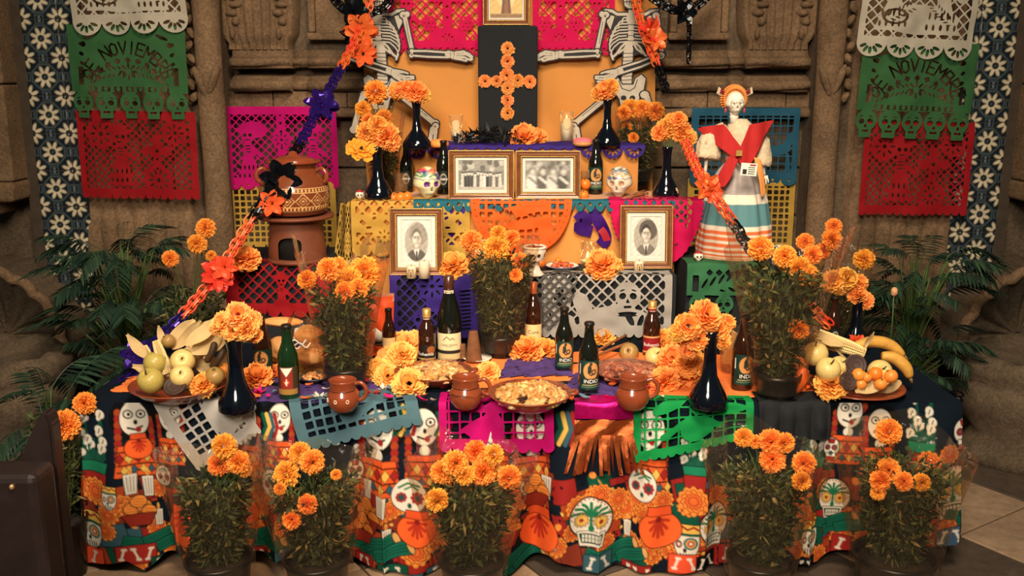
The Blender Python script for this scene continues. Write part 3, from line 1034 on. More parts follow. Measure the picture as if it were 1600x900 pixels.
 scatter(100, 745, 1550, 905, BLK, 300, 2.6)
 scatter(100, 745, 1550, 905, YLW, 130, 2.4)
 for k in range(96):
  marigold(xx0 + (k + rng.random()) * (xx1 - xx0) / 96, 760 + 130 * rng.random(), 12 + 7 * rng.random())
 # the printed figures where the cloth shows them
 for x, y, s in ((150, 690, 1.0), (575, 715, .9), (1085, 700, .8), (1440, 660, .95), (1275, 690, .85)):
  lilies(x, y, s)
 for x, y, s, f in ((212, 656, 1.1, 1), (268, 652, .9, -1), (380, 656, 1.15, 1), (440, 655, .9, -1), (592, 672, 1.25, 1), (662, 668, 1.15, -1), (770, 674, 1.0, 1), (828, 672, 1.2, -1), (1015, 672, 1.2, 1), (1325, 646, 1.0, -1), (1372, 664, .95, 1)):
  dancer(x, y, s, f)
 for x, y, s in ((420, 665, .9), (632, 656, 1.0), (690, 662, .8), (880, 668, 1.1), (990, 660, .6)):
  ribbon(x, y, s)
 for x, y, r in ((150, 768, 20), (124, 760, 14), (200, 790, 15), (262, 828, 16), (238, 762, 13), (402, 790, 15), (402, 848, 16), (645, 852, 22), (612, 790, 14), (655, 810, 16), (762, 790, 16), (838, 800, 17), (875, 845, 16), (830, 848, 14), (700, 853, 16), (1082, 776, 20), (1118, 772, 13), (1012, 800, 16), (1040, 775, 15), (1016, 850, 18), (1300, 768, 18), (965, 780, 17), (945, 845, 14), (1235, 770, 16), (1495, 795, 20), (1480, 708, 14), (1450, 720, 18), (1240, 850, 18)):
  marigold(x, y, r)
 for x, y, s in ((200, 752, 1), (222, 758, 1), (573, 765, .95), (598, 784, 1.0), (234, 806, .8), (855, 760, 1.1), (868, 838, .8), (606, 830, .8), (982, 826, .8), (800, 740, .7)):
  candle(x, y, s)
 for x, y, s in ((925, 806, 1.0), (1118, 815, .9), (1488, 760, 1.05), (1312, 775, .85)):
  fanskull(x, y, s)
 for x, y, s in ((638, 768, 1.0), (1006, 755, .95), (250, 742, .6), (425, 750, .8), (455, 740, .7)):
  redskull(x, y, s)
 for x, y, s in ((140, 830, 1.0), (1075, 838, .95), (1268, 832, .95), (172, 772, .6)):
  sideskull(x, y, s)
 for x, y, s in ((552, 736, .9), (1503, 675, 1.1), (1302, 700, .8), (820, 762, .7)):
  smallskull(x, y, s)
 for x, y, s in ((228, 842, .9), (585, 852, 1.1), (965, 862, 1.0), (1320, 815, .8), (405, 835, .9), (800, 868, 1.0), (1512, 800, .7)):
  tamales(x, y, s)
 for x, y, s in ((648, 820, .8), (842, 832, 1.0), (1035, 820, .95), (285, 815, .9), (215, 700, .55), (370, 800, .7)):
  jar(x, y, s)
 for x, y, s in ((570, 812, .9), (835, 775, .9), (208, 800, .8), (560, 834, .8), (785, 825, .9)):
  fruitbowl(x, y, s)
 for x, y, w_, c in ((142, 872, 15, (206, 74, 44)), (200, 862, 26, (150, 40, 34)), (235, 882, 16, GRN), (385, 872, 22, RED), (415, 876, 14, GRN), (562, 884, 18, RED), (612, 890, 22, GRN), (680, 893, 20, TEAL), (735, 890, 26, RED), (935, 875, 20, TEAL), (1000, 892, 26, RED), (1072, 872, 20, (206, 74, 44)), (1105, 875, 16, BLK), (1145, 868, 14, RED), (1262, 878, 18, NAVY), (1330, 850, 12, RED), (1488, 834, 18, (54, 80, 104)), (1512, 846, 12, RED)):
  bones(x, y, w_, c)
 return p.c

def cloth_front():
 x0, x1 = TBX0 - .015, TBX1 + .015
 nu, nv = 940, 165
 u, v, F = uvgrid(nu, nv, 0, 1, 0, 1)
 x = x0 + (x1 - x0) * u
 hem = np.interp(x, hx, hz)
 drop = (TZ - hem) * v
 # flat fabric coordinates of the print
 fx = 800 + x * 487
 fy = 634 + drop * 447
 amp = np.clip(drop / .36, 0, 1) ** .9
 w1 = np.sin(x * 21 + 1.3 * np.sin(x * 5.2)) * .034 + np.sin(x * 43 + 2 + drop * 6) * .013
 w2 = (np.abs(np.sin(x * 9.2 + .6)) ** .5 - .6) * .055
 yy = CY - .004 + (w1 + w2) * amp - .03 * amp
 xx = x + .010 * np.sin(x * 21 + 1.0) * amp
 z = TZ + .002 - drop - .003 * (v > 0)
 # ends of the cloth flare outward
 xx += np.where(u > .97, (u - .97) / .03 * .03 * amp, 0) - np.where(u < .03, (.03 - u) / .03 * .03 * amp, 0)
 return x, np.stack([xx, yy, z], 1), F, fx, fy, nu, nv
x, V, F, fx, fy, nu, nv = cloth_front()
CLOTH = M('printed_cotton', rough=.85, spec=.1, attr=True, noise=(5, .12), bump=(260, .10, .001))
tc_ = thing('tablecloth', 'navy festival tablecloth printed with skulls, marigolds and candles, falling over the table front', 'tablecloth', (0, 0, 0))
link('front_drop', mk('front_drop', V, F, CLOTH, True, cloth_print(fx, fy)), tc_)
# top of the cloth and the two side drops, same print carried over
u, v, F = uvgrid(280, 72, TBX0 - .015, TBX1 + .015, CY - .004, TBY1)
zt_ = TZ + .002 + .0015 * (vnoise(u * 9, v * 9, 2) - .5)
link('top_panel', mk('top_panel', np.stack([u, v, zt_], 1), F, CLOTH, True, np.tile(np.array(lin(NAVY)), (len(u), 1))), tc_)
for sx, xe in ((-1, TBX0 - .015), (1, TBX1 + .015)):
 u, v, F = uvgrid(70, 60, 0, 1, 0, 1)
 hem0 = np.interp(xe, hx, hz)
 drop = (TZ - hem0 - .05 * u) * v
 amp = np.clip(drop / .42, 0, 1)
 yy = CY + (TBY1 - CY) * u - .02 * amp * (1 - u)
 xx = xe + sx * (.03 * amp + .02 * np.sin(u * 16) * amp)
 col = cloth_print(1520 + u * 320 - 1300 * 0, 634 + drop * 447) if sx > 0 else cloth_print(120 + u * 320, 634 + drop * 447)
 link('side_drop', mk('side_drop', np.stack([xx, yy, TZ + .002 - drop], 1), F, CLOTH, True, col), tc_)
# ================================================================== cut tissue paper (papel picado)
def paper(name, rgb, tr=.35, rough=.75):
 return M('tissue_' + name, rgb, rough=rough, spec=.2, transl=tr, noise=(14, .10), bump=(30, .25, .006))
P_WHITE = paper('white', (204, 194, 174))
P_SILV = paper('silver_white', (176, 170, 160))
P_GREEN = paper('green', (60, 108, 64))
P_RED = paper('red', (164, 24, 32))
P_MAG = paper('magenta', (206, 12, 116))
P_PINK = paper('hot_pink', (216, 20, 88))
P_YEL = paper('yellow', (206, 164, 72))
P_BLUE = paper('blue', (40, 92, 116))
P_PUR = paper('purple', (62, 44, 130))
P_ORG = paper('orange', (238, 104, 40))
P_GREY = paper('grey', (84, 82, 78))
P_TEAL = paper('slate_teal', (84, 118, 128))
P_TURQ = paper('turquoise', (40, 108, 124))
P_BRIGHT = paper('bright_green', (20, 150, 74))
P_BLACK = paper('black', (28, 30, 32), .1)
P_DKRED = paper('deep_red', (166, 24, 32))
P_DKGRN = paper('leaf_green', (58, 116, 76))

def lattice(x, y, pitch, bar, rot=True):
 if rot:
  a, b = (x + y) / math.sqrt(2), (x - y) / math.sqrt(2)
 else:
  a, b = x, y
 a = np.abs((a / pitch) % 1 - .5) * pitch
 b = np.abs((b / pitch) % 1 - .5) * pitch
 return np.maximum(a, b) - (pitch - bar) / 2

# motifs return (solid, [holes])
def m_skull(x, y, cx, cy, r):
 s = U(d_ell(x, y, cx, cy + .1 * r, r * .82, r * .85), d_box(x, y, cx, cy - .75 * r, r * .48, r * .42))
 h = [d_ell(x, y, cx - .34 * r, cy + .05 * r, .23 * r, .21 * r, .3), d_ell(x, y, cx + .34 * r, cy + .05 * r, .23 * r, .21 * r, -.3),
         d_poly(x, y, [(cx, cy - .1 * r), (cx + .14 * r, cy - .42 * r), (cx - .14 * r, cy - .42 * r)]),
         d_ell(x, y, cx - .36 * r, cy + .42 * r, .22 * r, .05 * r, .3), d_ell(x, y, cx + .36 * r, cy + .42 * r, .22 * r, .05 * r, -.3),
         d_box(x, y, cx, cy - .68 * r, .26 * r, .08 * r)]
 return s, h
def m_flower(x, y, cx, cy, r, n=8):
 return d_petals(x, y, cx, cy, n, 0, r, r * .38), [d_circ(x, y, cx, cy, r * .14), d_petals(x, y, cx, cy, n, r * .35, r * .75, r * .07)]
def m_cross(x, y, cx, cy, s):
 return U(d_box(x, y, cx, cy, s * .17, s), d_box(x, y, cx, cy + s * .35, s * .62, s * .17)), [d_box(x, y, cx, cy + s * .35, s * .07, s * .07, PI / 4), d_circ(x, y, cx, cy, s * .06), d_box(x, y, cx, cy - s * .4, s * .05, s * .05, PI / 4)]
def m_lady(x, y, cx, cy, s):
 """skeleton lady: bell skirt, bodice, skull, wide hat"""
 so = U(d_poly(x, y, [(cx - .12 * s, cy - .05 * s), (cx + .12 * s, cy - .05 * s), (cx + .46 * s, cy - .95 * s), (cx - .46 * s, cy - .95 * s)]),
           d_seg(x, y, cx, cy - .1 * s, cx, cy + .32 * s, .17 * s, .12 * s), d_seg(x, y, cx, cy + .2 * s, cx + .42 * s, cy - .1 * s, .07 * s),
           d_ell(x, y, cx, cy + .55 * s, .22 * s, .24 * s), d_ell(x, y, cx, cy + .76 * s, .42 * s, .09 * s), d_ell(x, y, cx, cy + .86 * s, .2 * s, .12 * s))
 h = [d_circ(x, y, cx - .09 * s, cy + .58 * s, .06 * s), d_circ(x, y, cx + .09 * s, cy + .58 * s, .06 * s), d_box(x, y, cx, cy + .42 * s, .1 * s, .02 * s)]
 for k in range(3):
  h.append(d_ell(x, y, cx, cy + (.02 + .1 * k) * s, .12 * s, .022 * s))
 for k in range(5):
  h.append(d_ell(x, y, cx + (k - 2) * .14 * s, cy - .5 * s, .028 * s, .1 * s))
  h.append(d_ell(x, y, cx + (k - 2) * .16 * s, cy - .78 * s, .034 * s, .08 * s))
 return so, h
def m_leaf(x, y, cx, cy, s, a):
 h = []
 for k in range(7):
  t = (k + 1) / 8
  for e in (-1, 1):
   lx, ly = cx + s * t * math.cos(a), cy + s * t * math.sin(a)
   h.append(d_ell(x, y, lx + e * .1 * s * -math.sin(a), ly + e * .1 * s * math.cos(a), .085 * s, .022 * s, a + e * .8))
 return None, h

def letters(x, y, text, cx, cy, rad, size, a_span):
 """cut-out lettering on an arch"""
 d = []
 n = len(text)
 for i, ch in enumerate(text):
  if ch == ' ':
   continue
  a = PI / 2 + a_span * (.5 - (i + .5) / n)
  gx, gy = cx + rad * math.cos(a), cy + rad * math.sin(a)
  rot = a - PI / 2
  c, s = math.cos(rot), math.sin(rot)
  wd = size * (.2 if ch == 'I' else .62)
  for stroke in GLYPH[ch]:
   pts = []
   for u_, v_ in stroke:
    lx, ly = (u_ - .5) * wd, (v_ - .5) * size
    pts.append((gx + lx * c - ly * s, gy + lx * s + ly * c))
   d.append(d_line(x, y, pts, size * .075))
 return d

def make_field(W, H, bg, pitch, bar, border, motifs, edge, extra=None, eh=.035, en=9):
 def f(x, y):
  body = d_box(x, y, W / 2, (H + eh) / 2 + .05, W / 2 - .002, (H - eh) / 2 + .05) if edge != 'flat' else d_box(x, y, W / 2, H / 2, W / 2 - .002, H / 2 - .001)
  body = np.maximum(body, y - H + .001)
  pw = W / en
  holes = np.full_like(x, 1e3)
  if edge in ('scallop', 'fan', 'heart'):
   xm = (x % pw) - pw / 2
   out = U(body, np.hypot(xm, (y - eh) * (pw / 2) / eh) - pw / 2 + .001)
   if edge == 'fan':
    for k in range(-2, 3):
     a = -PI / 2 + k * R(34)
     holes = np.minimum(holes, d_ell(xm, y, .54 * pw / 2 * math.cos(a), eh + .54 * eh * math.sin(a), .13 * pw, .055 * pw, a))
   if edge == 'heart':
    holes = np.minimum(holes, d_box(xm, y, 0, eh * .8, eh * .16, eh * .16, PI / 4))
  elif edge == 'fringe':
   xm = (x % pw) - pw / 2
   out = U(body, np.abs(xm) - pw * .44 + np.clip((eh * .3 - y), 0, 1) * 2)
  elif edge == 'skulls':
   out = body
   for k in range(en):
    cx = (k + .5) * pw
    so, ho = m_skull(x, y, cx, eh * .60, eh * .45)
    out = U(out, so)
    for h in ho:
     holes = np.minimum(holes, h)
  else:
   out = body
  b0 = border + (eh if edge != 'flat' else 0)
  inner = d_box(x, y, W / 2, (b0 + H - border * 1.3) / 2, W / 2 - border, (H - border * 1.3 - b0) / 2)
  if bg:
   lat = np.maximum(lattice(x, y, pitch, bar, bg == 'diamond'), inner)
   for mo in motifs:
    so, ho = mo(x, y)
    if so is not None:
     lat = np.maximum(lat, -so)
   holes = np.minimum(holes, lat)
  for mo in motifs:
   so, ho = mo(x, y)
   for h in ho:
    holes = np.minimum(holes, np.maximum(h, inner))
  if extra:
   for h in extra(x, y):
    holes = np.minimum(holes, h)
  return np.maximum(out, -holes)
 return f

def hang(name, label, W, H, top_left, field, mat, tilt=0.0, wave=.006, wn=2.0, step=.0042, seed=0, group=None, rz=0.0, cat='paper banner', persp=0.0):
 """a sheet hanging free: x right, z down from its top edge"""
 def fm(x, y):
  s = 1 - y / H
  xx = (x - W / 2) * (1 + persp * s) + W / 2
  yy = wave * np.sin(x / W * 2 * PI * wn + seed) * (.3 + s) + wave * .8 * (vnoise(x * 18 + seed, y * 14, seed) - .5) - .006 * s * 0
  return xx, yy, y - H
 me = cut_sheet(name, W, H, step, field, fm, mat)
 o = link(name, me, None, top_left, (0, tilt, rz))
 return tag(o, label, cat, group)

def px_sheet(x0, x1, y0, y1, Y):
 a, b, c, d = P(x0, (y0 + y1) / 2, Y), P(x1, (y0 + y1) / 2, Y), P((x0 + x1) / 2, y0, Y), P((x0 + x1) / 2, y1, Y)
 return b.x - a.x, c.z - d.z, Vector((a.x, Y, c.z))

# ---- the two sets of three wall banners
def banner_green(W, H):
 def ex(x, y):
  h = letters(x, y, 'DE NOVIEMBRE', W / 2, H * .30, H * .47, H * .13, 2.5)
  for k in range(9):
   a = PI * (k + .5) / 9
   h.append(d_box(x, y, W / 2 + .17 * W * 1.5 * math.cos(a), H * .42 + H * .22 * math.sin(a), .011, .011, a + PI / 4))
  for k in range(7):
   h.append(np.maximum(d_box(x, y, W * (.2 + .1 * k), H * .335, .019, .011), -d_circ(x, y, W * (.2 + .1 * k), H * .335, .009)))
  for sx in (-1, 1):
   for k in range(8):
    t_ = (k + 1) / 9
    lx, ly = W / 2 + sx * .36 * W * t_, H * (.53 - .13 * t_ * t_)
    h.append(d_ell(x, y, lx, ly + .016, .013, .0042, sx * .6))
    h.append(d_ell(x, y, lx, ly - .014, .013, .0042, -sx * .9))
   for k in range(4):
    h.append(d_ell(x, y, W / 2 + sx * W * .38, H * (.5 + .1 * k), .012, .008, .6 * sx))
   h.append(d_box(x, y, W / 2 + sx * W * .40, H * .47, .012, .04))
   h.append(d_circ(x, y, W / 2 + sx * W * .36, H * .8, .012))
   h.append(d_ell(x, y, W / 2 + sx * W * .30, H * .88, .03, .008, -.4 * sx))
  for k in range(8):
   a = 2 * PI * k / 8
   h.append(d_ell(x, y, W / 2 + .026 * math.cos(a), H * .52 + .026 * math.sin(a), .015, .005, a))
  return h
 return make_field(W, H, None, .02, .004, .02, [], 'skulls', ex, eh=H * .30, en=5)
def banner_white(W, H):
 mo = [lambda x, y: m_lady(x, y, W * .70, H * .56, H * .36), lambda x, y: m_lady(x, y, W * .28, H * .56, H * .34), lambda x, y: (d_ell(x, y, W * .5, H * .34, W * .34, H * .13), []),
          lambda x, y: m_leaf(x, y, W * .2, H * .32, .16, .5), lambda x, y: m_leaf(x, y, W * .8, H * .3, .14, 2.4), lambda x, y: (None, [np.abs(d_ell(x, y, W * .3, H * .36, .05, .03)) - .004])]
 return make_field(W, H, 'diamond', .036, .007, .03, mo, 'fan', None, eh=.06, en=4)
def banner_red(W, H, edge):
 mo = [lambda x, y: m_flower(x, y, W * .2, H * .74, W * .13), lambda x, y: m_flower(x, y, W * .82, H * .76, W * .11), lambda x, y: m_lady(x, y, W * .36, H * .5, H * .36),
          lambda x, y: m_cross(x, y, W * .66, H * .46, H * .27), lambda x, y: m_flower(x, y, W * .66, H * .22, W * .13, 10), lambda x, y: (None, [d_circ(x, y, W * .5, H * .8, .011), d_circ(x, y, W * .62, H * .84, .009)])]
 return make_field(W, H, 'diamond', .024, .007, .03, mo, edge, None, eh=.018, en=15)

for side, wx, gx, rx, sd in (('left', (103, 285, -110, 57), (110, 294, 38, 187), (124, 310, 172, 309), 1), ('right', (1352, 1535, -95, 87), (1343, 1524, 62, 217), (1346, 1517, 190, 336), 5)):
 sg = -1 if side == 'left' else 1
 # each tilted to follow the sag of its string
 W, H, tl = px_sheet(*rx, 4.47)
 hang('papel_banner', f'red cut paper banner, lowest of the three on the {side} stone pier', W, H, tl, banner_red(W, H, 'fringe' if sg < 0 else 'scallop'), P_RED, R(1.0 if sg < 0 else .5), seed=sd, wave=.007)
 W, H, tl = px_sheet(*gx, 4.445)
 hang('papel_banner', f'green cut paper banner with a row of skulls on the {side} stone pier', W, H, tl, banner_green(W, H), P_GREEN, R(1.0 if sg < 0 else 2.0), seed=sd + 1, wave=.008)
 W, H, tl = px_sheet(*wx, 4.42)
 hang('papel_banner', f'white cut paper banner with shell edge, topmost on the {side} stone pier', W, H, tl, banner_white(W, H), P_WHITE, R(-2.0 if sg < 0 else 3.0), seed=sd + 2, wave=.009)

# ---- sheets hung from the stone ledge
W, H, tl = px_sheet(353, 528, 166, 296, 4.69)
mo = [lambda x, y: m_lady(x, y, W * .2, H * .45, H * .36), lambda x, y: m_lady(x, y, W * .78, H * .45, H * .36), lambda x, y: (d_box(x, y, W / 2, H / 2, .022, H), [d_circ(x, y, W / 2, H * (.2 + .1 * k), .007) for k in range(8)]),
      lambda x, y: m_flower(x, y, W * .5, H * .6, .05), lambda x, y: (d_ell(x, y, W * .25, H * .72, .07, .04), [])]
hang('papel_banner', 'magenta cut paper sheet hung from the ledge behind the clay pot', W, H, tl, make_field(W, H, 'diamond', .027, .006, .03, mo, 'heart', None, eh=.028, en=8), P_MAG, wave=.006, seed=3)
W, H, tl = px_sheet(358, 527, 282, 408, 4.70)
mo = [lambda x, y: (d_box(x, y, W / 2, H * .17, W * .5, .03), [d_ell(x, y, W * (.1 + .115 * k), H * .16, .008, .02) for k in range(8)])]
hang('papel_banner', 'yellow cut paper sheet with square lattice behind the clay stove', W, H, tl, make_field(W, H, 'square', .030, .009, .03, mo, 'heart', None, eh=.03, en=8), P_YEL, wave=.005, seed=4)
W, H, tl = px_sheet(1078, 1247, 168, 290, 4.69)
mo = [lambda x, y: (U(d_ell(x, y, W * .82, H * .46, .06, .025, .2), d_seg(x, y, W * .88, H * .5, W * .95, H * .66, .018), d_seg(x, y, W * .74, H * .4, W * .70, H * .2, .008), d_seg(x, y, W * .9, H * .4, W * .92, H * .2, .008)), []),
      lambda x, y: (U(d_ell(x, y, W * .25, H * .7, .09, .035), d_ell(x, y, W * .2, H * .58, .05, .05)), [d_circ(x, y, W * .2, H * .55, .018)])]
hang('papel_banner', 'blue cut paper sheet with a horse, hung from the ledge behind the doll', W, H, tl, make_field(W, H, 'square', .036, .006, .03, mo, 'heart', None, eh=.035, en=7), P_BLUE, wave=.008, seed=5)
W, H, tl = px_sheet(1072, 1240, 278, 408, 4.70)
mo = [lambda x, y: (d_box(x, y, W / 2, H * .12, W * .5, .02), [])]
hang('papel_banner', 'yellow cut paper sheet with square lattice behind the doll skirt', W, H, tl, make_field(W, H, 'square', .030, .009, .03, mo, 'scallop', None, eh=.025, en=8), P_YEL, wave=.005, seed=6)
# ---- pink pair pinned on the backdrop
for k, (a, b, wh) in enumerate(((604, 756, 'left'), (832, 962, 'right'))):
 W, H, tl = px_sheet(a, b, -130, 87, 4.605)
 cx_, lx_, l2_ = (.62, .20, 1.0) if k == 0 else (.34, .78, -.02)
 mo = [lambda x, y: m_cross(x, y, W * cx_, H * .36, H * .20), lambda x, y: m_lady(x, y, W * lx_, H * .27, H * .19), lambda x, y: m_flower(x, y, W * cx_, H * .115, .045, 10), lambda x, y: (d_ell(x, y, W * cx_, H * .12, .085, .055), []),
          lambda x, y: m_flower(x, y, W * (cx_ - .19), H * .24, .036, 6), lambda x, y: m_flower(x, y, W * (cx_ + .19), H * .24, .036, 6), lambda x, y: m_lady(x, y, W * l2_, H * .27, H * .19), lambda x, y: m_lady(x, y, W * cx_, H * .72, H * .2)]
 hang('papel_banner', f'hot pink cut paper sheet with a cross beside the {wh} skeleton cutout', W, H, tl, make_field(W, H, 'diamond', .036, .007, .028, mo, 'fan', None, eh=.04, en=6), P_PINK, wave=.003, seed=8 + k)

# ---- sheets over the front edges of the steps
def drape(name, label, W, field, H, mat, x0, yf, ztop, over, tilt=0.0, wave=.005, step=.0042, seed=0, round_top=.012, flare=0.0, cat='paper banner', shear=0.0, fold=None):
 """a sheet lying `over` metres on a step and hanging down its front"""
 def fm(x, y):
  s = H - y
  top = s < over
  hangd = np.maximum(s - over, 0)
  yy = np.where(top, yf + (over - s), yf - round_top * (1 - np.exp(-hangd * 60)))
  zz = np.where(top, ztop + .004, ztop + .004 - hangd)
  wv = wave * np.sin(x / W * 2 * PI * 2.3 + seed) * np.clip(hangd / .08, 0, 1)
  yy = yy - np.abs(wv) - flare * hangd - np.where(top, 0, .004 * vnoise(x * 25, y * 25, seed))
  zz = zz + np.where(top, .003 * vnoise(x * 30, y * 30, seed), 0)
  xx = x0 + x + shear * hangd + tilt * 0
  if fold:
   xx, yy, zz = fold(x, s, hangd, xx, yy, zz)
  return xx, yy, zz
 return tag(link(name, cut_sheet(name, W, H, step, field, fm, mat)), label, cat)

def px_drop(x0, x1, y1, Yf, ztop):
 a, b = P(x0, 430, Yf), P(x1, 430, Yf)
 return a.x, b.x - a.x, ztop - P(800, y1, Yf).z

X0, W, H = px_drop(352, 521, 497, 3.69, T2S)
mo = [lambda x, y: m_lady(x, y, W * .52, H * .45, H * .42), lambda x, y: (d_box(x, y, W * .05, H * .5, W * .07, H), []), lambda x, y: (d_box(x, y, W * .95, H * .5, W * .09, H), []), lambda x, y: (d_ell(x, y, W * .84, H * .3, .05, .03, .5), [d_ell(x, y, W * .82, H * .28, .03, .006, .4)])]
drape('papel_banner', 'deep red cut paper cover on the stand under the clay stove', W, make_field(W, H + .1, 'diamond', .031, .006, .028, mo, 'scallop', None, eh=.03, en=8), H + .1, P_DKRED, X0, 3.695, T2S, .1, seed=1)
X0, W, H = px_drop(608, 748, 528, 3.615, T2)
mo = [lambda x, y: m_skull(x, y, W * .36, H * .28, H * .17), lambda x, y: m_flower(x, y, W * .48, H * .82, .06), lambda x, y: (d_box(x, y, W * .5, H * .62, .03, .05), []), lambda x, y: (d_box(x, y, W * .86, H * .5, .05, H), [d_ell(x, y, W * .86, H * (.15 + .06 * k), .03, .004, .1) for k in range(11)])]
drape('papel_banner', 'purple cut paper cover with a skull on the left of the lower step', W, make_field(W, H + .08, 'diamond', .028, .006, .03, mo, 'flat', None), H + .08, P_PUR, X0, 3.615, T2, .08, seed=2)
X0, W, H = px_drop(846, 1051, 528, 3.612, T2)
mo = [lambda x, y: m_skull(x, y, W * .66, H * .66, H * .24), lambda x, y: (U(d_seg(x, y, W * .62, H * .42, W * .36, H * .30, .035), d_seg(x, y, W * .36, H * .3, W * .30, H * .6, .03), d_ell(x, y, W * .7, H * .26, .07, .05), d_seg(x, y, W * .62, H * .3, W * .44, H * .14, .022), d_seg(x, y, W * .2, H * .25, W * .1, H * .2, .03)), [d_ell(x, y, W * .68, H * .3, .012, .03, .5), d_ell(x, y, W * .76, H * .26, .01, .03, -.3)] + [d_ell(x, y, W * .66, H * (.36 + .04 * k), .04, .005) for k in range(2)]),
      lambda x, y: (np.abs(d_ell(x, y, W * .14, H * .66, .035, .06)) - .012, [d_circ(x, y, W * .14, H * .62, .012), d_circ(x, y, W * .14, H * .72, .012)]), lambda x, y: (np.abs(d_ell(x, y, W * .14, H * .25, .03, .04)) - .01, [])]
drape('papel_banner', 'white cut paper cover with a skeleton on the right of the lower step', W, make_field(W, H + .08, 'diamond', .033, .007, .03, mo, 'scallop', None, eh=.02, en=14), H + .08, P_SILV, X0, 3.612, T2, .08, seed=3)
X0, W, H = px_drop(806, 908, 520, 3.598, T2)
drape('papel_banner', 'dark grey cut paper piece with rounded end in the middle of the lower step', W, (lambda f: (lambda x, y: np.maximum(f(x, y), d_ell(x, y, W * .42, H + .08, W * .56, H + .07))))(make_field(W, H + .08, 'diamond', .026, .008, .012, [], 'flat', None)), H + .08, P_GREY, X0, 3.598, T2 + .002, .08, seed=4)
X0, W, H = px_drop(1072, 1192, 500, 3.705, T2S)
mo = [lambda x, y: m_leaf(x, y, W * .15, H * .5, W * .9, .25), lambda x, y: (None, [d_box(x, y, W * (.2 + .12 * k), H * .36, .014, .009) for k in range(6)] + [d_box(x, y, W * (.3 + .12 * k), H * .84, .010, .010, PI / 4) for k in range(5)] + [d_box(x, y, W * .12, H * .62, .012, .04)])]
drape('papel_banner', 'leaf green cut paper cover with a row of skulls below the doll', W, make_field(W, H + .12, None, .03, .006, .015, mo, 'skulls', None, eh=.10, en=3), H + .12, P_DKGRN, X0, 3.705, T2S, .12, seed=5)
# yellow sheets folded over the left end of the middle step
X0, W, H = px_drop(552, 736, 402, 3.872, T3)
mo = [lambda x, y: m_flower(x, y, W * .28, H * .36, .045, 8), lambda x, y: m_flower(x, y, W * .72, H * .36, .045, 8), lambda x, y: (d_box(x, y, W * .5, H * .6, W, H * .16), [d_box(x, y, W * (.1 + .2 * k), H * .62, .008, .012, PI / 4) for k in range(5)] + [d_ell(x, y, W * (.2 + .2 * k), H * .7, .01, .006, .5) for k in range(4)] + [d_ell(x, y, W * (.15 + .22 * k), H * .53, .012, .005) for k in range(4)])]
drape('papel_banner', 'yellow cut paper cover on the left front of the middle step', W, make_field(W, H + .1, 'diamond', .034, .010, .02, mo, 'scallop', None, eh=.03, en=6), H + .1, P_YEL, X0, 3.872, T3, .1, seed=6)
W, H = .30, .30
mo = [lambda x, y: m_flower(x, y, W * .3, H * .4, .05), lambda x, y: m_flower(x, y, W * .75, H * .55, .04)]
def side_fold(x, s, hd, xx, yy, zz):
 # this one runs over the end of the step: x goes back along the side, slightly flaring
 return -.652 - (.055 + .16 * hd) * x / .3, 3.868 + .10 * x / .3 + .010 * np.sin(x * 34), T3 + .004 - hd - .10 * (x / .3) ** 2 * (hd < .02)
fy_ = make_field(W, H, 'diamond', .034, .010, .02, mo, 'scallop', None, eh=.03, en=6)
drape('papel_banner', 'yellow cut paper sheet hanging over the left end of the middle step', W, fy_, H, P_YEL, 0, 0, T3, 0.0, seed=7, fold=side_fold)
# orange half-round sheet
X0, W, H = px_drop(736, 892, 404, 3.862, T3)
def f_half(x, y):
 out = np.maximum(d_ell(x, y, W / 2, H + .0, W / 2, H - .004), y - H - .04)
 ring = d_ell(x, y, W / 2, H, W / 2 - .030, H - .034)
 lat = np.maximum(lattice(x, y, .032, .011, False), ring)
 for so in (d_ell(x, y, W * .52, H * .62, .07, .03), d_seg(x, y, W * .3, H * .75, W * .72, H * .92, .022), d_ell(x, y, W * .74, H * .45, .03, .07), d_ell(x, y, W * .42, H * .3, .035, .03)):
  lat = np.maximum(lat, -so)
 hs = [lat]
 for k in range(5):
  hs.append(d_ell(x, y, W * (.24 + .045 * k), H * (.86 - .03 * k), .006, .022, .5))
  hs.append(d_ell(x, y, W * (.40 + .07 * k), H * (.66 + .02 * k), .012, .006, .9 - k * .3))
 for k in range(26):
  a = PI + PI * (k + .5) / 26
  hs.append(d_circ(x, y, W / 2 + (W / 2 - .016) * math.cos(a), H + (H - .018) * math.sin(a), .003))
 return np.maximum(out, -U(*hs))
drape('papel_banner', 'orange half-round cut paper sheet at the centre of the middle step', W, f_half, H + .03, P_ORG, X0, 3.860, T3 + .004, .03, seed=8, wave=.006, step=.0036)
# pink ruffled sheet at the right end
X0, W, H = px_drop(948, 1096, 424, 3.862, T3)
def f_pink(x, y):
 out = np.maximum(d_ell(x, y, W / 2, H + .02, W / 2 - .004 + .004 * np.sin(np.arctan2(y - H, x - W / 2) * 60), H + .012), y - H - .13)
 hs = np.maximum(lattice(x, y, .026, .009, True), d_ell(x, y, W / 2, H, W / 2 - .05, H - .045))
 for so in (m_flower(x, y, W * .3, H * .6, .05)[0], m_flower(x, y, W * .7, H * .55, .05)[0]):
  hs = np.maximum(hs, -so)
 return np.maximum(out, -hs)
drape('papel_banner', 'hot pink ruffled cut paper over the right end of the middle step', W, f_pink, H + .11, P_PINK, X0, 3.866, T3 + .004, .11, seed=9, wave=.012, step=.0036)
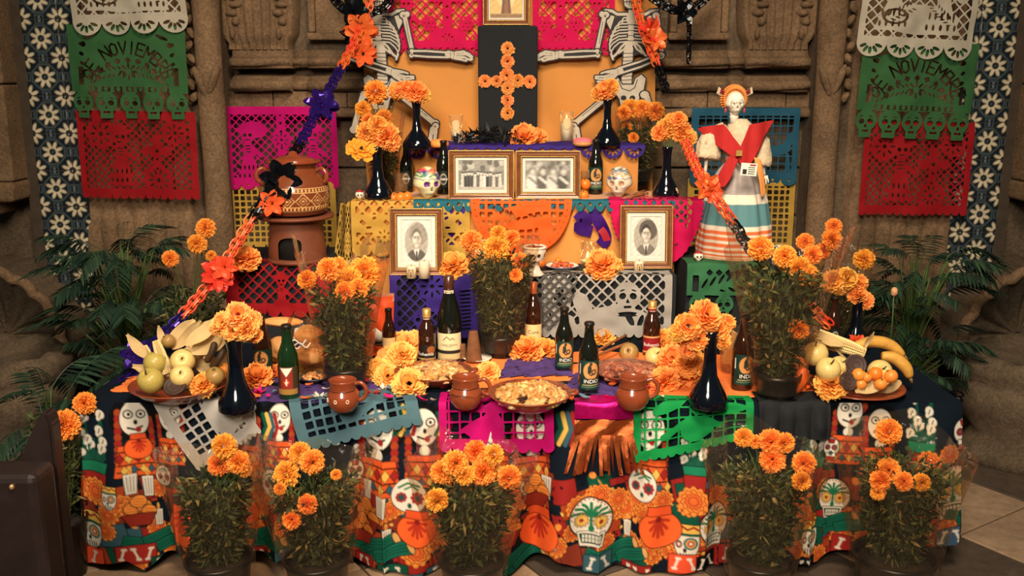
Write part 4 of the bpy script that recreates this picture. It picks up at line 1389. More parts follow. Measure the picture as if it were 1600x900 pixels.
# turquoise scalloped strip along the same edge and purple strip on the top step
def f_strip(W, H, n, eh):
 return make_field(W, H, None, .03, .01, .01, [], 'fan' if n < 12 else 'heart', None, eh=eh, en=n)
X0, W, H = px_drop(648, 1052, 333, 3.868, T3)
drape('papel_strip', 'turquoise scalloped paper strip along the front edge of the middle step', W, f_strip(W, H + .06, 26, .04), H + .06, P_TURQ, X0, 3.868, T3 + .001, .06, seed=10, step=.005)
a, b = P(634, 230, 4.245), P(1008, 230, 4.245)
W = b.x - a.x
H = T4 - P(800, 249, 4.245).z
drape('papel_strip', 'purple scalloped paper strip along the edge of the top step', W, f_strip(W, H + .25, 11, .05), H + .25, P_PUR, a.x, 4.245, T4, .25, seed=11, step=.005)
# crepe streamers in purple and red pinned on the face of the middle step
CR_P = M('purple_foil', (60, 22, 110), rough=.3, metal=.4, noise=(20, .3))
CR_R = M('dark_red_crepe', (150, 26, 40), rough=.5)
def streamer(label, pts_px, width, mat):
 pts = catmull([P(a, b, 3.868 - .004 * (i % 2)) for i, (a, b) in enumerate(pts_px)], 6)
 m = MB()
 V, F = [], []
 for i, p in enumerate(pts):
  q = pts[min(i + 1, len(pts) - 1)] - pts[max(i - 1, 0)]
  nrm = Vector((-q.z, 0, q.x)).normalized() * width / 2
  for e in (-1, 1):
   V.append((p + nrm * e)[:])
  if i:
   F.append((2 * i - 2, 2 * i - 1, 2 * i + 1, 2 * i))
 me = mk('crepe_streamer', V, F, mat, True)
 tag(link('crepe_streamer', me), label, 'streamer')
streamer('purple foil streamer hanging right of the left portrait frame', [(702, 326), (700, 350), (704, 372), (700, 388)], .035, CR_P)
streamer('purple foil streamer hanging left of the orange half-round paper', [(727, 326), (724, 345), (728, 362)], .04, CR_P)
streamer('short red streamer behind the left portrait frame', [(694, 384), (708, 390), (722, 388)], .022, CR_R)
streamer('wide purple foil streamer beside the pink ruffled paper', [(902, 332), (915, 345), (905, 356), (925, 362)], .05, CR_P)
streamer('looped purple foil streamer beneath the pink ruffled paper', [(924, 330), (938, 350), (946, 372), (938, 384)], .05, CR_P)
streamer('dark red streamer beneath the pink ruffled paper', [(930, 352), (942, 362), (950, 378)], .03, CR_R)

# ---- sheets lying over the front edge of the table
def table_sheet(label, x0, x1, over, drop, field_fn, mat, skew=0.0, seed=0, fold=None, name='papel_banner', wave=.006, step=.0042):
 a, b = P(x0, 640, CY - .03), P(x1, 640, CY - .03)
 W, H = b.x - a.x, over + drop
 return drape(name, label, W, field_fn(W, H), H, mat, a.x, CY - .012, TZ + .006, over, wave=wave, seed=seed, shear=skew, flare=.06, fold=fold, step=step)
def fw(W, H):
 return make_field(W, H, 'square', .032, .008, .03, [lambda x, y: (d_ell(x, y, W * .66, H * .45, .04, .08), [])], 'scallop', None, eh=.015, en=14)
def turn(ang, px_, pz):
 """turn the sheet in its own plane about a point of the table edge"""
 def f(x, s, hd, xx, yy, zz):
  return xx, yy, zz
 return f
def f_rot(W, H):
 return fw(W, H)
def rot_fold(ang, W, over):
 c, sn = math.cos(ang), math.sin(ang)
 def f(x, s, hd, xx, yy, zz):
  lx, ls = x - W / 2, s - over
  rx, rs = lx * c - ls * sn, lx * sn + ls * c
  base = xx - x
  top = rs < 0
  h = np.maximum(rs, 0)
  Y = np.where(top, CY - .014 - rs, CY - .014 - .012 * (1 - np.exp(-h * 60)) - .08 * h - .008 * np.abs(np.sin(rx * 26)) * np.clip(h / .05, 0, 1))
  Z = np.where(top, TZ + .010 + .003 * np.sin(rx * 40), TZ + .010 - h)
  return base + W / 2 + rx, Y, Z
 return f
W_ = .25
table_sheet('white translucent cut paper hanging from the table under the left vase', 246, 370, .06, .22, fw, paper('clear_white', (206, 200, 190), .5), seed=1, fold=rot_fold(R(-32), .25, .09))
table_sheet('slate blue cut paper crumpled over the table edge beside the dotted mug', 452, 650, .12, .10, lambda W, H: make_field(W, H, 'square', .033, .009, .03, [lambda x, y: (d_seg(x, y, W * .45, H * .4, W * .7, H * .6, .03), [])], 'scallop', None, eh=.015, en=12), P_TEAL, seed=2, fold=rot_fold(R(-14), .40, .10))
mo_l = lambda W, H: [lambda x, y: (U(d_ell(x, y, W * .40, H * .28, .05, .045), d_poly(x, y, [(W * .18, H * .28), (W * .32, H * .42), (W * .32, H * .16)]), d_seg(x, y, W * .46, H * .4, W * .46, H * .05, .03), d_ell(x, y, W * .5, H * .62, W * .26, H * .13)), [d_ell(x, y, W * (.28 + .07 * k), H * (.62 + .04 * (k % 2)), .016, .006, .6 * (-1) ** k) for k in range(7)] + [d_circ(x, y, W * .62, H * .66, .01), d_circ(x, y, W * .70, H * .66, .01)])]
table_sheet('magenta cut paper sheet hanging over the table front below the round stew dish', 684, 866, .10, .165, lambda W, H: make_field(W, H, 'square', .034, .006, .026, mo_l(W, H), 'scallop', None, eh=.02, en=9), P_MAG, seed=3, skew=.02)
mo_g = lambda W, H: [lambda x, y: m_skull(x, y, W * .55, H * .66, .035), lambda x, y: (U(d_ell(x, y, W * .52, H * .36, .05, .05), d_seg(x, y, W * .45, H * .5, W * .25, H * .3, .012), d_seg(x, y, W * .6, H * .5, W * .72, H * .36, .012), d_ell(x, y, W * .78, H * .66, .06, .025), d_ell(x, y, W * .3, H * .72, .06, .02, .4)), [])]
def green_fold(x, s, hd, xx, yy, zz):
 W = .385
 lift = np.where(hd > 0, hd * (.42 * x / W), 0)
 return xx, yy - .01 * np.sin(x * 14) * np.clip(hd / .1, 0, 1), zz + lift
table_sheet('bright green cut paper sheet with skeletons hanging over the table front', 990, 1180, .06, .20, lambda W, H: make_field(W, H, 'square', .036, .006, .024, mo_g(W, H), 'scallop', None, eh=.014, en=14), P_BRIGHT, seed=4, fold=green_fold)
table_sheet('black plastic cut sheet crumpled over the table front near the right pot', 1186, 1300, .10, .12, lambda W, H: make_field(W, H, None, .03, .01, .02, [lambda x, y: (None, [d_ell(x, y, W * (.15 + .06 * k), H * (.62 + .05 * (k % 3)), .014, .005, .4) for k in range(7)])], 'flat', None), P_BLACK, seed=5, wave=.014)
# metallic pink header with copper foil fringe
FOILP = M('pink_foil', (200, 16, 110), rough=.25, metal=.7, noise=(18, .3), bump=(25, .4, .01))
COPPER = M('copper_foil', (206, 110, 62), rough=.22, metal=.9, noise=(22, .35), bump=(40, .5, .01))
a, b = P(898, 650, CY - .03), P(990, 650, CY - .03)
t = thing('foil_fringe', 'metallic pink foil strip with a copper tinsel fringe hanging over the table front', 'fringe', (a.x, CY - .022, TZ))
W = b.x - a.x
u, v, F = uvgrid(20, 10, 0, W, 0, .10)
link('foil_header', mk('foil_header', np.stack([u, np.maximum(0, v - .045) * 1.0 - .004 + .004 * np.sin(u * 40), np.where(v > .045, .012 + .006 * np.sin(u * 30 + v * 50), -.045 + v * 1.2)], 1), F, FOILP), t)
u, v, F = uvgrid(18, 6, 0, W, 0, 1)
link('fringe_band', mk('fringe_band', np.stack([u, -.010 - .006 * np.sin(u * 60 + v * 4), -.045 - .055 * v], 1), F, COPPER), t)
for k in range(17):
 x = .004 + k * (W - .01) / 16
 ln = .115 + .02 * rng.random()
 u, v, F = uvgrid(2, 10, -.006, .006, 0, 1)
 tw = rng.uniform(-1.4, 1.4)
 lean = (k - 8) * .0016 + rng.uniform(-.004, .004)
 a_ = tw * v
 V = np.stack([x + lean * v * 3 + u * np.cos(a_), -.014 - .012 * v + u * np.sin(a_) + .003 * np.sin(v * 5 + k), -.095 - ln * v], 1)
 link('fringe_strand', mk('fringe_strand', V, F, COPPER), t)
# ================================================================== cardboard skeleton cutouts
BONE = M('bone_print', (176, 166, 148), rough=.6, noise=(40, .12))
BOARD = M('black_card', (20, 20, 22), rough=.6)
SKY_ = 4.585
SKS = ppm(600, 80, SKY_)
SKZ = (P(594, 0, SKY_).z - P(594, 150, SKY_).z) / 150

def mirror_pts(x):
 return x
rivet_me = mk('rivet', *lathe([(0, 0), (.006, 0), (.006, .002), (0, .003)], 10), BONE)
def skeleton(label, mir):
 cx = 594 if not mir else 983
 o3 = P(cx, 150, SKY_)
 t = thing('skeleton_cutout', label, 'decoration', o3)
 sg = -1 if mir else 1
 def S(ax, ay, bx, by, r0, r1=None):
  return lambda x, y: d_seg(x, y, ax, ay, bx, by, r0, r1)
 def PL(*pts):
  return lambda x, y: d_poly(x, y, pts)
 def EL(cx_, cy_, rx, ry, a=0.0):
  return lambda x, y: d_ell(x, y, cx_, cy_, rx, ry, a)
 def LN(r, *pts):
  return lambda x, y: d_line(x, y, pts, r)
 def piece(name, solids, cuts, lay, out=1.9, fillboard=None):
  xs = []
  fu = lambda x, y: U(*[s(x, y) for s in solids])
  # bounding box by sampling
  gx, gy = np.meshgrid(np.arange(520, 780, 2.0), np.arange(-75, 260, 2.0))
  m = fu(gx, gy) < out + 2
  if fillboard:
   m |= fillboard(gx, gy) < out + 2
  x0, x1, y0, y1 = gx[m].min() - 3, gx[m].max() + 3, gy[m].min() - 3, gy[m].max() + 3
  bf = (lambda x, y: (U(fu(x, y), fillboard(x, y)) if fillboard else fu(x, y)) - out)
  pf = (lambda x, y: SUB(fu(x, y), *[c(x, y) for c in cuts]))
  def build(nm, f, yoff, mat, th, step):
   me = cut_sheet(nm, x1 - x0, y1 - y0, step, f, lambda x, y: (sg * (x - 594) / SKS, np.full_like(x, yoff), (150 - y) * SKZ), mat, None, x0, y0, False)
   bm = bmesh.new()
   bm.from_mesh(me)
   ex = bmesh.ops.extrude_edge_only(bm, edges=[e for e in bm.edges if e.is_boundary])
   for v in ex['geom']:
    if isinstance(v, bmesh.types.BMVert):
     v.co.y += th
   bmesh.ops.recalc_face_normals(bm, faces=bm.faces[:])
   bm.to_mesh(me)
   bm.free()
   return me
  b = link(name, build(name, bf, -lay, BOARD, .002, 1.3), t)
  link(name + '_print', build(name + '_print', pf, -lay - .0012, BONE, .001, .8), b)
 c0 = 594
 # torso
 sol, cut = [], []
 sol += [PL((588, 22), (600, 22), (602, 30), (598, 38), (590, 38), (586, 30)), S(594, 36, 594, 62, 4.2), PL((589, 60), (599, 60), (597, 72), (594, 77), (591, 72))]
 for y_ in (38, 47, 55, 63):
  cut.append(LN(.5, (588, y_), (600, y_)))
 for e in (-1, 1):
  wd = [14, 20, 25, 28.5, 31, 32.5, 33, 32.5, 30]
  for k in range(9):
   ys = 27 + k * 4.6
   w_ = wd[k]
   dn = 4 + k * 1.5
   sol.append(LN(1.05, (c0 + e * 5.5, ys + .4), (c0 + e * (4 + w_ * .45), ys + .2 + .2 * k), (c0 + e * (w_ * .86), ys - 2 + .7 * dn), (c0 + e * w_, ys + dn), (c0 + e * w_ * .97, ys + dn + 5)))
  sol.append(LN(1.7, (c0 + e * 5, 64), (c0 + e * 14, 72), (c0 + e * 22, 84), (c0 + e * 27, 88)))
  sol.append(LN(1.5, (c0 + e * 5, 68), (c0 + e * 10, 76), (c0 + e * 18, 82)))
  sol.append(LN(1.6, (c0 + e * 30, 84), (c0 + e * 27, 92)))
  sol.append(LN(2.2, (c0 + e * 6, 22), (c0 + e * 22, 22), (c0 + e * 30, 17), (c0 + e * 40, 16)))
  sol.append(PL((c0 + e * 26, 25), (c0 + e * 40, 22), (c0 + e * 38, 34), (c0 + e * 32, 46), (c0 + e * 29, 36)))
 sol += [S(594, 14, 594, 24, 4.5), S(597, 76, 599, 129, 7.2, 8)]
 for y_ in range(82, 130, 6):
  cut.append(LN(.55, (586, y_), (608, y_ + 1)))
 rib = lambda x, y: U(d_ell(x, y, 594, 52, 31, 33), d_poly(x, y, [(575, 26), (613, 26), (618, 70), (570, 70)]))
 hollow = lambda x, y: d_poly(x, y, [(594, 80), (614, 94), (574, 94)])
 piece('torso', sol, cut, .004, fillboard=lambda x, y: SUB(rib(x, y), hollow(x, y)))
 # skull and jaw
 piece('skull', [EL(594, -24, 21, 24), PL((580, -12), (608, -12), (605, 9), (599, 13), (589, 13), (583, 9))],
          [EL(586, -22, 5.5, 6), EL(602, -22, 5.5, 6), PL((594, -15), (597, -8), (591, -8)), LN(.6, (583, 3), (605, 3)), LN(.5, (586, -1), (586, 7)), LN(.5, (590, -1), (590, 8)), LN(.5, (594, -1), (594, 8)), LN(.5, (598, -1), (598, 8)), LN(.5, (602, -1), (602, 7))], .010)
 # pelvis
 piece('pelvis', [PL((569, 122), (576, 116), (585, 122), (588, 132), (606, 132), (612, 122), (620, 117), (628, 124), (627, 138), (618, 142), (610, 154), (600, 160), (588, 160), (580, 152), (572, 142)), S(582, 152, 586, 166, 4), S(606, 152, 603, 166, 4), S(586, 168, 603, 168, 3.4)],
          [EL(589, 153, 4.5, 4), EL(603, 153, 4.5, 4), LN(.7, (582, 124), (586, 137), (594, 142), (606, 138), (611, 126))], .007)
 # raised arm reaching to the centre
 piece('upper_arm', [S(636, 26, 646, 76, 3.4, 3.2), EL(634, 23, 5.5, 5), EL(640, 22, 4, 4.4), EL(645, 80, 5, 4)], [LN(.45, (638, 33), (643, 68))], .010)
 hand = [S(703, 84, 712, 86, 5.5, 5.5)]
 for (a, b_, c_, d_, r_) in ((710, 82, 727, 80, 1.9), (711, 84, 730, 84, 1.9), (711, 87, 728, 89, 1.9), (710, 90, 722, 92, 1.9)):
  hand.append(S(a, b_, c_, d_, r_))
 for pts in (((727, 80), (736, 84), (740, 88)), ((730, 84), (737, 88), (740, 92)), ((728, 89), (734, 92), (738, 93)), ((722, 92), (728, 94), (731, 94))):
  hand.append(LN(1.6, *pts))
 piece('forearm', [LN(1.6, (646, 79), (668, 79), (702, 81.5)), LN(1.5, (645, 86), (670, 88), (702, 89)), EL(645, 86, 3.4, 3.4), EL(646, 79, 3.4, 3)] + hand,
          [LN(.4, (706, 81), (706, 91)), LN(.4, (712, 80), (711, 92)), LN(.35, (716, 83), (726, 82)), LN(.35, (716, 86), (727, 86.5))], .014, fillboard=lambda x, y: d_seg(x, y, 646, 83, 702, 85, 3))
 # lower arm crossing the hips
 piece('upper_arm', [S(554, 28, 546, 80, 3.4, 3.2), EL(556, 24, 5.5, 5), EL(545, 84, 5, 4)], [], .010)
 hand = [S(610, 110, 619, 114, 5.5)]
 for (a, b_, c_, d_) in ((618, 112, 632, 112), (618, 114, 634, 119), (618, 117, 634, 123), (617, 119, 628, 126)):
  hand.append(S(a, b_, c_, d_, 1.8))
 for pts in (((620, 109), (630, 111), (639, 114)), ((634, 119), (642, 119), (648, 119)), ((634, 123), (642, 123), (648, 122)), ((628, 126), (636, 127), (645, 127))):
  hand.append(LN(1.5, *pts))
 piece('forearm', [LN(1.6, (546, 82), (580, 96), (612, 106)), LN(1.5, (544, 89), (578, 104), (609, 114)), EL(545, 86, 4, 4)] + hand,
          [LN(.4, (614, 107), (612, 117)), LN(.35, (622, 115), (632, 118)), LN(.35, (622, 117), (632, 121.5))], .014, fillboard=lambda x, y: d_seg(x, y, 546, 86, 610, 109, 3))
 # bent leg
 piece('thigh', [S(628, 150, 676, 191, 4.2, 4.2), EL(624, 146, 7, 6), EL(680, 194, 6.5, 6)], [LN(.5, (638, 156), (668, 182))], .010)
 piece('shin', [S(678, 204, 672, 226, 6, 4.2), LN(2.0, (682, 206), (679, 226)), EL(681, 198, 5, 5)], [LN(.7, (677, 212), (676, 224))], .014)
 piece('thigh', [S(566, 152, 552, 200, 4.2), EL(570, 148, 7, 6), EL(551, 204, 6.5, 6)], [], .010)
 for (a, b_) in ((635, 23), (681, 197), (646, 83), (545, 86)):
  link('rivet', rivet_me, t, (sg * (a - 594) / SKS, -.018, (150 - b_) * SKZ), (PI / 2, 0, 0))
 return t
skeleton('flat jointed skeleton cutout left of the black cross panel', False)
skeleton('flat jointed skeleton cutout right of the black cross panel', True)

# ================================================================== picture frames
FRM = M('bronze_wood', (112, 66, 36), rough=.4, metal=.15, noise=(30, .2), coat=.2)
GILT = M('gilt_bead', (214, 170, 96), rough=.35, metal=.6, noise=(60, .2))
MATB = M('ivory_mat', (200, 194, 180), rough=.8)
PHOTO = M('photo_print', rough=.5, attr=True)
def rect_loops(w, h, loops, mat, name, closed_back=True):
 V, F = [], []
 n = len(loops)
 for ins, y in loops:
  a, b = w / 2 - ins, h / 2 - ins
  V += [(-a, y, -b), (a, y, -b), (a, y, b), (-a, y, b)]
 for k in range(n - 1):
  for j in range(4):
   q = (j + 1) % 4
   F.append((4 * k + j, 4 * k + q, 4 * k + 4 + q, 4 * k + 4 + j))
 return mk(name, V, F, mat, False)
def portrait_man(p, hair, dark):
 """generic head-and-shoulders portrait in an oval"""
 for k in range(1):
  p.fill(lambda x, y: d_ell(x, y, 0, 0, .80, .92), (176, 168, 152))
 ov = lambda d: (lambda x, y: np.maximum(d(x, y), d_ell(x, y, 0, 0, .80, .92)))
 p.fill(ov(lambda x, y: d_ell(x, y, .15, .35, .62, .5)), (150, 142, 128) if not dark else (92, 84, 74))
 p.fill(ov(lambda x, y: U(d_ell(x, y, 0, -.95, .74, .62), d_seg(x, y, 0, -.4, 0, -.2, .2))), (88, 80, 72) if not dark else (120, 112, 100))
 p.fill(ov(lambda x, y: d_seg(x, y, 0, -.36, 0, -.05, .17)), (196, 186, 168))
 p.fill(ov(lambda x, y: d_poly(x, y, [(-.2, -.36), (.2, -.36), (.02, -.8)])), (226, 220, 206))
 p.fill(ov(lambda x, y: d_poly(x, y, [(-.05, -.44), (.06, -.44), (.08, -.86), (-.05, -.86)])), (52, 46, 42))
 p.fill(lambda x, y: d_ell(x, y, 0, .2, .31, .42), hair)
 p.fill(lambda x, y: d_ell(x, y, .01, .10, .265, .34), (222, 212, 194))
 p.fill(lambda x, y: d_ell(x, y, .17, .06, .1, .26), (196, 184, 166))
 for e in (-1, 1):
  p.fill(lambda x, y: d_ell(x, y, e * .1 + .01, .16, .05, .024), (60, 52, 46))
  p.fill(lambda x, y: d_ell(x, y, e * .11 + .01, .23, .07, .014), (72, 62, 54))
  p.fill(lambda x, y: d_ell(x, y, e * .285, .1, .035, .08), (206, 194, 176))
 p.fill(lambda x, y: d_seg(x, y, .03, .14, .04, .01, .014), (160, 148, 132))
 p.fill(lambda x, y: d_ell(x, y, .02, -.09, .09, .018), (120, 104, 92))
def group_photo(p, n, big):
 r2 = random.Random(n)
 p.fill(lambda x, y: y - 2, (128, 124, 112))
 p.fill(lambda x, y: .3 - y, (150, 146, 134))
 for k in range(14):
  a, b = r2.uniform(-1, 1), r2.uniform(.35, 1)
  p.fill(lambda x, y: d_ell(x, y, a, b, .12, .2), (96, 92, 82) if k % 2 else (190, 186, 174))
 p.fill(lambda x, y: d_box(x, y, 0, -.85, 1, .2), (182, 176, 160))
 if big:
  for k in range(4):
   cx_ = -.72 + k * .46
   c = [(226, 222, 210), (90, 86, 78), (214, 210, 198), (70, 66, 60)][k]
   p.fill(lambda x, y: d_ell(x, y, cx_, -.55, .26, .62), c)
   p.fill(lambda x, y: d_ell(x, y, cx_ + .03, .28, .15, .26), (86, 80, 72))
   p.fill(lambda x, y: d_ell(x, y, cx_ + .04, .2, .115, .2), (212, 206, 192))
   p.fill(lambda x, y: d_seg(x, y, cx_ - .1, -.2, cx_ + .2, -.6, .06), (234, 230, 220) if k % 2 else (110, 104, 94))
 else:
  for k in range(n):
   cx_ = -.9 + 1.8 * (k + .5) / n
   hh = r2.uniform(-.1, .18)
   c = r2.choice([(60, 56, 50), (228, 224, 212), (100, 94, 84), (40, 38, 36), (206, 200, 188)])
   p.fill(lambda x, y: d_seg(x, y, cx_, hh - .15, cx_, -.72, .06, .075), c)
   p.fill(lambda x, y: d_ell(x, y, cx_, hh + .04, .055, .13), (222, 214, 198))
   p.fill(lambda x, y: d_ell(x, y, cx_, hh + .14, .06, .06), (40, 36, 32))
def saint(p):
 p.fill(lambda x, y: y - 3, (232, 190, 110))
 p.fill(lambda x, y: d_ell(x, y, 0, .3, .7, .9), (246, 220, 150))
 p.fill(lambda x, y: d_poly(x, y, [(-.16, .5), (.16, .5), (.32, -.82), (-.32, -.82)]), (110, 66, 36))
 p.fill(lambda x, y: d_poly(x, y, [(-.08, .4), (.08, .4), (.12, -.8), (-.12, -.8)]), (148, 92, 50))
 p.fill(lambda x, y: d_ell(x, y, 0, .62, .13, .16), (214, 164, 120))
 p.fill(lambda x, y: d_box(x, y, 0, -.92, 1, .1), (150, 110, 62))
def frame(label, loc, w, h, draw, matw, tilt=R(7), rz=0.0, mw=.030, soft=.07):
 t = thing('photo_frame', label, 'picture frame', loc, rz)
 g = bpy.data.objects.new('frame_pivot', None)
 def tf(me):
  me.transform(Matrix.Rotation(-tilt, 4, 'X') @ Matrix.Translation((0, 0, h / 2)))
  return me
 bpy.data.objects.remove(g)
 link('moulding', tf(rect_loops(w, h, [(0, .018), (0, -.004), (.0025, -.008), (.005, -.0085), (.006, -.006), (.012, -.004), (.018, -.007), (.021, -.006), (mw - .001, 0), (mw, .006)], FRM, 'moulding')), t)
 for nm, ins, r0, r1, yy in (('gilt_edge', .0028, .0017, .0, -.0082), ('bead_trim', mw - .0055, .0022, .0012, -.006)):
  a, b = w / 2 - ins, h / 2 - ins
  pts, rad = [], []
  per = [(-a, -b), (a, -b), (a, b), (-a, b), (-a, -b)]
  for (x0, z0), (x1, z1) in zip(per[:-1], per[1:]):
   ln = math.hypot(x1 - x0, z1 - z0)
   m = int(ln / .0018)
   for i in range(m):
    pts.append((x0 + (x1 - x0) * i / m, yy, z0 + (z1 - z0) * i / m))
    rad.append(r0 * .55 + r0 * .6 * abs(math.sin(i * PI / 4)) if r1 else r0)
  pts.append(pts[0])
  rad.append(rad[0])
  V, F = tube(pts, rad, 5, False)
  link(nm, tf(mk(nm, V, F, GILT)), t)
 iw, ih = w - 2 * mw, h - 2 * mw
 link('mat_board', tf(rect_loops(iw + .004, ih + .004, [(0, .004), (matw, .003), (matw + .0022, .0055)], MATB, 'mat_board')), t)
 pw, ph = iw - 2 * matw, ih - 2 * matw
 u, v, F = uvgrid(96, 96, -1, 1, -1, 1)
 p = Paint(u, v, (226, 220, 206))
 p.w = soft
 draw(p)
 p.c *= .80 * (1 + .16 * (vnoise(u * 9, v * 9, 3)[:, None] - .5))
 link('photograph', tf(mk('photograph', np.stack([u * pw / 2, np.full_like(u, .0058), v * ph / 2], 1), F, PHOTO, True, p.c)), t)
 link('backing', tf(MB().box(-w / 2 + .004, w / 2 - .004, .008, .016, -h / 2 + .004, h / 2 - .004).mesh('backing', WOOD, False)), t)
 link('easel_leg', mk('easel_leg', *tube([(0, .03, h * .62), (0, .085, .004)], .004, 6), WOOD), t)
 return t
s = ppm(650, 380, 3.70)
l1 = on(651, 430, T2)
frame('tall bronze frame with an oval portrait of a man, two candles before it', l1, 82 / s, 103 / s, lambda p: portrait_man(p, (110, 100, 86), False), .016)
l2 = on(1009, 420, T2)
frame('tall bronze frame with a dark oval portrait of a man, right on the lower step', l2, 84 / s, 101 / s, lambda p: (p.fill(lambda x, y: d_ell(x, y, 0, 0, .8, .92), (70, 64, 56)), portrait_man(p, (46, 42, 38), True)), .016)
s = ppm(750, 280, 3.92)
frame('wide bronze frame with a photograph of a standing crowd', on(752, 313, T3), 103 / s, 78 / s, lambda p: group_photo(p, 13, False), .012, soft=.05)
frame('wide bronze frame with a close photograph of four people', on(856, 311, T3), 103 / s, 76 / s, lambda p: group_photo(p, 4, True), .012, soft=.15)
s = ppm(790, 20, 4.52)
frame('small frame with a saint picture on top of the black cross panel', Vector((P(791, 36, 4.5).x, 4.50, zt + .002)), 73 / s, 92 / s, saint, .008, R(4), mw=.026)

# paper flower cross on the panel
# ================================================================== candles and glasses
GLASS = film_mat('thin_glass', (252, 252, 250), .07, .05, .03)
WAX = M('candle_wax', (240, 226, 196), rough=.45, transl=.3)
FLAME = M('flame', (255, 200, 110), emit=((255, 196, 96), 14))
def flame(parent, z, s=1.0, power=.25):
 link('flame', mk('flame', *lathe([(0, 0), (.0035 * s, .004 * s), (.005 * s, .010 * s), (.0035 * s, .02 * s), (.0, .032 * s)], 10), FLAME), parent, (0, 0, z))
 if power:
  ld = bpy.data.lights.new('candle_light', 'POINT')
  ld.energy = power
  ld.color = (1, .62, .28)
  ld.shadow_soft_size = .015
  lo = bpy.data.objects.new('candle_light', ld)
  COL.objects.link(lo)
  lo.parent = parent
  lo.location = (0, 0, z + .022 * s)
def votive(label, loc, h, r0, r1, wax, lab=False):
 t = thing('votive_candle', label, 'candle', loc)
 link('glass', mk('glass', *lathe([(0, .001), (r0, .001), (r0 + .001, .006), (r1, h - .006), (r1 + .001, h), (r1 - .0015, h), (r1 - .002, h - .006), (r0 - .001, .008), (0, .008)], 28), GLASS), t)
 rw = r0 + (r1 - r0) * wax - .003
 link('wax', mk('wax', *lathe([(0, .009), (r0 - .003, .009), (rw, h * wax), (rw * .6, h * wax - .003), (0, h * wax - .004)], 24), WAX), t)
 link('wick', mk('wick', *tube([(0, 0, h * wax - .004), (0, 0, h * wax + .008)], .001, 5), BOARD), t)
 flame(t, h * wax + .006, 1.0, .18)
 u, v, F = uvgrid(20, 20, -.62, .62, .46, .82)
 ex = cut_sheet('glass_label', 1.2, .4, .04, lambda x, y: d_ell(x, y, -PI / 2, .62, .55, .19), lambda x, y: ((r0 + (r1 - r0) * y + .0012) * np.cos(x), (r0 + (r1 - r0) * y + .0012) * np.sin(x), y * h), M('votive_label', (226, 190, 140), rough=.5), None, -PI / 2 - .6, .42)
 link('glass_label', ex, t)
votive('lit votive candle in a glass left of the black cross panel', on(713, 222, T4), .125, .024, .035, .48)
votive('votive candle in a white frosted glass right of the black cross panel', on(885, 222, T4), .14, .027, .036, .62)
def tumbler(name, label, loc, h, r, water=.6, tint=(250, 250, 246), candle=False):
 t = thing(name, label, 'glass', loc)
 V, F = lathe([(0, .001), (r * .8, .001), (r * .82, .008), (r, h), (r - .0018, h), (r * .8, .012), (0, .012)], 30)
 link('glass', mk('glass', V, F, GLASS), t)
 if water:
  link('water', mk('water', *lathe([(0, .013), (r * .79, .013), (r * (.8 + .2 * water) - .003, h * water), (0, h * water)], 24), film_mat('still_water', (252, 240, 222), .08, .03)), t)
 for k in range(0):
  a = 2 * PI * k / 12
  link('glass_rib', mk('glass_rib', *tube([(r * .83 * math.cos(a), r * .83 * math.sin(a), .01), (r * .96 * math.cos(a), r * .96 * math.sin(a), h * .75)], .0012, 4), GLASS), t)
 if candle:
  link('wax', mk('wax', *lathe([(0, .013), (r * .78, .013), (r * .84, h * .22), (0, h * .22)], 20), WAX), t)
  flame(t, h * .24, 1.1, .2)
 return t
tumbler('tumbler', 'short water glass behind the mandarins on the middle step', on(627, 302, T3), .09, .034)
tumbler('tumbler', 'fluted water glass behind the left decorated sugar skull', on(664, 292, T3), .105, .036, .8)
tumbler('tumbler', 'fluted glass with a lit candle inside on the lower step', on(918, 414, T2), .10, .036, 0, candle=True)
tumbler('tumbler', 'tall water glass left of the beer bottle on the middle step', on(913, 300, T3), .09, .03, .7)
# two pillar candles and one more
def pillar(label, px_, py_, h, r, printed=False):
 t = thing('pillar_candle', label, 'candle', on(px_, py_, T2))
 link('wax', mk('wax', *lathe([(0, 0), (r, 0), (r, h - .002), (r * .9, h + .001), (r * .7, h - .003), (0, h - .005)], 22), WAX), t)
 link('wick', mk('wick', *tube([(0, 0, h - .005), (.001, 0, h + .006)], .001, 5), BOARD), t)
 if printed:
  u, v, F = uvgrid(14, 14, -PI / 2 - .55, -PI / 2 + .55, h * .12, h * .78)
  p = Paint((u + PI / 2) / .55, (v / h - .45) / .33, (150, 122, 84))
  p.w = .15
  p.fill(lambda x, y: d_ell(x, y, 0, .1, .5, .75), (206, 180, 130))
  p.fill(lambda x, y: d_seg(x, y, 0, .35, 0, -.7, .18, .34), (96, 62, 44))
  link('saint_print', mk('saint_print', np.stack([(r + .0006) * np.cos(u), (r + .0006) * np.sin(u), v], 1), F, PHOTO, True, p.c), t)
pillar('short ivory candle with a printed picture before the left portrait frame', 643, 434, .046, .019, True)
pillar('plain ivory candle before the left portrait frame', 663, 434, .064, .0205)
pillar('small ivory candle before the right portrait frame', 998, 424, .042, .019, True)
# ================================================================== flowers
MARI = M('marigold_petal', (244, 122, 22), rough=.65, transl=.25, rand=.4, attr=True)
SILK = M('silk_marigold_petal', (252, 152, 52), rough=.7, transl=.3, rand=.45, attr=True)
LEAF = M('marigold_leaf', (66, 76, 34), rough=.6, transl=.25, attr=True)
STEM = M('green_stem', (62, 84, 36), rough=.6)
POTBLK = M('black_plastic', (16, 17, 18), rough=.35, spec=.5)
SOIL = M('dark_soil', (40, 30, 22), rough=.95, noise=(60, .4), bump=(80, .8, .01))
FILM = film_mat('cellophane', (255, 244, 230), .10, .10, .022)

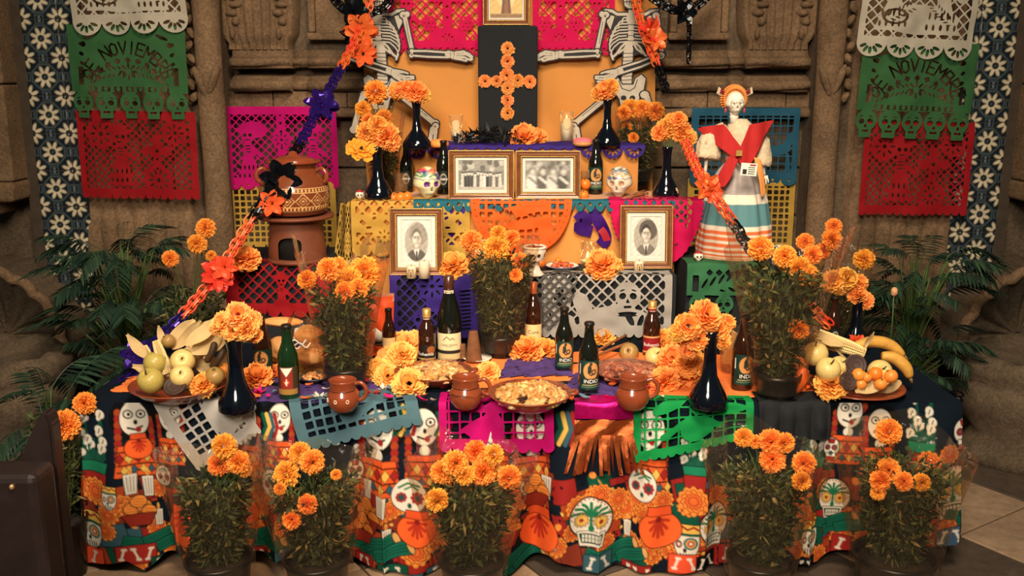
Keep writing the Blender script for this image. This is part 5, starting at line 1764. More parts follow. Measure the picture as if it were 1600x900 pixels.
def petal_ball(seed, n, pw, rag, mat, base, tip, flat=1.0, name='flower', phimax=118, notch=.0):
 """a double flower head of many separate petals, facing +Z, about 1 unit in radius"""
 r2 = np.random.default_rng(seed)
 V, F, C = [], [], []
 k0 = 0
 cb, ct_ = np.array(lin(base)), np.array(lin(tip))
 for k in range(n):
  f = (k + .5) / n
  phi = math.radians(4 + (phimax - 4) * f ** .62)
  al = k * 2.39996 + r2.uniform(-.2, .2)
  d = np.array([math.sin(phi) * math.cos(al), math.sin(phi) * math.sin(al), math.cos(phi) * flat])
  wv = np.array([-math.sin(al), math.cos(al), 0])
  nv_ = np.cross(wv, d)
  L_ = (.86 + .14 * f) * r2.uniform(.9, 1.08)
  wd = pw * r2.uniform(.8, 1.2)
  tw = r2.uniform(-.5, .5)
  wv2 = wv * math.cos(tw) + nv_ * math.sin(tw)
  rows = [(.30, .35), (.66, .85), (.88, 1.0), (1.0, .62)]
  for ri, (t_, ww) in enumerate(rows):
   for c in (-1, 0, 1):
    jig = r2.uniform(-1, 1, 3) * rag * (0 if ri == 0 else t_)
    tt = t_ + (0 if ri < 3 else (-.05 - notch if c == 0 else r2.uniform(-.05, .06)))
    p = d * L_ * tt + wv2 * c * wd * ww + nv_ * (.10 * tt * tt * (1 - 2 * f) + (.10 * wd / .2 * (1 - abs(c)))) + jig
    V.append(p)
    m = .25 + .75 * (t_ - .3) / .7
    C.append(cb * (1 - m) + ct_ * m)
  for ri in range(3):
   for c in range(2):
    a = k0 + ri * 3 + c
    F.append((a, a + 1, a + 4, a + 3))
  k0 += 12
 return mk(name, V, F, mat, True, np.array(C))
HEADS = [petal_ball(s, 210, .105, .05, MARI, (228, 112, 24), (252, 168, 68)) for s in (1, 2, 3)]
SILKS = [petal_ball(s, 95, .24, .06, SILK, (240, 132, 38), (252, 184, 92), name='flower') for s in (4, 5, 6)]
YSILK = [petal_ball(s, 95, .24, .06, SILK, (248, 148, 44), (255, 200, 112), name='flower') for s in (7, 8)]
DAISY = petal_ball(9, 26, .30, .02, SILK, (236, 130, 30), (255, 168, 60), flat=.35, name='flower', phimax=86)

def head_face(q, up=.5, jitter=.5):
 """rotation that turns a flower (+Z) towards the viewer and the sky"""
 d = Vector((rng.uniform(-jitter, jitter), -1, up + rng.uniform(-.3, .3))).normalized()
 return d.to_track_quat('Z', 'Y').to_euler()

def foliage_mesh(seed, n, r, h, r0, pale=False):
 """feathery marigold leaves and twiggy stems filling an inverted cone (stuff: nobody could count it)"""
 r2 = np.random.default_rng(seed)
 V, F, C = [], [], []
 k0 = 0
 c1, c2, c3 = np.array(lin((30, 40, 22))), np.array(lin((92, 98, 50))), np.array(lin((140, 122, 72)))
 for k in range(n):
  z = h * r2.uniform(.02, 1) ** .9
  rr = (r0 + (r - r0) * (z / h) ** .7) * math.sqrt(r2.uniform(.05, 1))
  a = r2.uniform(0, 2 * PI)
  p = np.array([rr * math.cos(a), rr * math.sin(a), z])
  d = np.array([math.cos(a) * r2.uniform(.1, 1), math.sin(a) * r2.uniform(.1, 1), r2.uniform(-.5, 1)]) + r2.normal(0, .45, 3)
  d /= np.linalg.norm(d) + 1e-9
  s = np.cross(d, r2.normal(0, 1, 3))
  s /= np.linalg.norm(s) + 1e-9
  up = np.cross(s, d)
  ln, wd = r2.uniform(.016, .036), r2.uniform(.0028, .0062)
  cc = c1 + (c2 - c1) * r2.random() ** 1.6
  if r2.random() < .10:
   cc = c3
  for t_, ww in ((0, .3), (.5, 1), (1, .1)):
   for e in (-1, 1):
    V.append(p + d * ln * t_ + s * e * wd * ww + up * (-.25 * ln * t_ * t_))
    C.append(cc)
  F += [(k0, k0 + 1, k0 + 3, k0 + 2), (k0 + 2, k0 + 3, k0 + 5, k0 + 4)]
  k0 += 6
 for k in range(18):
  a = r2.uniform(0, 2 * PI)
  q0 = np.array([r0 * .5 * math.cos(a), r0 * .5 * math.sin(a), 0])
  q1 = np.array([r * .75 * math.cos(a + .3), r * .75 * math.sin(a + .3), h * r2.uniform(.8, 1)])
  tv, tf = tube([q0, (q0 + q1) / 2 + r2.normal(0, .008, 3), q1], [.003, .0025, .0015], 4, False)
  V += list(tv)
  C += [c2] * len(tv)
  F += [tuple(i + k0 for i in f) for f in tf]
  k0 += len(tv)
 return mk('foliage', V, F, LEAF, False, np.array(C))
FOL = {}
def foliage(r, h, r0, n):
 key = (round(r, 2), round(h, 2), round(r0, 2), n)
 if key not in FOL:
  FOL[key] = foliage_mesh(len(FOL) + 3, n, r, h, r0)
 return FOL[key]

def pot_mesh(r, h, mat=POTBLK):
 return mk('pot', *lathe([(0, 0), (r * .74, 0), (r * .76, .004), (r * .95, h - .014), (r * 1.02, h - .013), (r * 1.03, h), (r * .97, h), (r * .93, h - .014), (r * .92, h - .02), (0, h - .02)], 32), mat)

def wrap_mesh(r_b, r_t, z0, z1, seed, tilt=0.0, peak=.04):
 """clear plastic sleeve, crumpled, with a ragged top edge"""
 nu, nv = 56, 26
 u, v, F = uvgrid(nu, nv, 0, 2 * PI, 0, 1)
 r = r_b + (r_t - r_b) * v ** 1.2
 r = r * (1 + (.05 * np.sin(u * 5 + seed) + .035 * np.sin(u * 11 + v * 4 + seed * 2)) * (.25 + v))
 z = z0 + (z1 - z0) * v + v * (peak * np.sin(u * 2 + seed) + peak * .5 * np.sin(u * 5 + seed * 3))
 return mk('plastic_sleeve', np.stack([r * np.cos(u) + tilt * v, r * np.sin(u), z], 1), F, FILM)

def bloom(parent, px_, py_, Y, r_px, kind='m', up=.5, origin=None, stem_to=None, jitter=.5):
 q = P(px_, py_, Y)
 lst = {'m': HEADS, 's': SILKS, 'y': YSILK, 'd': [DAISY]}[kind]
 loc = q - parent.location
 sc = 1.14 * r_px / ppm(px_, py_, Y)
 fl = link('flower', lst[int(rng.integers(len(lst)))], parent, loc, head_face(q, up, jitter), sc)
 if stem_to is not None:
  a, b = Vector(stem_to), Vector(loc)
  me = mk('flower_stem', *tube(catmull([a, (a + b) / 2 + Vector((0, .01, .01)), b - Vector((0, -.3, .3)) * sc], 4), .0022, 5), STEM)
  link('flower_stem', me, parent)
 return fl

def potted(label, px_, py_, z, pr, ph, fh, fr, blooms, n=1100, wrap=None, Yb=None, lean=0.0, potmat=POTBLK, kind='m', seed=1):
 """marigolds in a nursery pot: pot, soil, foliage, flower heads and (mostly) a clear sleeve"""
 base = on(px_, py_, z)
 if Yb:
  base = P(px_, py_, Yb)
  base.z = z
 t = thing('potted_marigold', label, 'plant', base)
 link('pot', pot_mesh(pr, ph, potmat), t)
 link('soil', mk('soil', *lathe([(0, ph - .019), (pr * .92, ph - .019), (pr * .5, ph - .010), (0, ph - .006)], 20), SOIL), t)
 link('foliage', foliage(fr, fh, pr * .45, n), t, (lean * .4, 0, ph - .015), (0, lean, 0), kind='stuff')
 for i, b in enumerate(blooms):
  dy = b[3] if len(b) > 3 else (-fr * .92 if P(b[0], b[1], base.y).z - z < ph + fh * .86 else rng.uniform(-.05, .02))
  bloom(t, b[0], b[1], base.y + dy, b[2], kind, .35, stem_to=(lean * fh, dy * .5, ph + fh * .7))
 if wrap:
  link('plastic_sleeve', wrap_mesh(wrap[0], wrap[1], wrap[2], wrap[3], seed, lean * .5, wrap[4] if len(wrap) > 4 else .035), t)
 return t

# ---- row of potted marigolds on the floor before the cloth
FY = 2.62
def floor_pot(label, px_, blooms, fh=.26, fr=.105, wrap=True, Yb=FY, pr=.098, seed=1, lean=0.0, n=2600, ph=.20):
 return potted(label, px_, 900, 0.0, pr, ph, fh, fr, blooms, n, (pr * 1.06, fr * 1.45, ph - .04, ph + fh + .06, .03) if wrap else None, Yb, lean, seed=seed)
floor_pot('potted marigolds on the floor in front of the white paper, leftmost of the front row', 344, [(350, 697, 18), (343, 725, 17), (372, 722, 17), (383, 735, 10)], seed=1)
floor_pot('potted marigolds on the floor below the slate blue paper', 497, [(468, 708, 16), (488, 722, 18), (447, 741, 19), (480, 788, 15), (456, 812, 14), (437, 764, 9), (525, 742, 8)], fr=.12, seed=2)
floor_pot('potted marigolds on the floor below the magenta paper sheet', 738, [(743, 706, 17), (772, 710, 15), (712, 724, 19), (755, 738, 20), (690, 738, 17), (683, 782, 17), (796, 746, 18), (726, 742, 15)], fr=.128, seed=3, Yb=2.61)
floor_pot('potted marigolds on the floor at the right end of the green paper', 1186, [(1205, 690, 18), (1226, 692, 15), (1207, 718, 19), (1256, 724, 17), (1253, 752, 14), (1162, 684, 14, .03), (1180, 690, 10, .03)], fh=.29, fr=.122, seed=4, Yb=2.62)
floor_pot('potted marigolds under a tight plastic sleeve, rightmost on the floor', 1395, [(1389, 675, 19), (1388, 735, 18), (1412, 752, 14), (1375, 752, 15), (1440, 754, 13), (1372, 770, 11)], fh=.30, fr=.125, seed=5, Yb=2.64, pr=.12)
floor_pot('potted marigolds beside the left end of the table, half hidden by the bench', 108, [(100, 664, 22), (132, 630, 16)], fh=.36, fr=.08, Yb=2.88, seed=6, wrap=False, pr=.075, n=700)

# ---- plants on the table and steps
potted('tall potted marigolds in clear sleeve on the table beside the two dark beer bottles', 542, 608, TZ, .073, .082, .27, .10,
       [(480, 437, 14), (512, 421, 17), (545, 440, 20, .02), (570, 425, 23, .08), (540, 458, 17, -.02), (560, 450, 15), (528, 415, 13, .05)], 1500, (.078, .155, .03, .46, .05), seed=7)
potted('potted marigolds in clear sleeve at the centre between wine bottles', 783, 556, TZ, .075, .085, .31, .12,
       [(736, 376, 16), (776, 388, 19), (800, 372, 12, .03), (812, 408, 13, .02), (779, 365, 12, .02), (806, 430, 10)], 1700, (.08, .135, .03, .43, .03), seed=8)
potted('tall potted marigolds in clear sleeve beside the right fruit plate', 1212, 622, TZ, .075, .088, .36, .125,
       [(1188, 388, 18), (1226, 401, 17, .0), (1248, 420, 18), (1260, 430, 17, -.03), (1232, 412, 15, .03), (1248, 514, 15, -.05), (1270, 398, 14, .04)], 2000, (.08, .19, .03, .50, .06), seed=9)
potted('bunch of marigolds in a plastic sleeve, left on the middle step', 600, 300, T3, .055, .06, .20, .075,
       [(587, 143, 17), (568, 170, 12), (621, 142, 13, .04), (599, 185, 13), (577, 190, 12)], 900, (.055, .105, .02, .36, .03), seed=10, kind='m')
potted('potted marigolds in plastic sleeve on the right of the middle step', 996, 288, T3, .068, .075, .20, .10,
       [(985, 170, 14), (1003, 170, 13), (1024, 173, 14), (975, 176, 11), (990, 215, 8), (980, 198, 8)], 1300, (.07, .13, .02, .34, .03), seed=11)
potted('potted marigolds half hidden behind the left garland', 306, 560, 0.30, .09, .10, .36, .14,
       [(321, 356, 14), (308, 381, 14), (266, 404, 12), (330, 400, 8)], 1500, None, 3.78, seed=12)
potted('potted marigolds in torn cellophane beside the right stone pier', 1300, 560, 0.30, .09, .10, .40, .115,
       [(1303, 354, 12), (1258, 378, 13), (1300, 374, 15), (1350, 405, 15), (1286, 392, 12)], 1300, (.09, .135, .03, .58, .05), 3.86, seed=13)
t = thing('plant_stand', 'dark crate holding the potted marigolds behind the left garland', 'stand', (P(306, 560, 3.78).x, 3.78, 0))
link('crate', bevel_box('crate', -.13, .13, -.13, .13, 0, .298, WOOD, .006), t)
t = thing('plant_stand', 'dark crate holding the potted marigolds by the right pier', 'stand', (P(1300, 560, 3.86).x, 3.86, 0))
link('crate', bevel_box('crate', -.13, .13, -.13, .13, 0, .298, WOOD, .006), t)

# ---- dark blue glass vases and their silk blooms
COBALT = M('dark_blue_glaze', (6, 9, 17), rough=.10, spec=.6, coat=.35)
def vase(label, px_, py_, z, h, rb, rt, facets=10, Yb=None):
 loc = on(px_, py_, z)
 k = h
 prof = [(0, 0), (rb * .96, 0), (rb, .006), (rb * .97, .03 * k / .23), (rb * .74, .055 * k / .23), (rt * 1.05, .095 * k / .23), (rt * .82, .14 * k / .23), (rt * .82, .19 * k / .23), (rt, .222 * k / .23), (rt * 1.06, h), (rt * .92, h), (rt * .78, h - .03), (0, h - .04)]
 me = mk('flower_vase', *lathe(prof, 28), COBALT)
 return tag(link('flower_vase', me, None, loc), label, 'vase'), loc
def silk_bunch(label, vloc, h, blooms, kinds='s', name='silk_marigold_bunch', dY=0.0):
 t = thing(name, label, 'flowers', vloc + Vector((0, 0, h - .03)))
 for b in blooms:
  kd = b[4] if len(b) > 4 else kinds
  dy = b[3] if len(b) > 3 else rng.uniform(-.02, .02)
  bloom(t, b[0], b[1], vloc.y + dY + dy, b[2], kd, .55, stem_to=(0, 0, 0), jitter=.6)
 return t
v, l = vase('tall dark blue vase on the table before the left fruit bowl', 372, 640, TZ, .235, .060, .027)
silk_bunch('large silk marigold bunch in the left front vase', l, .235, [(372, 492, 20), (350, 506, 19), (385, 512, 20), (365, 516, 17), (393, 500, 15), (340, 512, 12), (398, 524, 12)], 'y')
v, l = vase('tall dark blue vase on the table near the right front edge', 1106, 634, TZ, .245, .062, .024)
silk_bunch('large silk marigold bunch in the right front vase', l, .245, [(1102, 494, 24), (1075, 510, 21), (1120, 515, 20), (1090, 530, 18), (1058, 520, 14), (1135, 505, 14), (1076, 546, 14), (1130, 534, 12)], 's')
v, l = vase('dark blue vase on the left of the middle step', 592, 311, T3, .215, .060, .024)
silk_bunch('silk marigolds with one open daisy in the left middle vase', l, .215, [(565, 232, 22, -.03, 'd'), (575, 208, 18), (603, 212, 19), (590, 196, 15), (612, 222, 14)], 's')
v, l = vase('dark blue vase on the right of the middle step', 1040, 308, T3, .21, .058, .022)
silk_bunch('silk marigolds drooping from the right middle vase', l, .21, [(1052, 193, 17), (1040, 203, 16), (1065, 205, 16), (1076, 215, 13), (1030, 208, 12), (1060, 188, 13)], 's')
v, l = vase('dark blue vase on the top step behind the left plant', 652, 232, T4, .195, .062, .020)
silk_bunch('silk marigolds in the left vase of the top step', l, .195, [(650, 143, 17), (636, 140, 14), (660, 148, 12), (625, 140, 12)], 's')
v, l = vase('dark blue vase on the top step in front of the right skeleton', 948, 228, T4, .20, .062, .020)
silk_bunch('silk marigold bloom in the right vase of the top step', l, .20, [(946, 141, 15), (955, 136, 12), (935, 147, 11)], 's')
v, l = vase('dark blue vase behind the right fruit plate', 1335, 545, TZ, .21, .055, .022)
silk_bunch('silk marigold wreath drooping over the vase behind the right fruit plate', l, .21, [(1302, 440, 17), (1322, 436, 17), (1340, 442, 15), (1340, 460, 15), (1352, 470, 13), (1312, 448, 13)], 's')

# ---- loose silk blooms lying on the table and steps
def loose(label, px_, py_, z, r_px, kind='s', Yoff=0.0, group=None):
 q = on(px_, py_, z)
 r = 1.22 * r_px / ppm(px_, py_, q.y)
 lst = {'m': HEADS, 's': SILKS, 'y': YSILK}[kind]
 o = link('marigold_bloom', lst[int(rng.integers(len(lst)))], None, q + Vector((0, 0, r * .5)), (R(38) + rng.uniform(-.2, .2), rng.uniform(-.35, .35), rng.uniform(-.3, .3)), (r, r, r * .85))
 return tag(o, label, 'flower', group)
G = 'loose silk marigolds on the table'
loose('pale marigold bloom standing against the snack bag on the table', 632, 558, TZ, 25, 'y')
loose('pale marigold bloom lying left of the left stew dish', 615, 578, TZ, 24, 'y')
loose('pale marigold bloom below the snack bag near the plant pot', 592, 592, TZ, 20, 'y')
loose('marigold bloom between the purple cover and the stew dish', 645, 545, TZ, 18, 'y')
loose('flat pale marigold bloom at the table edge beside the dotted mug', 640, 615, TZ, 24, 'y')
loose('marigold bloom lying behind the middle mug', 762, 592, TZ, 17, 'y')
loose('wide marigold bloom in front of the centre plant pot', 822, 562, TZ, 24, 's')
loose('marigold bloom right of the wide one by the centre bottles', 850, 558, TZ, 19, 's')
loose('marigold bloom behind the cinnamon sticks', 942, 536, TZ, 17, 's')
loose('marigold bloom right of the mole dish, nearest the right mug', 1036, 608, TZ, 22, 's')
loose('marigold bloom left of the right front vase', 1062, 600, TZ, 25, 's')
loose('marigold bloom behind the right front vase', 1084, 584, TZ, 24, 's')
loose('marigold bloom between the mole dish and the right vase', 1056, 578, TZ, 22, 's')
loose('upper marigold bloom piled between mole dish and right vase', 1050, 575, TZ + .05, 22, 's')
loose('upper marigold bloom piled left of the right vase neck', 1075, 580, TZ + .06, 20, 's')
loose('upper pale marigold bloom piled against the snack bag', 628, 566, TZ + .05, 20, 'y')
loose('front pale marigold bloom left of the stew dish handle', 606, 600, TZ, 19, 'y')
loose('marigold bloom beside the red label bottle', 1036, 548, TZ, 20, 's')
loose('marigold bloom right behind the white apple', 1058, 548, TZ, 20, 's')
loose('marigold bloom lying in the left fruit bowl', 318, 612, TZ + .05, 18, 's')
loose('marigold bloom right of the left front vase', 403, 602, TZ, 22, 's')
loose('marigold bloom between the two dark bottles on the left', 430, 590, TZ, 13, 's')
loose('marigold bloom hanging at the rim of the right fruit plate', 1298, 614, TZ + .03, 23, 's')
loose('marigold bloom on the stand left of the clay stove', 385, 416, T2S, 20, 's')
loose('marigold bloom between left portrait frame and centre plant', 707, 428, T2, 22, 's')
loose('wide marigold bloom right of the candle glass on the lower step', 940, 428, T2, 24, 's')
loose('marigold bloom left of the right portrait frame', 958, 424, T2, 14, 's')
loose('wide marigold bloom on the black feathers of the top step', 818, 226, T4, 20, 's')
loose('marigold bloom right end of the black feathers on the top step', 838, 224, T4, 15, 's')
loose('orange paper rose before the left vase of the top step', 655, 230, T4, 11, 's')
loose('orange paper rose before the right vase of the top step', 953, 228, T4, 11, 's')

# ================================================================== paper flower cross on the panel
RP = M('orange_paper_rose', rough=.7, transl=.25, attr=True, rand=.25)
roses = [petal_ball(s, 40, .40, .05, RP, (214, 104, 34), (252, 172, 96), flat=.55, name='paper_rose', phimax=100) for s in (11, 12, 13)]
ct = thing('flower_cross', 'cross of orange paper roses pinned to the black panel', 'cross', (P(793, 180, 4.465).x, 4.468, P(793, 186, 4.465).z))
for k, (px_, py_, r_) in enumerate([(793, 76, 11), (793, 96, 11), (792, 118, 12), (793, 138, 10.5), (793, 157, 10.5), (793, 177, 11), (758, 127, 10.5), (776, 127, 9.5), (809, 126, 11), (828, 128, 10.5)]):
 q = P(px_, py_, 4.462)
 link('paper_rose', roses[k % 3], ct, q - ct.location, (PI / 2, rng.uniform(0, 6), 0), r_ / ppm(px_, py_, 4.46))

# ================================================================== covers and petals lying on the table
ORG_FELT = M('orange_felt', (240, 124, 56), rough=.9, noise=(30, .08), bump=(120, .2, .003))
PUR_FELT = M('purple_felt', (70, 48, 104), rough=.9, noise=(30, .12), bump=(120, .2, .003))
def flat_sheet(label, corners_px, mat, lift=.004, seed=0, name='paper_runner'):
 q = [on(a, b, TZ) for a, b in corners_px]
 u, v, F = uvgrid(40, 24, 0, 1, 0, 1)
 A = np.array([list(p) for p in q])
 V = ((1 - u) * (1 - v))[:, None] * A[0] + (u * (1 - v))[:, None] * A[1] + (u * v)[:, None] * A[2] + ((1 - u) * v)[:, None] * A[3]
 V[:, 2] = TZ + lift + .004 * vnoise(u * 9 + seed, v * 6, seed)
 e = .012 * (vnoise(u * 22 + seed, v * 22, seed) - .5)
 V[:, 0] += e
 V[:, 1] += e
 tag(link(name, mk(name, V, F, mat)), label, 'cloth')
flat_sheet('orange felt sheet on the table around the centre dishes', [(700, 606), (1020, 612), (1010, 552), (740, 548)], ORG_FELT, .004, 1)
flat_sheet('orange felt sheet on the table between right vase and fruit plate', [(1010, 624), (1290, 622), (1250, 552), (1040, 556)], ORG_FELT, .004, 2)
flat_sheet('orange felt sheet sticking out under the left fruit bowl', [(176, 612), (330, 622), (340, 580), (230, 574)], ORG_FELT, .004, 3)
flat_sheet('purple felt piece under the front centre bottle', [(880, 620), (1000, 622), (985, 588), (900, 586)], PUR_FELT, .010, 4)
flat_sheet('purple felt piece on the table around the green lager bottle', [(390, 628), (600, 632), (590, 572), (400, 574)], PUR_FELT, .004, 5)
flat_sheet('purple felt piece behind the round stew dish', [(780, 592), (900, 590), (890, 562), (800, 560)], PUR_FELT, .010, 6)

PETALM = [M('petal_orange', (236, 104, 36), rough=.7, transl=.2), M('petal_magenta', (214, 22, 104), rough=.7, transl=.2), M('petal_red', (196, 44, 34), rough=.7, transl=.2), M('petal_cream', (214, 200, 182), rough=.7, transl=.2), M('petal_slate', (92, 118, 128), rough=.7, transl=.2)]
pu, pv, pF = uvgrid(4, 4, -1, 1, -1, 1)
pw_ = np.sqrt(np.clip(1 - (pv * .9) ** 2, .02, 1))
petal_me = [mk('paper_petal', np.stack([pu * .009 * pw_, pv * .016, .004 * (pu ** 2 + pv ** 2) + .001], 1), pF, m) for m in PETALM]
NEAR = [('left front vase', 375), ('green lager bottle', 452), ('dotted mug', 540), ('left stew dish', 660), ('banded mug', 730), ('round stew dish', 830), ('front centre bottle', 920), ('plain mug', 990), ('right front vase', 1106), ('right plant pot', 1212), ('right fruit plate', 1320)]
CNAME = ['orange', 'magenta', 'red', 'cream', 'slate blue']
for k in range(44):
 px_, py_ = [(rng.uniform(390, 700), rng.uniform(585, 628)), (rng.uniform(640, 1010), rng.uniform(600, 630)), (rng.uniform(1000, 1300), rng.uniform(590, 622))][k % 3]
 q = on(px_, py_, TZ + .014)
 ci = int(rng.integers(5))
 nn = min(NEAR, key=lambda e: abs(e[1] - px_))[0]
 o = link('paper_petal', petal_me[ci], None, q, (rng.uniform(-.4, .4), rng.uniform(-.4, .4), rng.uniform(0, 6)), rng.uniform(.7, 1.2))
 tag(o, f'small {CNAME[ci]} paper petal lying on the table near the {nn}', 'petal', 'scattered paper petals')
# crumpled bright feathers / tissue puffs
def puff(label, px_, py_, r_px, mat, z=TZ, n=16):
 q = on(px_, py_, z + .008)
 r = r_px / ppm(px_, py_, q.y)
 m = MB()
 for k in range(n):
  a, e = rng.uniform(0, 2 * PI), rng.uniform(.05, .8)
  d = Vector((math.cos(a) * math.cos(e), math.sin(a) * math.cos(e), math.sin(e)))
  s_ = d.cross(Vector((0, 0, 1))).normalized() * r * rng.uniform(.12, .25)
  b = d * r * rng.uniform(.7, 1.1)
  m.add([(0, 0, 0), tuple(b * .5 + s_), tuple(b), tuple(b * .5 - s_)], [(0, 1, 2, 3)])
 tag(link('tissue_puff', m.mesh('tissue_puff', mat, False), None, q), label, 'decoration')
puff('magenta tissue puff between the two left bottles', 428, 588, 17, PETALM[1])
puff('magenta tissue puff in front of the left vase foot', 404, 616, 18, PETALM[1])
puff('magenta tissue puff at the foot of the snack bag', 592, 575, 14, PETALM[1])
puff('red tissue puff right of the dotted mug', 584, 616, 14, PETALM[2])
puff('cream tissue puff before the left stew dish', 598, 608, 12, PETALM[3])
puff('red tissue puff below the left stew dish', 690, 606, 10, PETALM[2])
puff('cream tissue puff beside the dotted mug', 500, 622, 14, PETALM[3])
puff('orange tissue puff below the left stew dish', 665, 604, 9, PETALM[0])
puff('orange foil star behind the right fruit plate', 1340, 540, 24, PETALM[0], TZ + .03)

# ================================================================== bottles
def glassy(name, rgb, rough=.08):
 return M(name, rgb, rough=rough, spec=.6, coat=.6, noise=(6, .2))
BROWN_G, GREEN_G, BLACKG, AMBER = glassy('brown_glass', (44, 20, 10)), glassy('green_glass', (16, 40, 18)), glassy('dark_glass', (16, 18, 12)), glassy('amber_glass', (96, 48, 14))
CAPG, CAPK = M('gold_foil', (206, 160, 92), rough=.35, metal=.6, bump=(120, .4, .003)), M('dark_cap', (40, 38, 34), rough=.4, metal=.5)
CAPC = M('copper_capsule', (186, 96, 52), rough=.35, metal=.5)
LBL = M('label_print', rough=.5, attr=True)
INK_W, INK_K, INK_R = M('ink_white', (236, 230, 216), rough=.6), M('ink_dark', (40, 34, 30), rough=.6), M('ink_red', (150, 28, 30), rough=.6)
PROF = {
 'beer': [(0, 0), (.0285, 0), (.0305, .003), (.031, .008), (.031, .118), (.029, .135), (.022, .156), (.0165, .172), (.0140, .195), (.0132, .214), (.0142, .216), (.0142, .222), (.0125, .224), (0, .224)],
 'wine': [(0, 0), (.035, 0), (.0375, .004), (.0375, .185), (.035, .205), (.024, .228), (.0165, .245), (.0145, .27), (.0145, .302), (.0, .302)],
 'champ': [(0, 0), (.040, 0), (.0425, .004), (.0425, .13), (.040, .16), (.032, .195), (.022, .23), (.0165, .26), (.0155, .30), (.0, .30)],
 'stout': [(0, 0), (.031, 0), (.033, .003), (.033, .105), (.031, .125), (.024, .145), (.0175, .158), (.0150, .178), (.0145, .205), (0, .205)],
}
LABELS = {}
def wrap_label(kind, r, z0, z1, span, draw, texts, nu=60, nv=50):
 """printed label bent round a bottle; lettering as raised print"""
 if kind in LABELS:
  return LABELS[kind]
 u, v, F = uvgrid(nu, nv, -1, 1, -1, 1)
 p = Paint(u, v, (20, 50, 40))
 p.w = .05
 draw(p)
 a = -PI / 2 + u * span
 me = mk('label', np.stack([(r + .0004) * np.cos(a), (r + .0004) * np.sin(a), (z0 + z1) / 2 + v * (z1 - z0) / 2], 1), F, LBL, True, p.c)
 out = [('label', me)]
 for (body, size, cx, cz, mat) in texts:
  V, TF = text_mesh(body, size)
  aa = -PI / 2 + (cx + V[:, 0]) / r
  out.append(('lettering', mk('lettering', np.stack([(r + .0010) * np.cos(aa), (r + .0010) * np.sin(aa), cz + V[:, 1]], 1), TF, mat, False)))
 LABELS[kind] = out
 return out
def bottle(label, px_, py_, z, prof, glass, cap, lab, h=None, rz=0.0, cap_h=None):
 loc = on(px_, py_, z)
 sc = (h / PROF[prof][-1][1]) if h else 1.0
 t = thing('bottle', label, 'bottle', loc, rz, scale=sc)
 link('glass_body', mk('glass_body', *lathe(PROF[prof], 32), glass), t)
 H = PROF[prof][-1][1]
 rn = PROF[prof][-3][0]
 ch = cap_h or .010
 link('cap', mk('cap', *lathe([(rn + .0006, H - ch), (rn + .0012, H - ch + .001), (rn + .0012, H - .001), (rn * .9, H + .0015), (0, H + .002)], 24), cap), t)
 for nm, me in lab or []:
  link(nm, me, t)
 return t
def d_indio(p):
 p.fill(lambda x, y: y - 5, (16, 58, 46))
 p.fill(lambda x, y: d_box(x, y, 0, 0, .97, .96), (14, 50, 42))
 p.fill(lambda x, y: d_ell(x, y, 0, .30, .62, .60), (204, 140, 78))
 p.fill(lambda x, y: d_ell(x, y, -.12, .42, .16, .30), (34, 44, 38))
 p.fill(lambda x, y: d_ell(x, y, .22, .22, .22, .2), (44, 50, 42))
 p.fill(lambda x, y: d_ell(x, y, .22, .22, .12, .1), (190, 128, 70))
 p.fill(lambda x, y: d_ell(x, y, -.02, .78, .12, .12), (38, 46, 40))
 p.fill(lambda x, y: d_line(x, y, [(-.05, .6), (-.25, .2), (.0, 0), (.25, .1)], .05), (40, 48, 40))
 p.fill(lambda x, y: d_box(x, y, 0, -.42, .86, .20), (18, 38, 34))
 p.fill(lambda x, y: d_box(x, y, 0, -.68, .7, .02), (190, 176, 120))
 p.fill(lambda x, y: d_box(x, y, 0, -.82, .8, .02), (110, 140, 110))
 p.fill(lambda x, y: d_box(x, y, -.95, .4, .06, .35), (206, 202, 190))
indio = wrap_label('indio', .031, .022, .112, 1.25, d_indio, [('INDIO', .0165, .001, .0475, INK_W)])
def d_lager(p):
 p.fill(lambda x, y: y - 5, (60, 44, 26))
 p.fill(lambda x, y: d_box(x, y, 0, .1, .5, .86), (132, 42, 30))
 p.fill(lambda x, y: d_poly(x, y, [(-.5, .92), (.5, .92), (0, .3)]), (222, 214, 196))
 p.fill(lambda x, y: d_poly(x, y, [(0, .2), (.28, -.1), (0, -.42), (-.28, -.1)]), (190, 60, 40))
 p.fill(lambda x, y: d_line(x, y, [(0, .1), (0, -.3), (-.1, -.1), (.1, -.1)], .04), (226, 214, 190))
 p.fill(lambda x, y: d_box(x, y, 0, -.8, .9, .2), (150, 110, 50))
lager = wrap_label('lager', .031, .020, .104, 1.2, d_lager, [])
def d_bohk(p):
 p.fill(lambda x, y: y - 5, (30, 22, 18))
 p.fill(lambda x, y: d_ell(x, y, .45, .35, .4, .5), (150, 84, 40))
 p.fill(lambda x, y: d_box(x, y, 0, -.75, 1, .10), (198, 160, 96))
bohk = wrap_label('bohk', .033, .014, .075, 1.25, d_bohk, [('Bohemia', .0185, -.004, .040, INK_W)]) + wrap_label('bohkn', .0157, .158, .180, 2.6, lambda p: (p.fill(lambda x, y: y - 5, (28, 24, 22)), p.fill(lambda x, y: np.abs(y) * -1 + .72, (206, 170, 110))), [('BOHEMIA', .0052, 0, .169, INK_W)])
def d_bohr(p):
 p.fill(lambda x, y: y - 5, (132, 24, 28))
 p.fill(lambda x, y: d_box(x, y, 0, .86, 1, .08), (206, 160, 100))
 p.fill(lambda x, y: d_box(x, y, 0, -.86, 1, .08), (206, 160, 100))
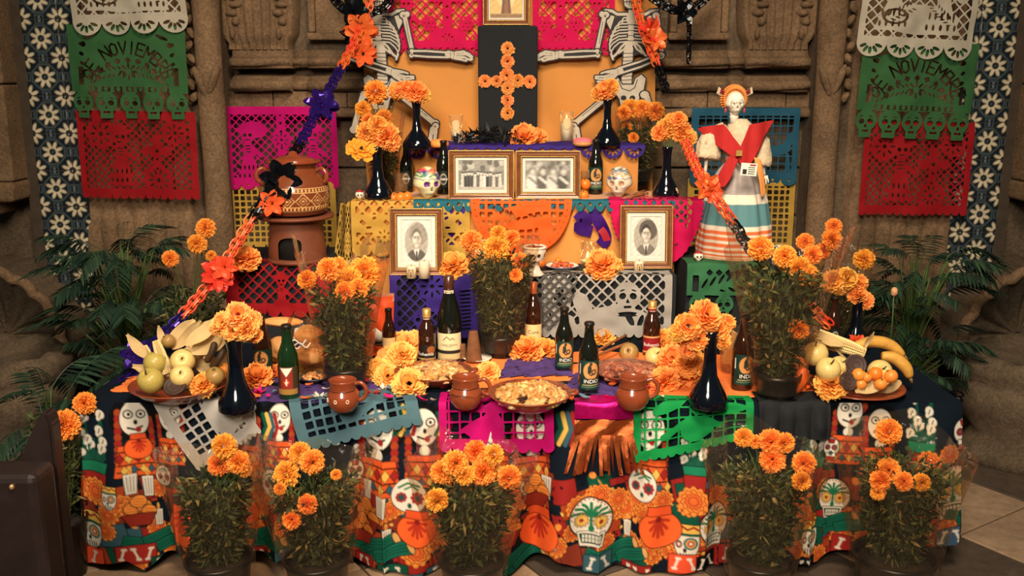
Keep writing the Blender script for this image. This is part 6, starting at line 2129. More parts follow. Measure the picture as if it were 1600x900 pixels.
bohr = wrap_label('bohr', .0332, .014, .080, 1.25, d_bohr, [('Bohemia', .0185, -.004, .046, INK_W)]) + wrap_label('bohrn', .0158, .158, .182, 2.6, lambda p: (p.fill(lambda x, y: y - 5, (120, 22, 28)), p.fill(lambda x, y: np.abs(y) * -1 + .75, (206, 170, 110))), [('BOHEMIA', .0052, 0, .17, INK_W)])
def d_nova(p):
 p.fill(lambda x, y: y - 5, (214, 196, 150))
 p.fill(lambda x, y: d_box(x, y, 0, -.42, 1.1, .14), (40, 32, 26))
 p.fill(lambda x, y: d_box(x, y, 0, -.80, 1.1, .22), (196, 170, 118))
 p.fill(lambda x, y: d_line(x, y, [(-.4, .48), (-.15, .76), (.1, .52), (.25, .66), (.4, .5)], .03), (70, 60, 48))
 p.fill(lambda x, y: d_box(x, y, 0, -.02, .2, .02), (120, 100, 70))
nova = wrap_label('nova', .0426, .012, .105, 1.2, d_nova, [('CASA NOVA', .0105, .0, .064, INK_K)]) + wrap_label('novan', .0195, .232, .252, 1.0, lambda p: (p.fill(lambda x, y: y - 5, (206, 190, 156)), p.fill(lambda x, y: np.abs(d_box(x, y, 0, 0, .5, .5)) - .1, (96, 70, 50))), [])
def d_cune(p):
 p.fill(lambda x, y: y - 5, (222, 186, 128))
 p.fill(lambda x, y: d_box(x, y, 0, -.55, .8, .02), (130, 96, 60))
 p.fill(lambda x, y: d_box(x, y, 0, -.75, .6, .02), (130, 96, 60))
cune = wrap_label('cune', .0376, .030, .125, 1.15, d_cune, [('Cune', .022, 0, .092, INK_K)])
def d_heine(p):
 p.fill(lambda x, y: y - 5, (18, 26, 22))
 p.fill(lambda x, y: d_ell(x, y, 0, 0, .5, .7), (150, 146, 130))
 p.fill(lambda x, y: d_ell(x, y, 0, 0, .36, .5), (44, 50, 44))
 p.fill(lambda x, y: d_box(x, y, 0, 0, .6, .12), (190, 186, 170))
dark_l = wrap_label('dark', .031, .03, .10, 1.0, d_heine, [])
bottle('dark beer bottle with green round-picture label behind the left vase', 413, 594, TZ, 'beer', BROWN_G, CAPK, indio, .232)
bottle('green glass lager bottle with red diamond label on the left', 453, 622, TZ, 'beer', GREEN_G, CAPK, lager, .245)
bottle('squat dark beer bottle with gold foil top behind the left stew dish', 668, 566, TZ, 'stout', BROWN_G, CAPG, bohk, .20, cap_h=.042)
bottle('tall dark sparkling wine bottle with cream label behind the stew dish', 703, 562, TZ, 'champ', BLACKG, glassy('brown_capsule', (70, 36, 22), .3), nova, .315, cap_h=.05)
bottle('wine bottle with copper capsule and cream label beside the centre plant', 833, 548, TZ, 'wine', BROWN_G, CAPC, cune, .265, cap_h=.062)
bottle('dark beer bottle with green label in the centre, the farther of two', 881, 580, TZ, 'beer', BLACKG, CAPK, indio, .232, rz=R(8))
bottle('dark beer bottle with green label at the front centre, the nearer of two', 919, 615, TZ, 'beer', BLACKG, CAPK, indio, .242, rz=R(10))
bottle('dark red-label beer bottle with gold foil top behind the mole dish', 1017, 554, TZ, 'stout', BROWN_G, CAPG, bohr, .205, cap_h=.042)
bottle('brown beer bottle with green label right of the right front vase', 1158, 608, TZ, 'beer', BROWN_G, CAPK, indio, .255, rz=R(14))
bottle('dark bottle partly hidden behind the right fruit plate', 1299, 548, TZ, 'beer', BROWN_G, CAPK, dark_l, .21)
bottle('beer bottle with green label on the middle step beside the right frame', 930, 303, T3, 'beer', BLACKG, CAPK, indio, .232)
bottle('dark bottle behind the water glass on the left of the middle step', 636, 300, T3, 'beer', BLACKG, CAPK, dark_l, .21)
bottle('dark bottle behind the left sugar skull next to the crowd photograph', 694, 303, T3, 'beer', BLACKG, CAPK, dark_l, .228)
bottle('small brown bottle with pale label beside the snack bag', 609, 560, TZ, 'beer', BROWN_G, CAPK, wrap_label('pale', .031, .02, .10, 1.1, d_cune, []), .19)

# ================================================================== clay mugs
CLAY = M('glazed_clay', (126, 58, 32), rough=.25, noise=(12, .18), coat=.4)
CLAYD = M('dark_clay', (104, 50, 30), rough=.35, noise=(10, .2), coat=.25)
DOT = M('cream_slip', (226, 206, 176), rough=.5)
def mug(label, px_, py_, rz, dots=False, bands=False, s=1.0):
 t = thing('clay_mug', label, 'mug', on(px_, py_, TZ + .006), rz, scale=s)
 link('body', mk('body', *lathe([(0, 0), (.032, 0), (.036, .004), (.048, .022), (.051, .040), (.047, .056), (.039, .066), (.038, .072), (.041, .092), (.043, .098), (.040, .099), (.036, .090), (.034, .070), (.044, .045), (.03, .012), (0, .010)], 36), CLAY), t)
 link('handle', mk('handle', *tube(catmull([(.038, 0, .086), (.058, 0, .090), (.074, 0, .072), (.070, 0, .046), (.049, 0, .032)], 6), .0065, 8), CLAY), t)
 link('neck_ring', mk('neck_ring', *tube([(.0395 * math.cos(a), .0395 * math.sin(a), .069) for a in np.linspace(0, 2 * PI, 40)], .0022, 6), CLAYD), t)
 if dots:
  for c in (-2.45, -1.75, -1.0):
   for k in range(6):
    a = c + .085 * math.cos(k * PI / 3)
    z = .040 + .0052 * math.sin(k * PI / 3)
    link('slip_dot', dot_me, t, (.0508 * math.cos(a), .0508 * math.sin(a), z))
 if bands:
  for k in range(3):
   link('incised_band', mk('incised_band', *tube(catmull([(.0495 * math.cos(a), .0495 * math.sin(a), .046 + .006 * math.sin(a * 3 + k)) for a in np.linspace(-2.8, -.3, 12)], 3), .0014, 5), CLAYD), t)
dot_me = mk('slip_dot', *lathe([(0, -.002), (.0014, -.0014), (.002, 0), (.0014, .0014), (0, .002)], 8), DOT)
mug('round clay mug with cream dots at the left of the table edge', 537, 640, R(-8), dots=True)
mug('clay mug with incised bands left of the round stew dish', 728, 636, R(-5), bands=True, s=1.02)
mug('plain clay mug with handle near the green paper sheet', 988, 637, R(-4), s=1.04)

# ================================================================== dishes of food
def lumps(name, n, R_, hgt, sizes, rgbs, mat, seed, flat=.6):
 """heaped small pieces in a dish, too many and small to pick apart"""
 r2 = np.random.default_rng(seed)
 V, F, C = [], [], []
 k0 = 0
 u, v, G_ = uvgrid(7, 5, 0, 2 * PI, .1, PI - .1)
 sph = np.stack([np.sin(v) * np.cos(u), np.sin(v) * np.sin(u), np.cos(v)], 1)
 for k in range(n):
  r = R_ * math.sqrt(r2.random())
  a = r2.uniform(0, 2 * PI)
  z = hgt * (1 - (r / R_) ** 2) + r2.uniform(-.002, .004)
  s = r2.uniform(*sizes)
  B = sph * np.array([s * r2.uniform(.8, 1.5), s * r2.uniform(.7, 1.1), s * flat]) * (1 + .15 * r2.normal(0, 1, (len(sph), 1)))
  e = Euler((r2.uniform(-.6, .6), r2.uniform(-.6, .6), r2.uniform(0, 6))).to_matrix()
  B = B @ np.array(e).T + np.array([r * math.cos(a), r * math.sin(a), z])
  V.append(B)
  C.append(np.tile(np.array(lin(rgbs[int(r2.integers(len(rgbs)))])) * r2.uniform(.85, 1.1), (len(B), 1)))
  F += [tuple(i + k0 for i in f) for f in G_]
  k0 += len(B)
 return mk(name, np.concatenate(V), F, mat, True, np.concatenate(C))
FOOD = M('stewed_food', rough=.35, attr=True, coat=.25)
def dish(label, px_, py_, R_, dep, food, z=TZ + .006, film=True, clay=CLAY, handles=False):
 t = thing('food_dish', label, 'dish', on(px_, py_, z))
 link('bowl', mk('bowl', *lathe([(0, 0), (R_ * .5, 0), (R_ * .56, .004), (R_ * .8, dep * .5), (R_ * .97, dep * .92), (R_, dep), (R_ * .97, dep + .002), (R_ * .92, dep * .93), (R_ * .74, dep * .55), (R_ * .5, .012), (0, .010)], 48), clay), t)
 link('food', food, t, (0, 0, dep * .72), kind='stuff')
 if handles:
  for e in (-1, 1):
   link('handle', mk('handle', *tube(catmull([(e * R_ * .9, -.02, dep * .9), (e * (R_ + .012), -.012, dep), (e * (R_ + .012), .012, dep), (e * R_ * .9, .02, dep * .9)], 5), .006, 7), clay), t)
 if film:
  u, v, F = uvgrid(40, 10, 0, 2 * PI, 0, 1)
  r = R_ * 1.005 * v
  zz = dep + .004 + .022 * (1 - v ** 2) + .003 * np.sin(u * 7 + v * 9) * v
  link('cling_film', mk('cling_film', np.stack([r * np.cos(u), r * np.sin(u), zz], 1), F, film_mat('cling_film', (255, 252, 246), .10, .06)), t)
 return t
POTATO = [(236, 186, 112), (224, 164, 86), (242, 204, 140), (206, 146, 80)]
dish('clay dish of yellow stew pieces before the sparkling wine bottle', 682, 598, .122, .045, lumps('food', 210, .100, .026, (.008, .014), POTATO, FOOD, 1), handles=True)
dish('round clay dish heaped with yellow stew behind the magenta paper', 828, 636, .132, .050, lumps('food', 240, .108, .030, (.009, .015), POTATO, FOOD, 2), handles=True)
dish('clay dish of red-brown mole under cling film', 980, 594, .122, .040, lumps('food', 160, .102, .022, (.010, .017), [(150, 74, 46), (170, 92, 60), (126, 58, 38), (186, 112, 78)], FOOD, 3))
WHT = M('white_ceramic', (224, 216, 200), rough=.25, coat=.3)
BLUEW = M('blue_rim', (60, 78, 120), rough=.3)
dish('small plate of peanuts behind the green lager bottle', 490, 596, .05, .018, lumps('food', 60, .034, .012, (.006, .009), [(206, 146, 88), (190, 124, 72)], FOOD, 4), film=False, clay=M('grey_glaze', (70, 74, 76), rough=.3))
t = dish('small white plate with a blue rim of candied food on the lower step', 878, 420, .066, .014, lumps('food', 50, .042, .010, (.006, .010), [(190, 84, 44), (214, 118, 60), (160, 62, 36)], FOOD, 5), z=T2 + .002, film=False, clay=WHT)
link('rim_band', mk('rim_band', *tube([(.0655 * math.cos(a), .0655 * math.sin(a), .0145) for a in np.linspace(0, 2 * PI, 50)], .0018, 5), BLUEW), t)

# piloncillo cones and chocolate discs on a saucer
PIL = M('raw_sugar', (112, 70, 40), rough=.8, noise=(40, .3), bump=(90, .6, .006))
CHOC = M('chocolate', (62, 44, 36), rough=.6, noise=(30, .2), bump=(60, .3, .004))
t = thing('saucer', 'white saucer under the brown sugar cone', 'plate', on(746, 562, TZ + .006))
link('plate', mk('plate', *lathe([(0, 0), (.03, 0), (.052, .008), (.053, .010), (.03, .004), (0, .003)], 32), WHT), t)
def cone_(label, px_, py_, h, r0, r1, z):
 V, F = lathe([(0, 0), (r0, 0), (r0 * 1.02, .004), (r1, h - .004), (r1 * .9, h), (0, h)], 26)
 V[:, :2] *= (1 + .05 * (vnoise(V[:, 0] * 90, V[:, 2] * 60 + V[:, 1] * 70, 4)[:, None] - .5))
 tag(link('sugar_cone', mk('sugar_cone', V, F, PIL), None, on(px_, py_, z)), label, 'sugar')
cone_('tall raw brown sugar cone standing on the saucer', 740, 563, .110, .030, .017, TZ + .011)
cone_('small raw sugar stub left of the tall cone', 722, 560, .055, .017, .014, TZ + .008)
def disc(label, q, rot, r=.030):
 t = thing('chocolate_disc', label, 'chocolate', q)
 t.rotation_euler = rot
 link('disc', mk('disc', *lathe([(0, -.005), (r * .94, -.005), (r, -.003), (r, .003), (r * .94, .005), (r * .88, .0035), (0, .0035)], 28), CHOC), t)
 for k in range(2):
  link('groove_ring', mk('groove_ring', *tube([(r * (.72 - .4 * k) * math.cos(a), r * (.72 - .4 * k) * math.sin(a), .004) for a in np.linspace(0, 2 * PI, 26)], .0012, 4), CHOC), t)
disc('round chocolate disc leaning beside the sugar cone', on(762, 556, TZ) + Vector((0, 0, .034)), (R(70), 0, R(8)))

# cinnamon, apples and other things near the mole dish
CINN = M('cinnamon_bark', (140, 84, 46), rough=.75, noise=(40, .3))
def stick(label, a, b, r=.006, mat=CINN, name='cinnamon_stick', group=None):
 m = MB().tube(catmull([a, (Vector(a) + Vector(b)) / 2 + Vector((0, 0, .002)), b], 4), r, 8)
 c = Vector(a)
 me = m.mesh(name, mat)
 me.transform(Matrix.Translation(-c))
 tag(link(name, me, None, c), label, 'spice', group)
stick('upper long cinnamon stick behind the mole dish', on(934, 548, TZ + .05), on(978, 524, TZ + .05), .005)
stick('lower long cinnamon stick behind the mole dish', on(932, 556, TZ + .04), on(982, 536, TZ + .04), .006)
for k, (a, b) in enumerate([((986, 306), (1008, 298)), ((990, 304), (1012, 302)), ((984, 309), (1006, 304))]):
 stick(['short cinnamon stick on the pink paper, topmost of three', 'short cinnamon stick on the pink paper, longest to the right', 'short cinnamon stick on the pink paper, nearest of three'][k], on(*a, T3 + .014), on(*b, T3 + .014), .0055)

# ================================================================== fruit
def fruit_mat(name, rgb, rgb2=None):
 return M(name, rgb, rough=.4, noise=(7, .14), noise2=(60, .06), coat=.15)
APPLE_Y, APPLE_P, MAND, GUAVA = fruit_mat('yellow_apple', (172, 152, 76)), fruit_mat('pale_pear_apple', (206, 178, 108)), fruit_mat('mandarin', (232, 118, 34)), fruit_mat('tejocote', (226, 134, 52))
RUSS = fruit_mat('russet_fruit', (150, 116, 62))
def apple_me(mat, name='apple'):
 prof = [(0, .10), (.35, .0), (.62, .06), (.86, .34), (1.0, .80), (.98, 1.15), (.82, 1.52), (.52, 1.74), (.26, 1.74), (.08, 1.58), (0, 1.52)]
 V, F = lathe(prof, 24)
 me = mk(name, V, F, mat)
 return me
AP = {m: apple_me(m) for m in (APPLE_Y, APPLE_P, RUSS)}
stem_me = mk('stalk', *tube([(0, 0, 1.5), (.06, 0, 1.8), (.16, .05, 2.05)], .06, 6), M('stalk_brown', (74, 54, 30), rough=.8))
def apple(label, px_, py_, r_px, mat, Y, tilt=(0.3, 0.2, 0)):
 q = P(px_, py_, Y)
 r = r_px / ppm(px_, py_, Y)
 t = thing('apple', label, 'fruit', q - Vector((0, 0, r * .85)), scale=r)
 t.rotation_euler = tilt
 link('flesh', AP[mat], t)
 link('stalk', stem_me, t)
ball = {}
def small_fruit(name, label, px_, py_, r_px, mat, Y, group=None):
 q = P(px_, py_, Y)
 r = r_px / ppm(px_, py_, Y)
 if (name, mat) not in ball:
  V, F = lathe([(0, -.92), (.3, -.95), (.7, -.72), (.95, -.3), (1, .1), (.9, .48), (.62, .8), (.25, .92), (.08, .86), (0, .84)], 20)
  ball[(name, mat)] = mk('flesh', V, F, mat)
  ball['calyx'] = mk('calyx', *lathe([(0, .86), (.16, .9), (.2, .97), (.06, .93), (0, .95)], 8), M('calyx_green', (86, 84, 40), rough=.8))
 t = thing(name, label, 'fruit', q, scale=r, group=group)
 t.rotation_euler = (rng.uniform(-.5, .7), rng.uniform(-.6, .6), rng.uniform(0, 6))
 link('flesh', ball[(name, mat)], t)
 link('calyx', ball['calyx'], t)
CORN, HUSK = M('corn_kernel', (226, 198, 138), rough=.4, rand=.3), M('dry_husk', (214, 184, 128), rough=.8, transl=.3, noise=(14, .15), bump=(50, .4, .004))
BARE = M('corn_pale', (232, 214, 170), rough=.5)
def cob_mesh(L_, r):
 m = MB()
 rows, cols = 26, 14
 u, v, G_ = uvgrid(4, 3, 0, 2 * PI, .2, PI - .2)
 sph = np.stack([np.sin(v) * np.cos(u), np.sin(v) * np.sin(u), np.cos(v)], 1)
 for i in range(rows):
  t_ = (i + .5) / rows
  rr = r * (1 - .75 * max(0, t_ - .55) ** 1.6 * 2.2)
  for j in range(cols):
   a = 2 * PI * (j + .5 * (i % 2) * 0) / cols
   B = sph * np.array([r * .26, r * .24, L_ / rows * .56])
   ca, sa = math.cos(a), math.sin(a)
   B = np.stack([B[:, 0] * ca - B[:, 1] * sa + rr * .86 * ca, B[:, 0] * sa + B[:, 1] * ca + rr * .86 * sa, B[:, 2] + t_ * L_], 1)
   m.add(B, G_)
 return m.mesh('kernels', CORN)
cob_me = cob_mesh(.15, .021)
core_me = mk('cob_core', *lathe([(0, 0), (.017, 0), (.018, .07), (.012, .13), (0, .148)], 12), BARE)
def husk_me(L_, w_, curl, seed):
 u, v, F = uvgrid(6, 14, -1, 1, 0, 1)
 ww = w_ * np.sin(np.clip(v * 1.05, 0, 1) * PI * .92 + .12) ** .7
 z = curl * v * v + .35 * w_ * (1 - u * u) * -1 + .004 * np.sin(u * 9 + seed)
 return mk('husk_leaf', np.stack([u * ww, v * L_, z + .01 * np.sin(v * 6 + seed)], 1), F, HUSK)
HUSKS = [husk_me(.17, .030, .03, 1), husk_me(.14, .034, -.025, 2), husk_me(.19, .026, .05, 3)]
def aim(obj, a, b, axis='Z', roll=0.0):
 d = (Vector(b) - Vector(a)).normalized()
 obj.location = a
 obj.rotation_euler = d.to_track_quat(axis, 'X' if axis != 'X' else 'Z').to_euler()
def corn(label, a, b, husks=3, scale=None):
 ln = (Vector(b) - Vector(a)).length
 t = thing('corn_cob', label, 'corn', a, scale=ln / .15)
 aim(t, a, b, 'Z')
 link('kernels', cob_me, t)
 link('cob_core', core_me, t)
 for k in range(husks):
  link('husk_leaf', HUSKS[k % 3], t, (0, 0, -.012), (R(78 + 8 * k), 0, 2 * PI * k / max(husks, 1) + .5), .75)
def husk(label, a, b, k=0, s=1.0, group=None):
 ln = (Vector(b) - Vector(a)).length
 o = link('corn_husk', HUSKS[k % 3], None, a, (0, 0, 0), ln / [.17, .14, .19][k % 3])
 d = (Vector(b) - Vector(a)).normalized()
 xa = d.cross(Vector((.25, -1, .75))).normalized()
 o.rotation_euler = Matrix((xa, d, xa.cross(d))).transposed().to_euler()
 tag(o, label, 'husk', group)

# left bowl
bl = on(283, 622, TZ + .006)
t = thing('fruit_bowl', 'wide clay bowl of fruit and corn at the left end of the table', 'bowl', bl)
link('bowl', mk('bowl', *lathe([(0, 0), (.07, 0), (.08, .004), (.125, .026), (.152, .048), (.157, .052), (.152, .054), (.12, .034), (.07, .012), (0, .010)], 48), CLAY), t)
by = bl.y
apple('yellow-green apple at the front of the left bowl', 243, 590, 20, APPLE_Y, by - .07, (.5, -.3, 0))
apple('green-yellow apple behind the front one in the left bowl', 238, 568, 18, APPLE_Y, by - .01, (-.2, .2, 0))
apple('pale yellow apple in the middle of the left bowl', 287, 579, 18, APPLE_P, by - .05, (.9, .1, 0))
apple('pale yellow apple on top of the left bowl', 287, 553, 19, APPLE_P, by + .01, (1.0, .3, 0))
disc('dark chocolate disc at the front of the left bowl', P(273, 603, by - .105), (R(40), 0, 0), .034)
corn('corn cob standing among the apples of the left bowl', P(262, 584, by), P(243, 532, by + .02), 2)
corn('second corn cob leaning out of the left bowl', P(240, 575, by + .05), P(226, 540, by + .05), 2)
small_fruit('tejocote', 'small orange fruit by the marigold in the left bowl', 345, 588, 9, GUAVA, by - .03)
small_fruit('tejocote', 'small orange fruit at the back of the left bowl', 352, 576, 9, GUAVA, by)
small_fruit('russet_guava', 'brownish green fruit right in the left bowl', 336, 588, 15, RUSS, by - .05)
small_fruit('russet_guava', 'brownish fruit behind the apples of the left bowl', 263, 533, 11, RUSS, by + .06)
for k, (a, b, n_) in enumerate([((290, 540), (345, 498), 'uppermost'), ((300, 552), (360, 512), 'second'), ((318, 560), (352, 522), 'rightmost'), ((230, 560), (200, 526), 'leftmost'), ((335, 590), (300, 530), 'twisted'), ((310, 600), (216, 582), 'long front'), ((255, 540), (248, 510), 'upright'), ((300, 530), (330, 500), 'rear'), ((268, 545), (322, 504), 'broad pale'), ((285, 552), (352, 530), 'flat lower'), ((262, 538), (300, 500), 'curled'), ((330, 548), (362, 500), 'far right upright'), ((345, 600), (355, 548), 'pale right')]):
 husk(f'{n_} dry corn husk spilling from the left fruit bowl', P(*a, by - .03 + .012 * k), P(*b, by + .02 + .008 * k), k)
# brown pods / avocado
AVO = M('dark_pod', (74, 52, 34), rough=.5, noise=(20, .25))
for k, (a, b) in enumerate([((322, 566), (336, 534)), ((330, 575), (350, 545))]):
 me = mk('vanilla_pod', *tube(catmull([Vector(), (P(*b, by) - P(*a, by)) * .5 + Vector((.006, -.01, 0)), P(*b, by) - P(*a, by)], 5), [.004] + [.011] * 9 + [.004], 8), AVO)
 tag(link('tamarind_pod', me, None, P(*a, by)), ['dark tamarind pod upright in the left bowl', 'second dark tamarind pod at the right of the left bowl'][k], 'pod')

# right plate
br = on(1338, 612, TZ + .006)
t = thing('fruit_plate', 'low clay plate of fruit at the right end of the table', 'plate', br)
link('plate', mk('plate', *lathe([(0, 0), (.08, 0), (.09, .004), (.14, .018), (.152, .022), (.15, .025), (.12, .018), (.08, .008), (0, .007)], 48), CLAY), t)
ry = br.y
apple('pale apple at the back left of the right plate', 1277, 552, 19, APPLE_P, ry - .0, (.2, -.2, 0))
apple('pale apple at the front left of the right plate', 1290, 574, 19, APPLE_P, ry - .06, (.5, .1, 0))
apple('small pale apple between the others of the right plate', 1304, 567, 15, APPLE_P, ry - .02, (.6, .4, 0))
apple('pale apple beside the bananas on the right plate', 1370, 572, 19, APPLE_P, ry - .03, (.9, 0, 0))
disc('upper dark chocolate disc on the right plate', P(1337, 570, ry - .06), (R(68), 0, R(-6)), .034)
disc('lower dark chocolate disc on the right plate', P(1325, 596, ry - .11), (R(60), 0, R(20)), .030)
for k, (a, b, r_, m_, n_) in enumerate([(1342, 586, 11, GUAVA, 'left'), (1368, 584, 11, MAND, 'reddest'), (1345, 600, 9, GUAVA, 'lower left'), (1354, 590, 8, GUAVA, 'middle'), (1392, 588, 11, GUAVA, 'right'), (1376, 600, 10, GUAVA, 'lower right')]):
 small_fruit('tejocote', f'{n_} small orange tejocote fruit on the right plate', a, b, r_, m_, ry - .09 - .003 * k, )
corn('large pale corn cob lying across the right plate', P(1277, 524, ry + .07), P(1352, 552, ry + .02), 3)
BAN = M('banana_skin', (196, 144, 62), rough=.5, noise=(10, .15), noise2=(50, .18))
def banana(label, pts_px, Y, r):
 pts = catmull([P(a, b, Y + dy) for a, b, dy in pts_px], 6)
 t = thing('banana', label, 'fruit', pts[0])
 n = len(pts)
 rad = [r * (.35 + .65 * math.sin(PI * min(1, (i / (n - 1)) * .94 + .05)) ** .5) for i in range(n)]
 link('peel', mk('peel', *tube([p - pts[0] for p in pts], rad, 7), BAN), t)
 e = pts[-1] - pts[-2]
 link('banana_tip', mk('banana_tip', *tube([pts[-1] - pts[0], pts[-1] - pts[0] + e.normalized() * .018], [.007, .004], 6), M('banana_end', (120, 90, 48), rough=.8)), t)
banana('upper banana at the back of the right plate', [(1336, 540, .05), (1365, 534, .06), (1392, 540, .06), (1412, 556, .05)], ry, .021)
banana('lower banana at the right of the right plate', [(1378, 556, .02), (1398, 560, .02), (1415, 574, .01), (1422, 590, 0)], ry, .022)
for k, (a, b, n_) in enumerate([((1392, 592), (1335, 614), 'front'), ((1408, 596), (1375, 612), 'right'), ((1352, 545), (1362, 516), 'standing'), ((1318, 540), (1270, 520), 'back left')]):
 husk(f'{n_} dry corn husk on the right fruit plate', P(*a, ry - .10 + .03 * k), P(*b, ry - .10 + .03 * k), k)
# papaya / squash piece left of right plate
me = blob('squash_wedge', fruit_mat('orange_squash', (216, 100, 44)), .022, .02, .045, 18, 12, .1, 2, 3)
tag(link('squash_wedge', me, None, P(1250, 594, ry - .05), (0, R(12), 0)), 'orange squash wedge standing between pot and right fruit plate', 'fruit')
apple('white apple lying behind the mole dish', 1020, 553, 16, APPLE_P, on(1020, 566, TZ).y, (.7, .2, 0))
apple('russet pear beside the cinnamon sticks', 986, 541, 15, RUSS, on(984, 556, TZ).y, (1.0, -.6, 0))
small_fruit('mandarin', 'left mandarin of three before the left middle vase', 615, 309, 8, MAND, 3.95)
small_fruit('mandarin', 'middle mandarin of three before the left middle vase', 626, 309, 9, MAND, 3.94)
small_fruit('mandarin', 'right mandarin of three, touching the left sugar skull', 636, 307, 8, MAND, 3.95)
small_fruit('mandarin', 'mandarin behind the incense burner on the lower step', 845, 412, 8, MAND, 3.80)
small_fruit('mandarin', 'lower mandarin beside the right wide frame', 912, 305, 8, MAND, 4.0)
small_fruit('mandarin', 'upper mandarin beside the right wide frame', 914, 288, 9, MAND, 4.06)
small_fruit('mandarin', 'tiny mandarin behind the blue-rimmed plate', 872, 407, 5, MAND, 3.82)
# ================================================================== clay stove and painted pot
TERR = M('terracotta', (108, 58, 36), rough=.55, noise=(9, .15), bump=(60, .15, .004))
sl = on(455, 416, T2S)
sl.y += .12
sl.z = T2S + .006
t = thing('clay_stove', 'terracotta stove with an arched opening under the painted pot', 'stove', sl)
H_ = .175
def st_r(z):
 return .100 + .012 * np.cos(z / H_ * PI) + .018 * (z / H_)
def f_st(x, y):
 arch = U(d_box(x, y, -PI / 2 - .05, .045, .42, .036), d_ell(x, y, -PI / 2 - .05, .08, .42, .022))
 return np.maximum(d_box(x, y, -PI / 2, H_ / 2, PI + .01, H_ / 2 + .01), -(arch * .3))
link('stove_wall', cut_sheet('stove_wall', 2 * PI, H_, .004, lambda x, y: f_st(x, y), lambda x, y: (st_r(y) * np.cos(x), st_r(y) * np.sin(x), y), TERR, None, -PI / 2 - PI, 0) if False else cut_sheet('stove_wall', 2 * PI * .1, H_, .004, lambda x, y: f_st(x * 10, y), lambda x, y: (st_r(y) * np.cos(x * 10), st_r(y) * np.sin(x * 10), y), TERR, None, (-PI / 2 - PI) * .1, 0), t)
link('stove_inside', mk('stove_inside', *lathe([(0, .004), (.088, .004), (.09, H_ - .01), (0, H_ - .01)], 24), M('near_black', (20, 16, 14), rough=.95)), t)  # near-black drum filling the stove just behind the arched opening
link('stove_rim', mk('stove_rim', *lathe([(.118, H_ - .014), (.148, H_ - .006), (.152, H_), (.148, H_ + .006), (.11, H_ + .004), (0, H_ + .002)], 44), TERR), t)
link('stove_foot', mk('stove_foot', *lathe([(0, -.006), (.116, -.006), (.118, .004), (.113, .010), (0, .010)], 36), TERR), t)
t = thing('clay_pot', 'round brown clay pot painted with a lattice of cream diamonds', 'pot', sl + Vector((0, 0, H_ + .006)))
prof = [(.085, 0), (.112, .006), (.130, .03), (.137, .065), (.137, .10), (.131, .125), (.116, .150), (.096, .170), (.086, .184), (.092, .196), (.104, .206), (.104, .210), (.092, .206), (.080, .190), (.0, .180)]
zz = np.array([p[1] for p in prof[:11]])
rr = np.array([p[0] for p in prof[:11]])
u, v, F = uvgrid(260, 110, 0, 2 * PI, 0, 1)
zv = v * .206
rv = np.interp(zv, zz, rr)
p = Paint(u * .137, zv, (112, 56, 30))
p.w = .0012
per = 2 * PI * .137 / 14
cream = (224, 176, 112)
def dots_lattice(x, y):
 xm = (x % per) / per
 ym = (y - .066) / .030
 d = np.abs(np.abs(ym) + 2 * np.abs(xm - .5) * 1.0 - .95) * .03 - .0016
 d2 = np.abs(np.abs(ym) + 2 * np.abs(xm - .5) - .5) * .03 - .0012
 d3 = np.abs(ym * .03) * 1.0 + np.abs(xm - .5) * per * .6 - .004
 bite = .0009 * np.sin(x * 1900) * np.sin(y * 1900)
 return np.maximum(U(d, d2, d3), np.abs(ym) * .03 - .032) + bite
p.fill(dots_lattice, cream)
for zc_ in (.030, .102):
 p.fill(lambda x, y: np.maximum(np.abs(np.sin(x * 2 * PI / .0085)) * .004 - .0026 + np.abs(y - zc_ - .004) * .25, np.abs(y - zc_ - .004) - .006), cream)
 p.fill(lambda x, y: np.abs(y - zc_ + .004) - .0012, cream)
 p.fill(lambda x, y: np.abs(y - zc_ - .012) - .0012, cream)
link('pot_body', mk('pot_body', np.stack([rv * np.cos(u), rv * np.sin(u), zv], 1), F, M('painted_clay', rough=.28, attr=True, coat=.4), True, p.c), t)
link('pot_lip', mk('pot_lip', *lathe([(.1035, .202), (.107, .208), (.103, .213), (.090, .207), (.078, .190), (0, .18)], 40), CLAY), t)
for e in (-1, 1):
 link('handle', mk('handle', *tube(catmull([(e * .092, -.02, .174), (e * .116, -.035, .184), (e * .134, -.04, .168), (e * .136, -.04, .145), (e * .126, -.035, .130)], 6), .009, 9), CLAY), t)
link('pot_lid', mk('pot_lid', *lathe([(.088, .207), (.09, .212), (.06, .226), (.02, .234), (.014, .246), (0, .250)], 32), CLAY), t)

# ================================================================== skulls
def skull_geo(nu=56, nv=48, eye=.18):
 u, v, F = uvgrid(nu, nv, 0, 2 * PI, .03, PI - .03)
 x, y, z = np.sin(v) * np.cos(u), np.sin(v) * np.sin(u), np.cos(v)
 lowf = np.clip((-z - .05) / .8, 0, 1)
 X = x * (.78 - .30 * lowf ** .8 + .10 * np.exp(-((z + .22) / .16) ** 2))
 Y = y * np.where(y > 0, .95 - .35 * lowf, .80 - .05 * lowf)
 Z = z * np.where(z < 0, 1.02, .92)
 front = np.clip(-y * 2, 0, 1)
 for e in (-1, 1):
  d = np.hypot((X - e * .30) / .20, (Z + .08) / .18)
  Y += front * eye * np.clip(1 - d ** 2, 0, 1)
 d = np.hypot(X / .10, (Z + .36) / .13)
 Y += front * .10 * np.clip(1 - d ** 2, 0, 1)
 Y -= front * .05 * np.exp(-((Z + .66) / .12) ** 2) * np.exp(-(X / .3) ** 2)
 return X, Y, Z, F
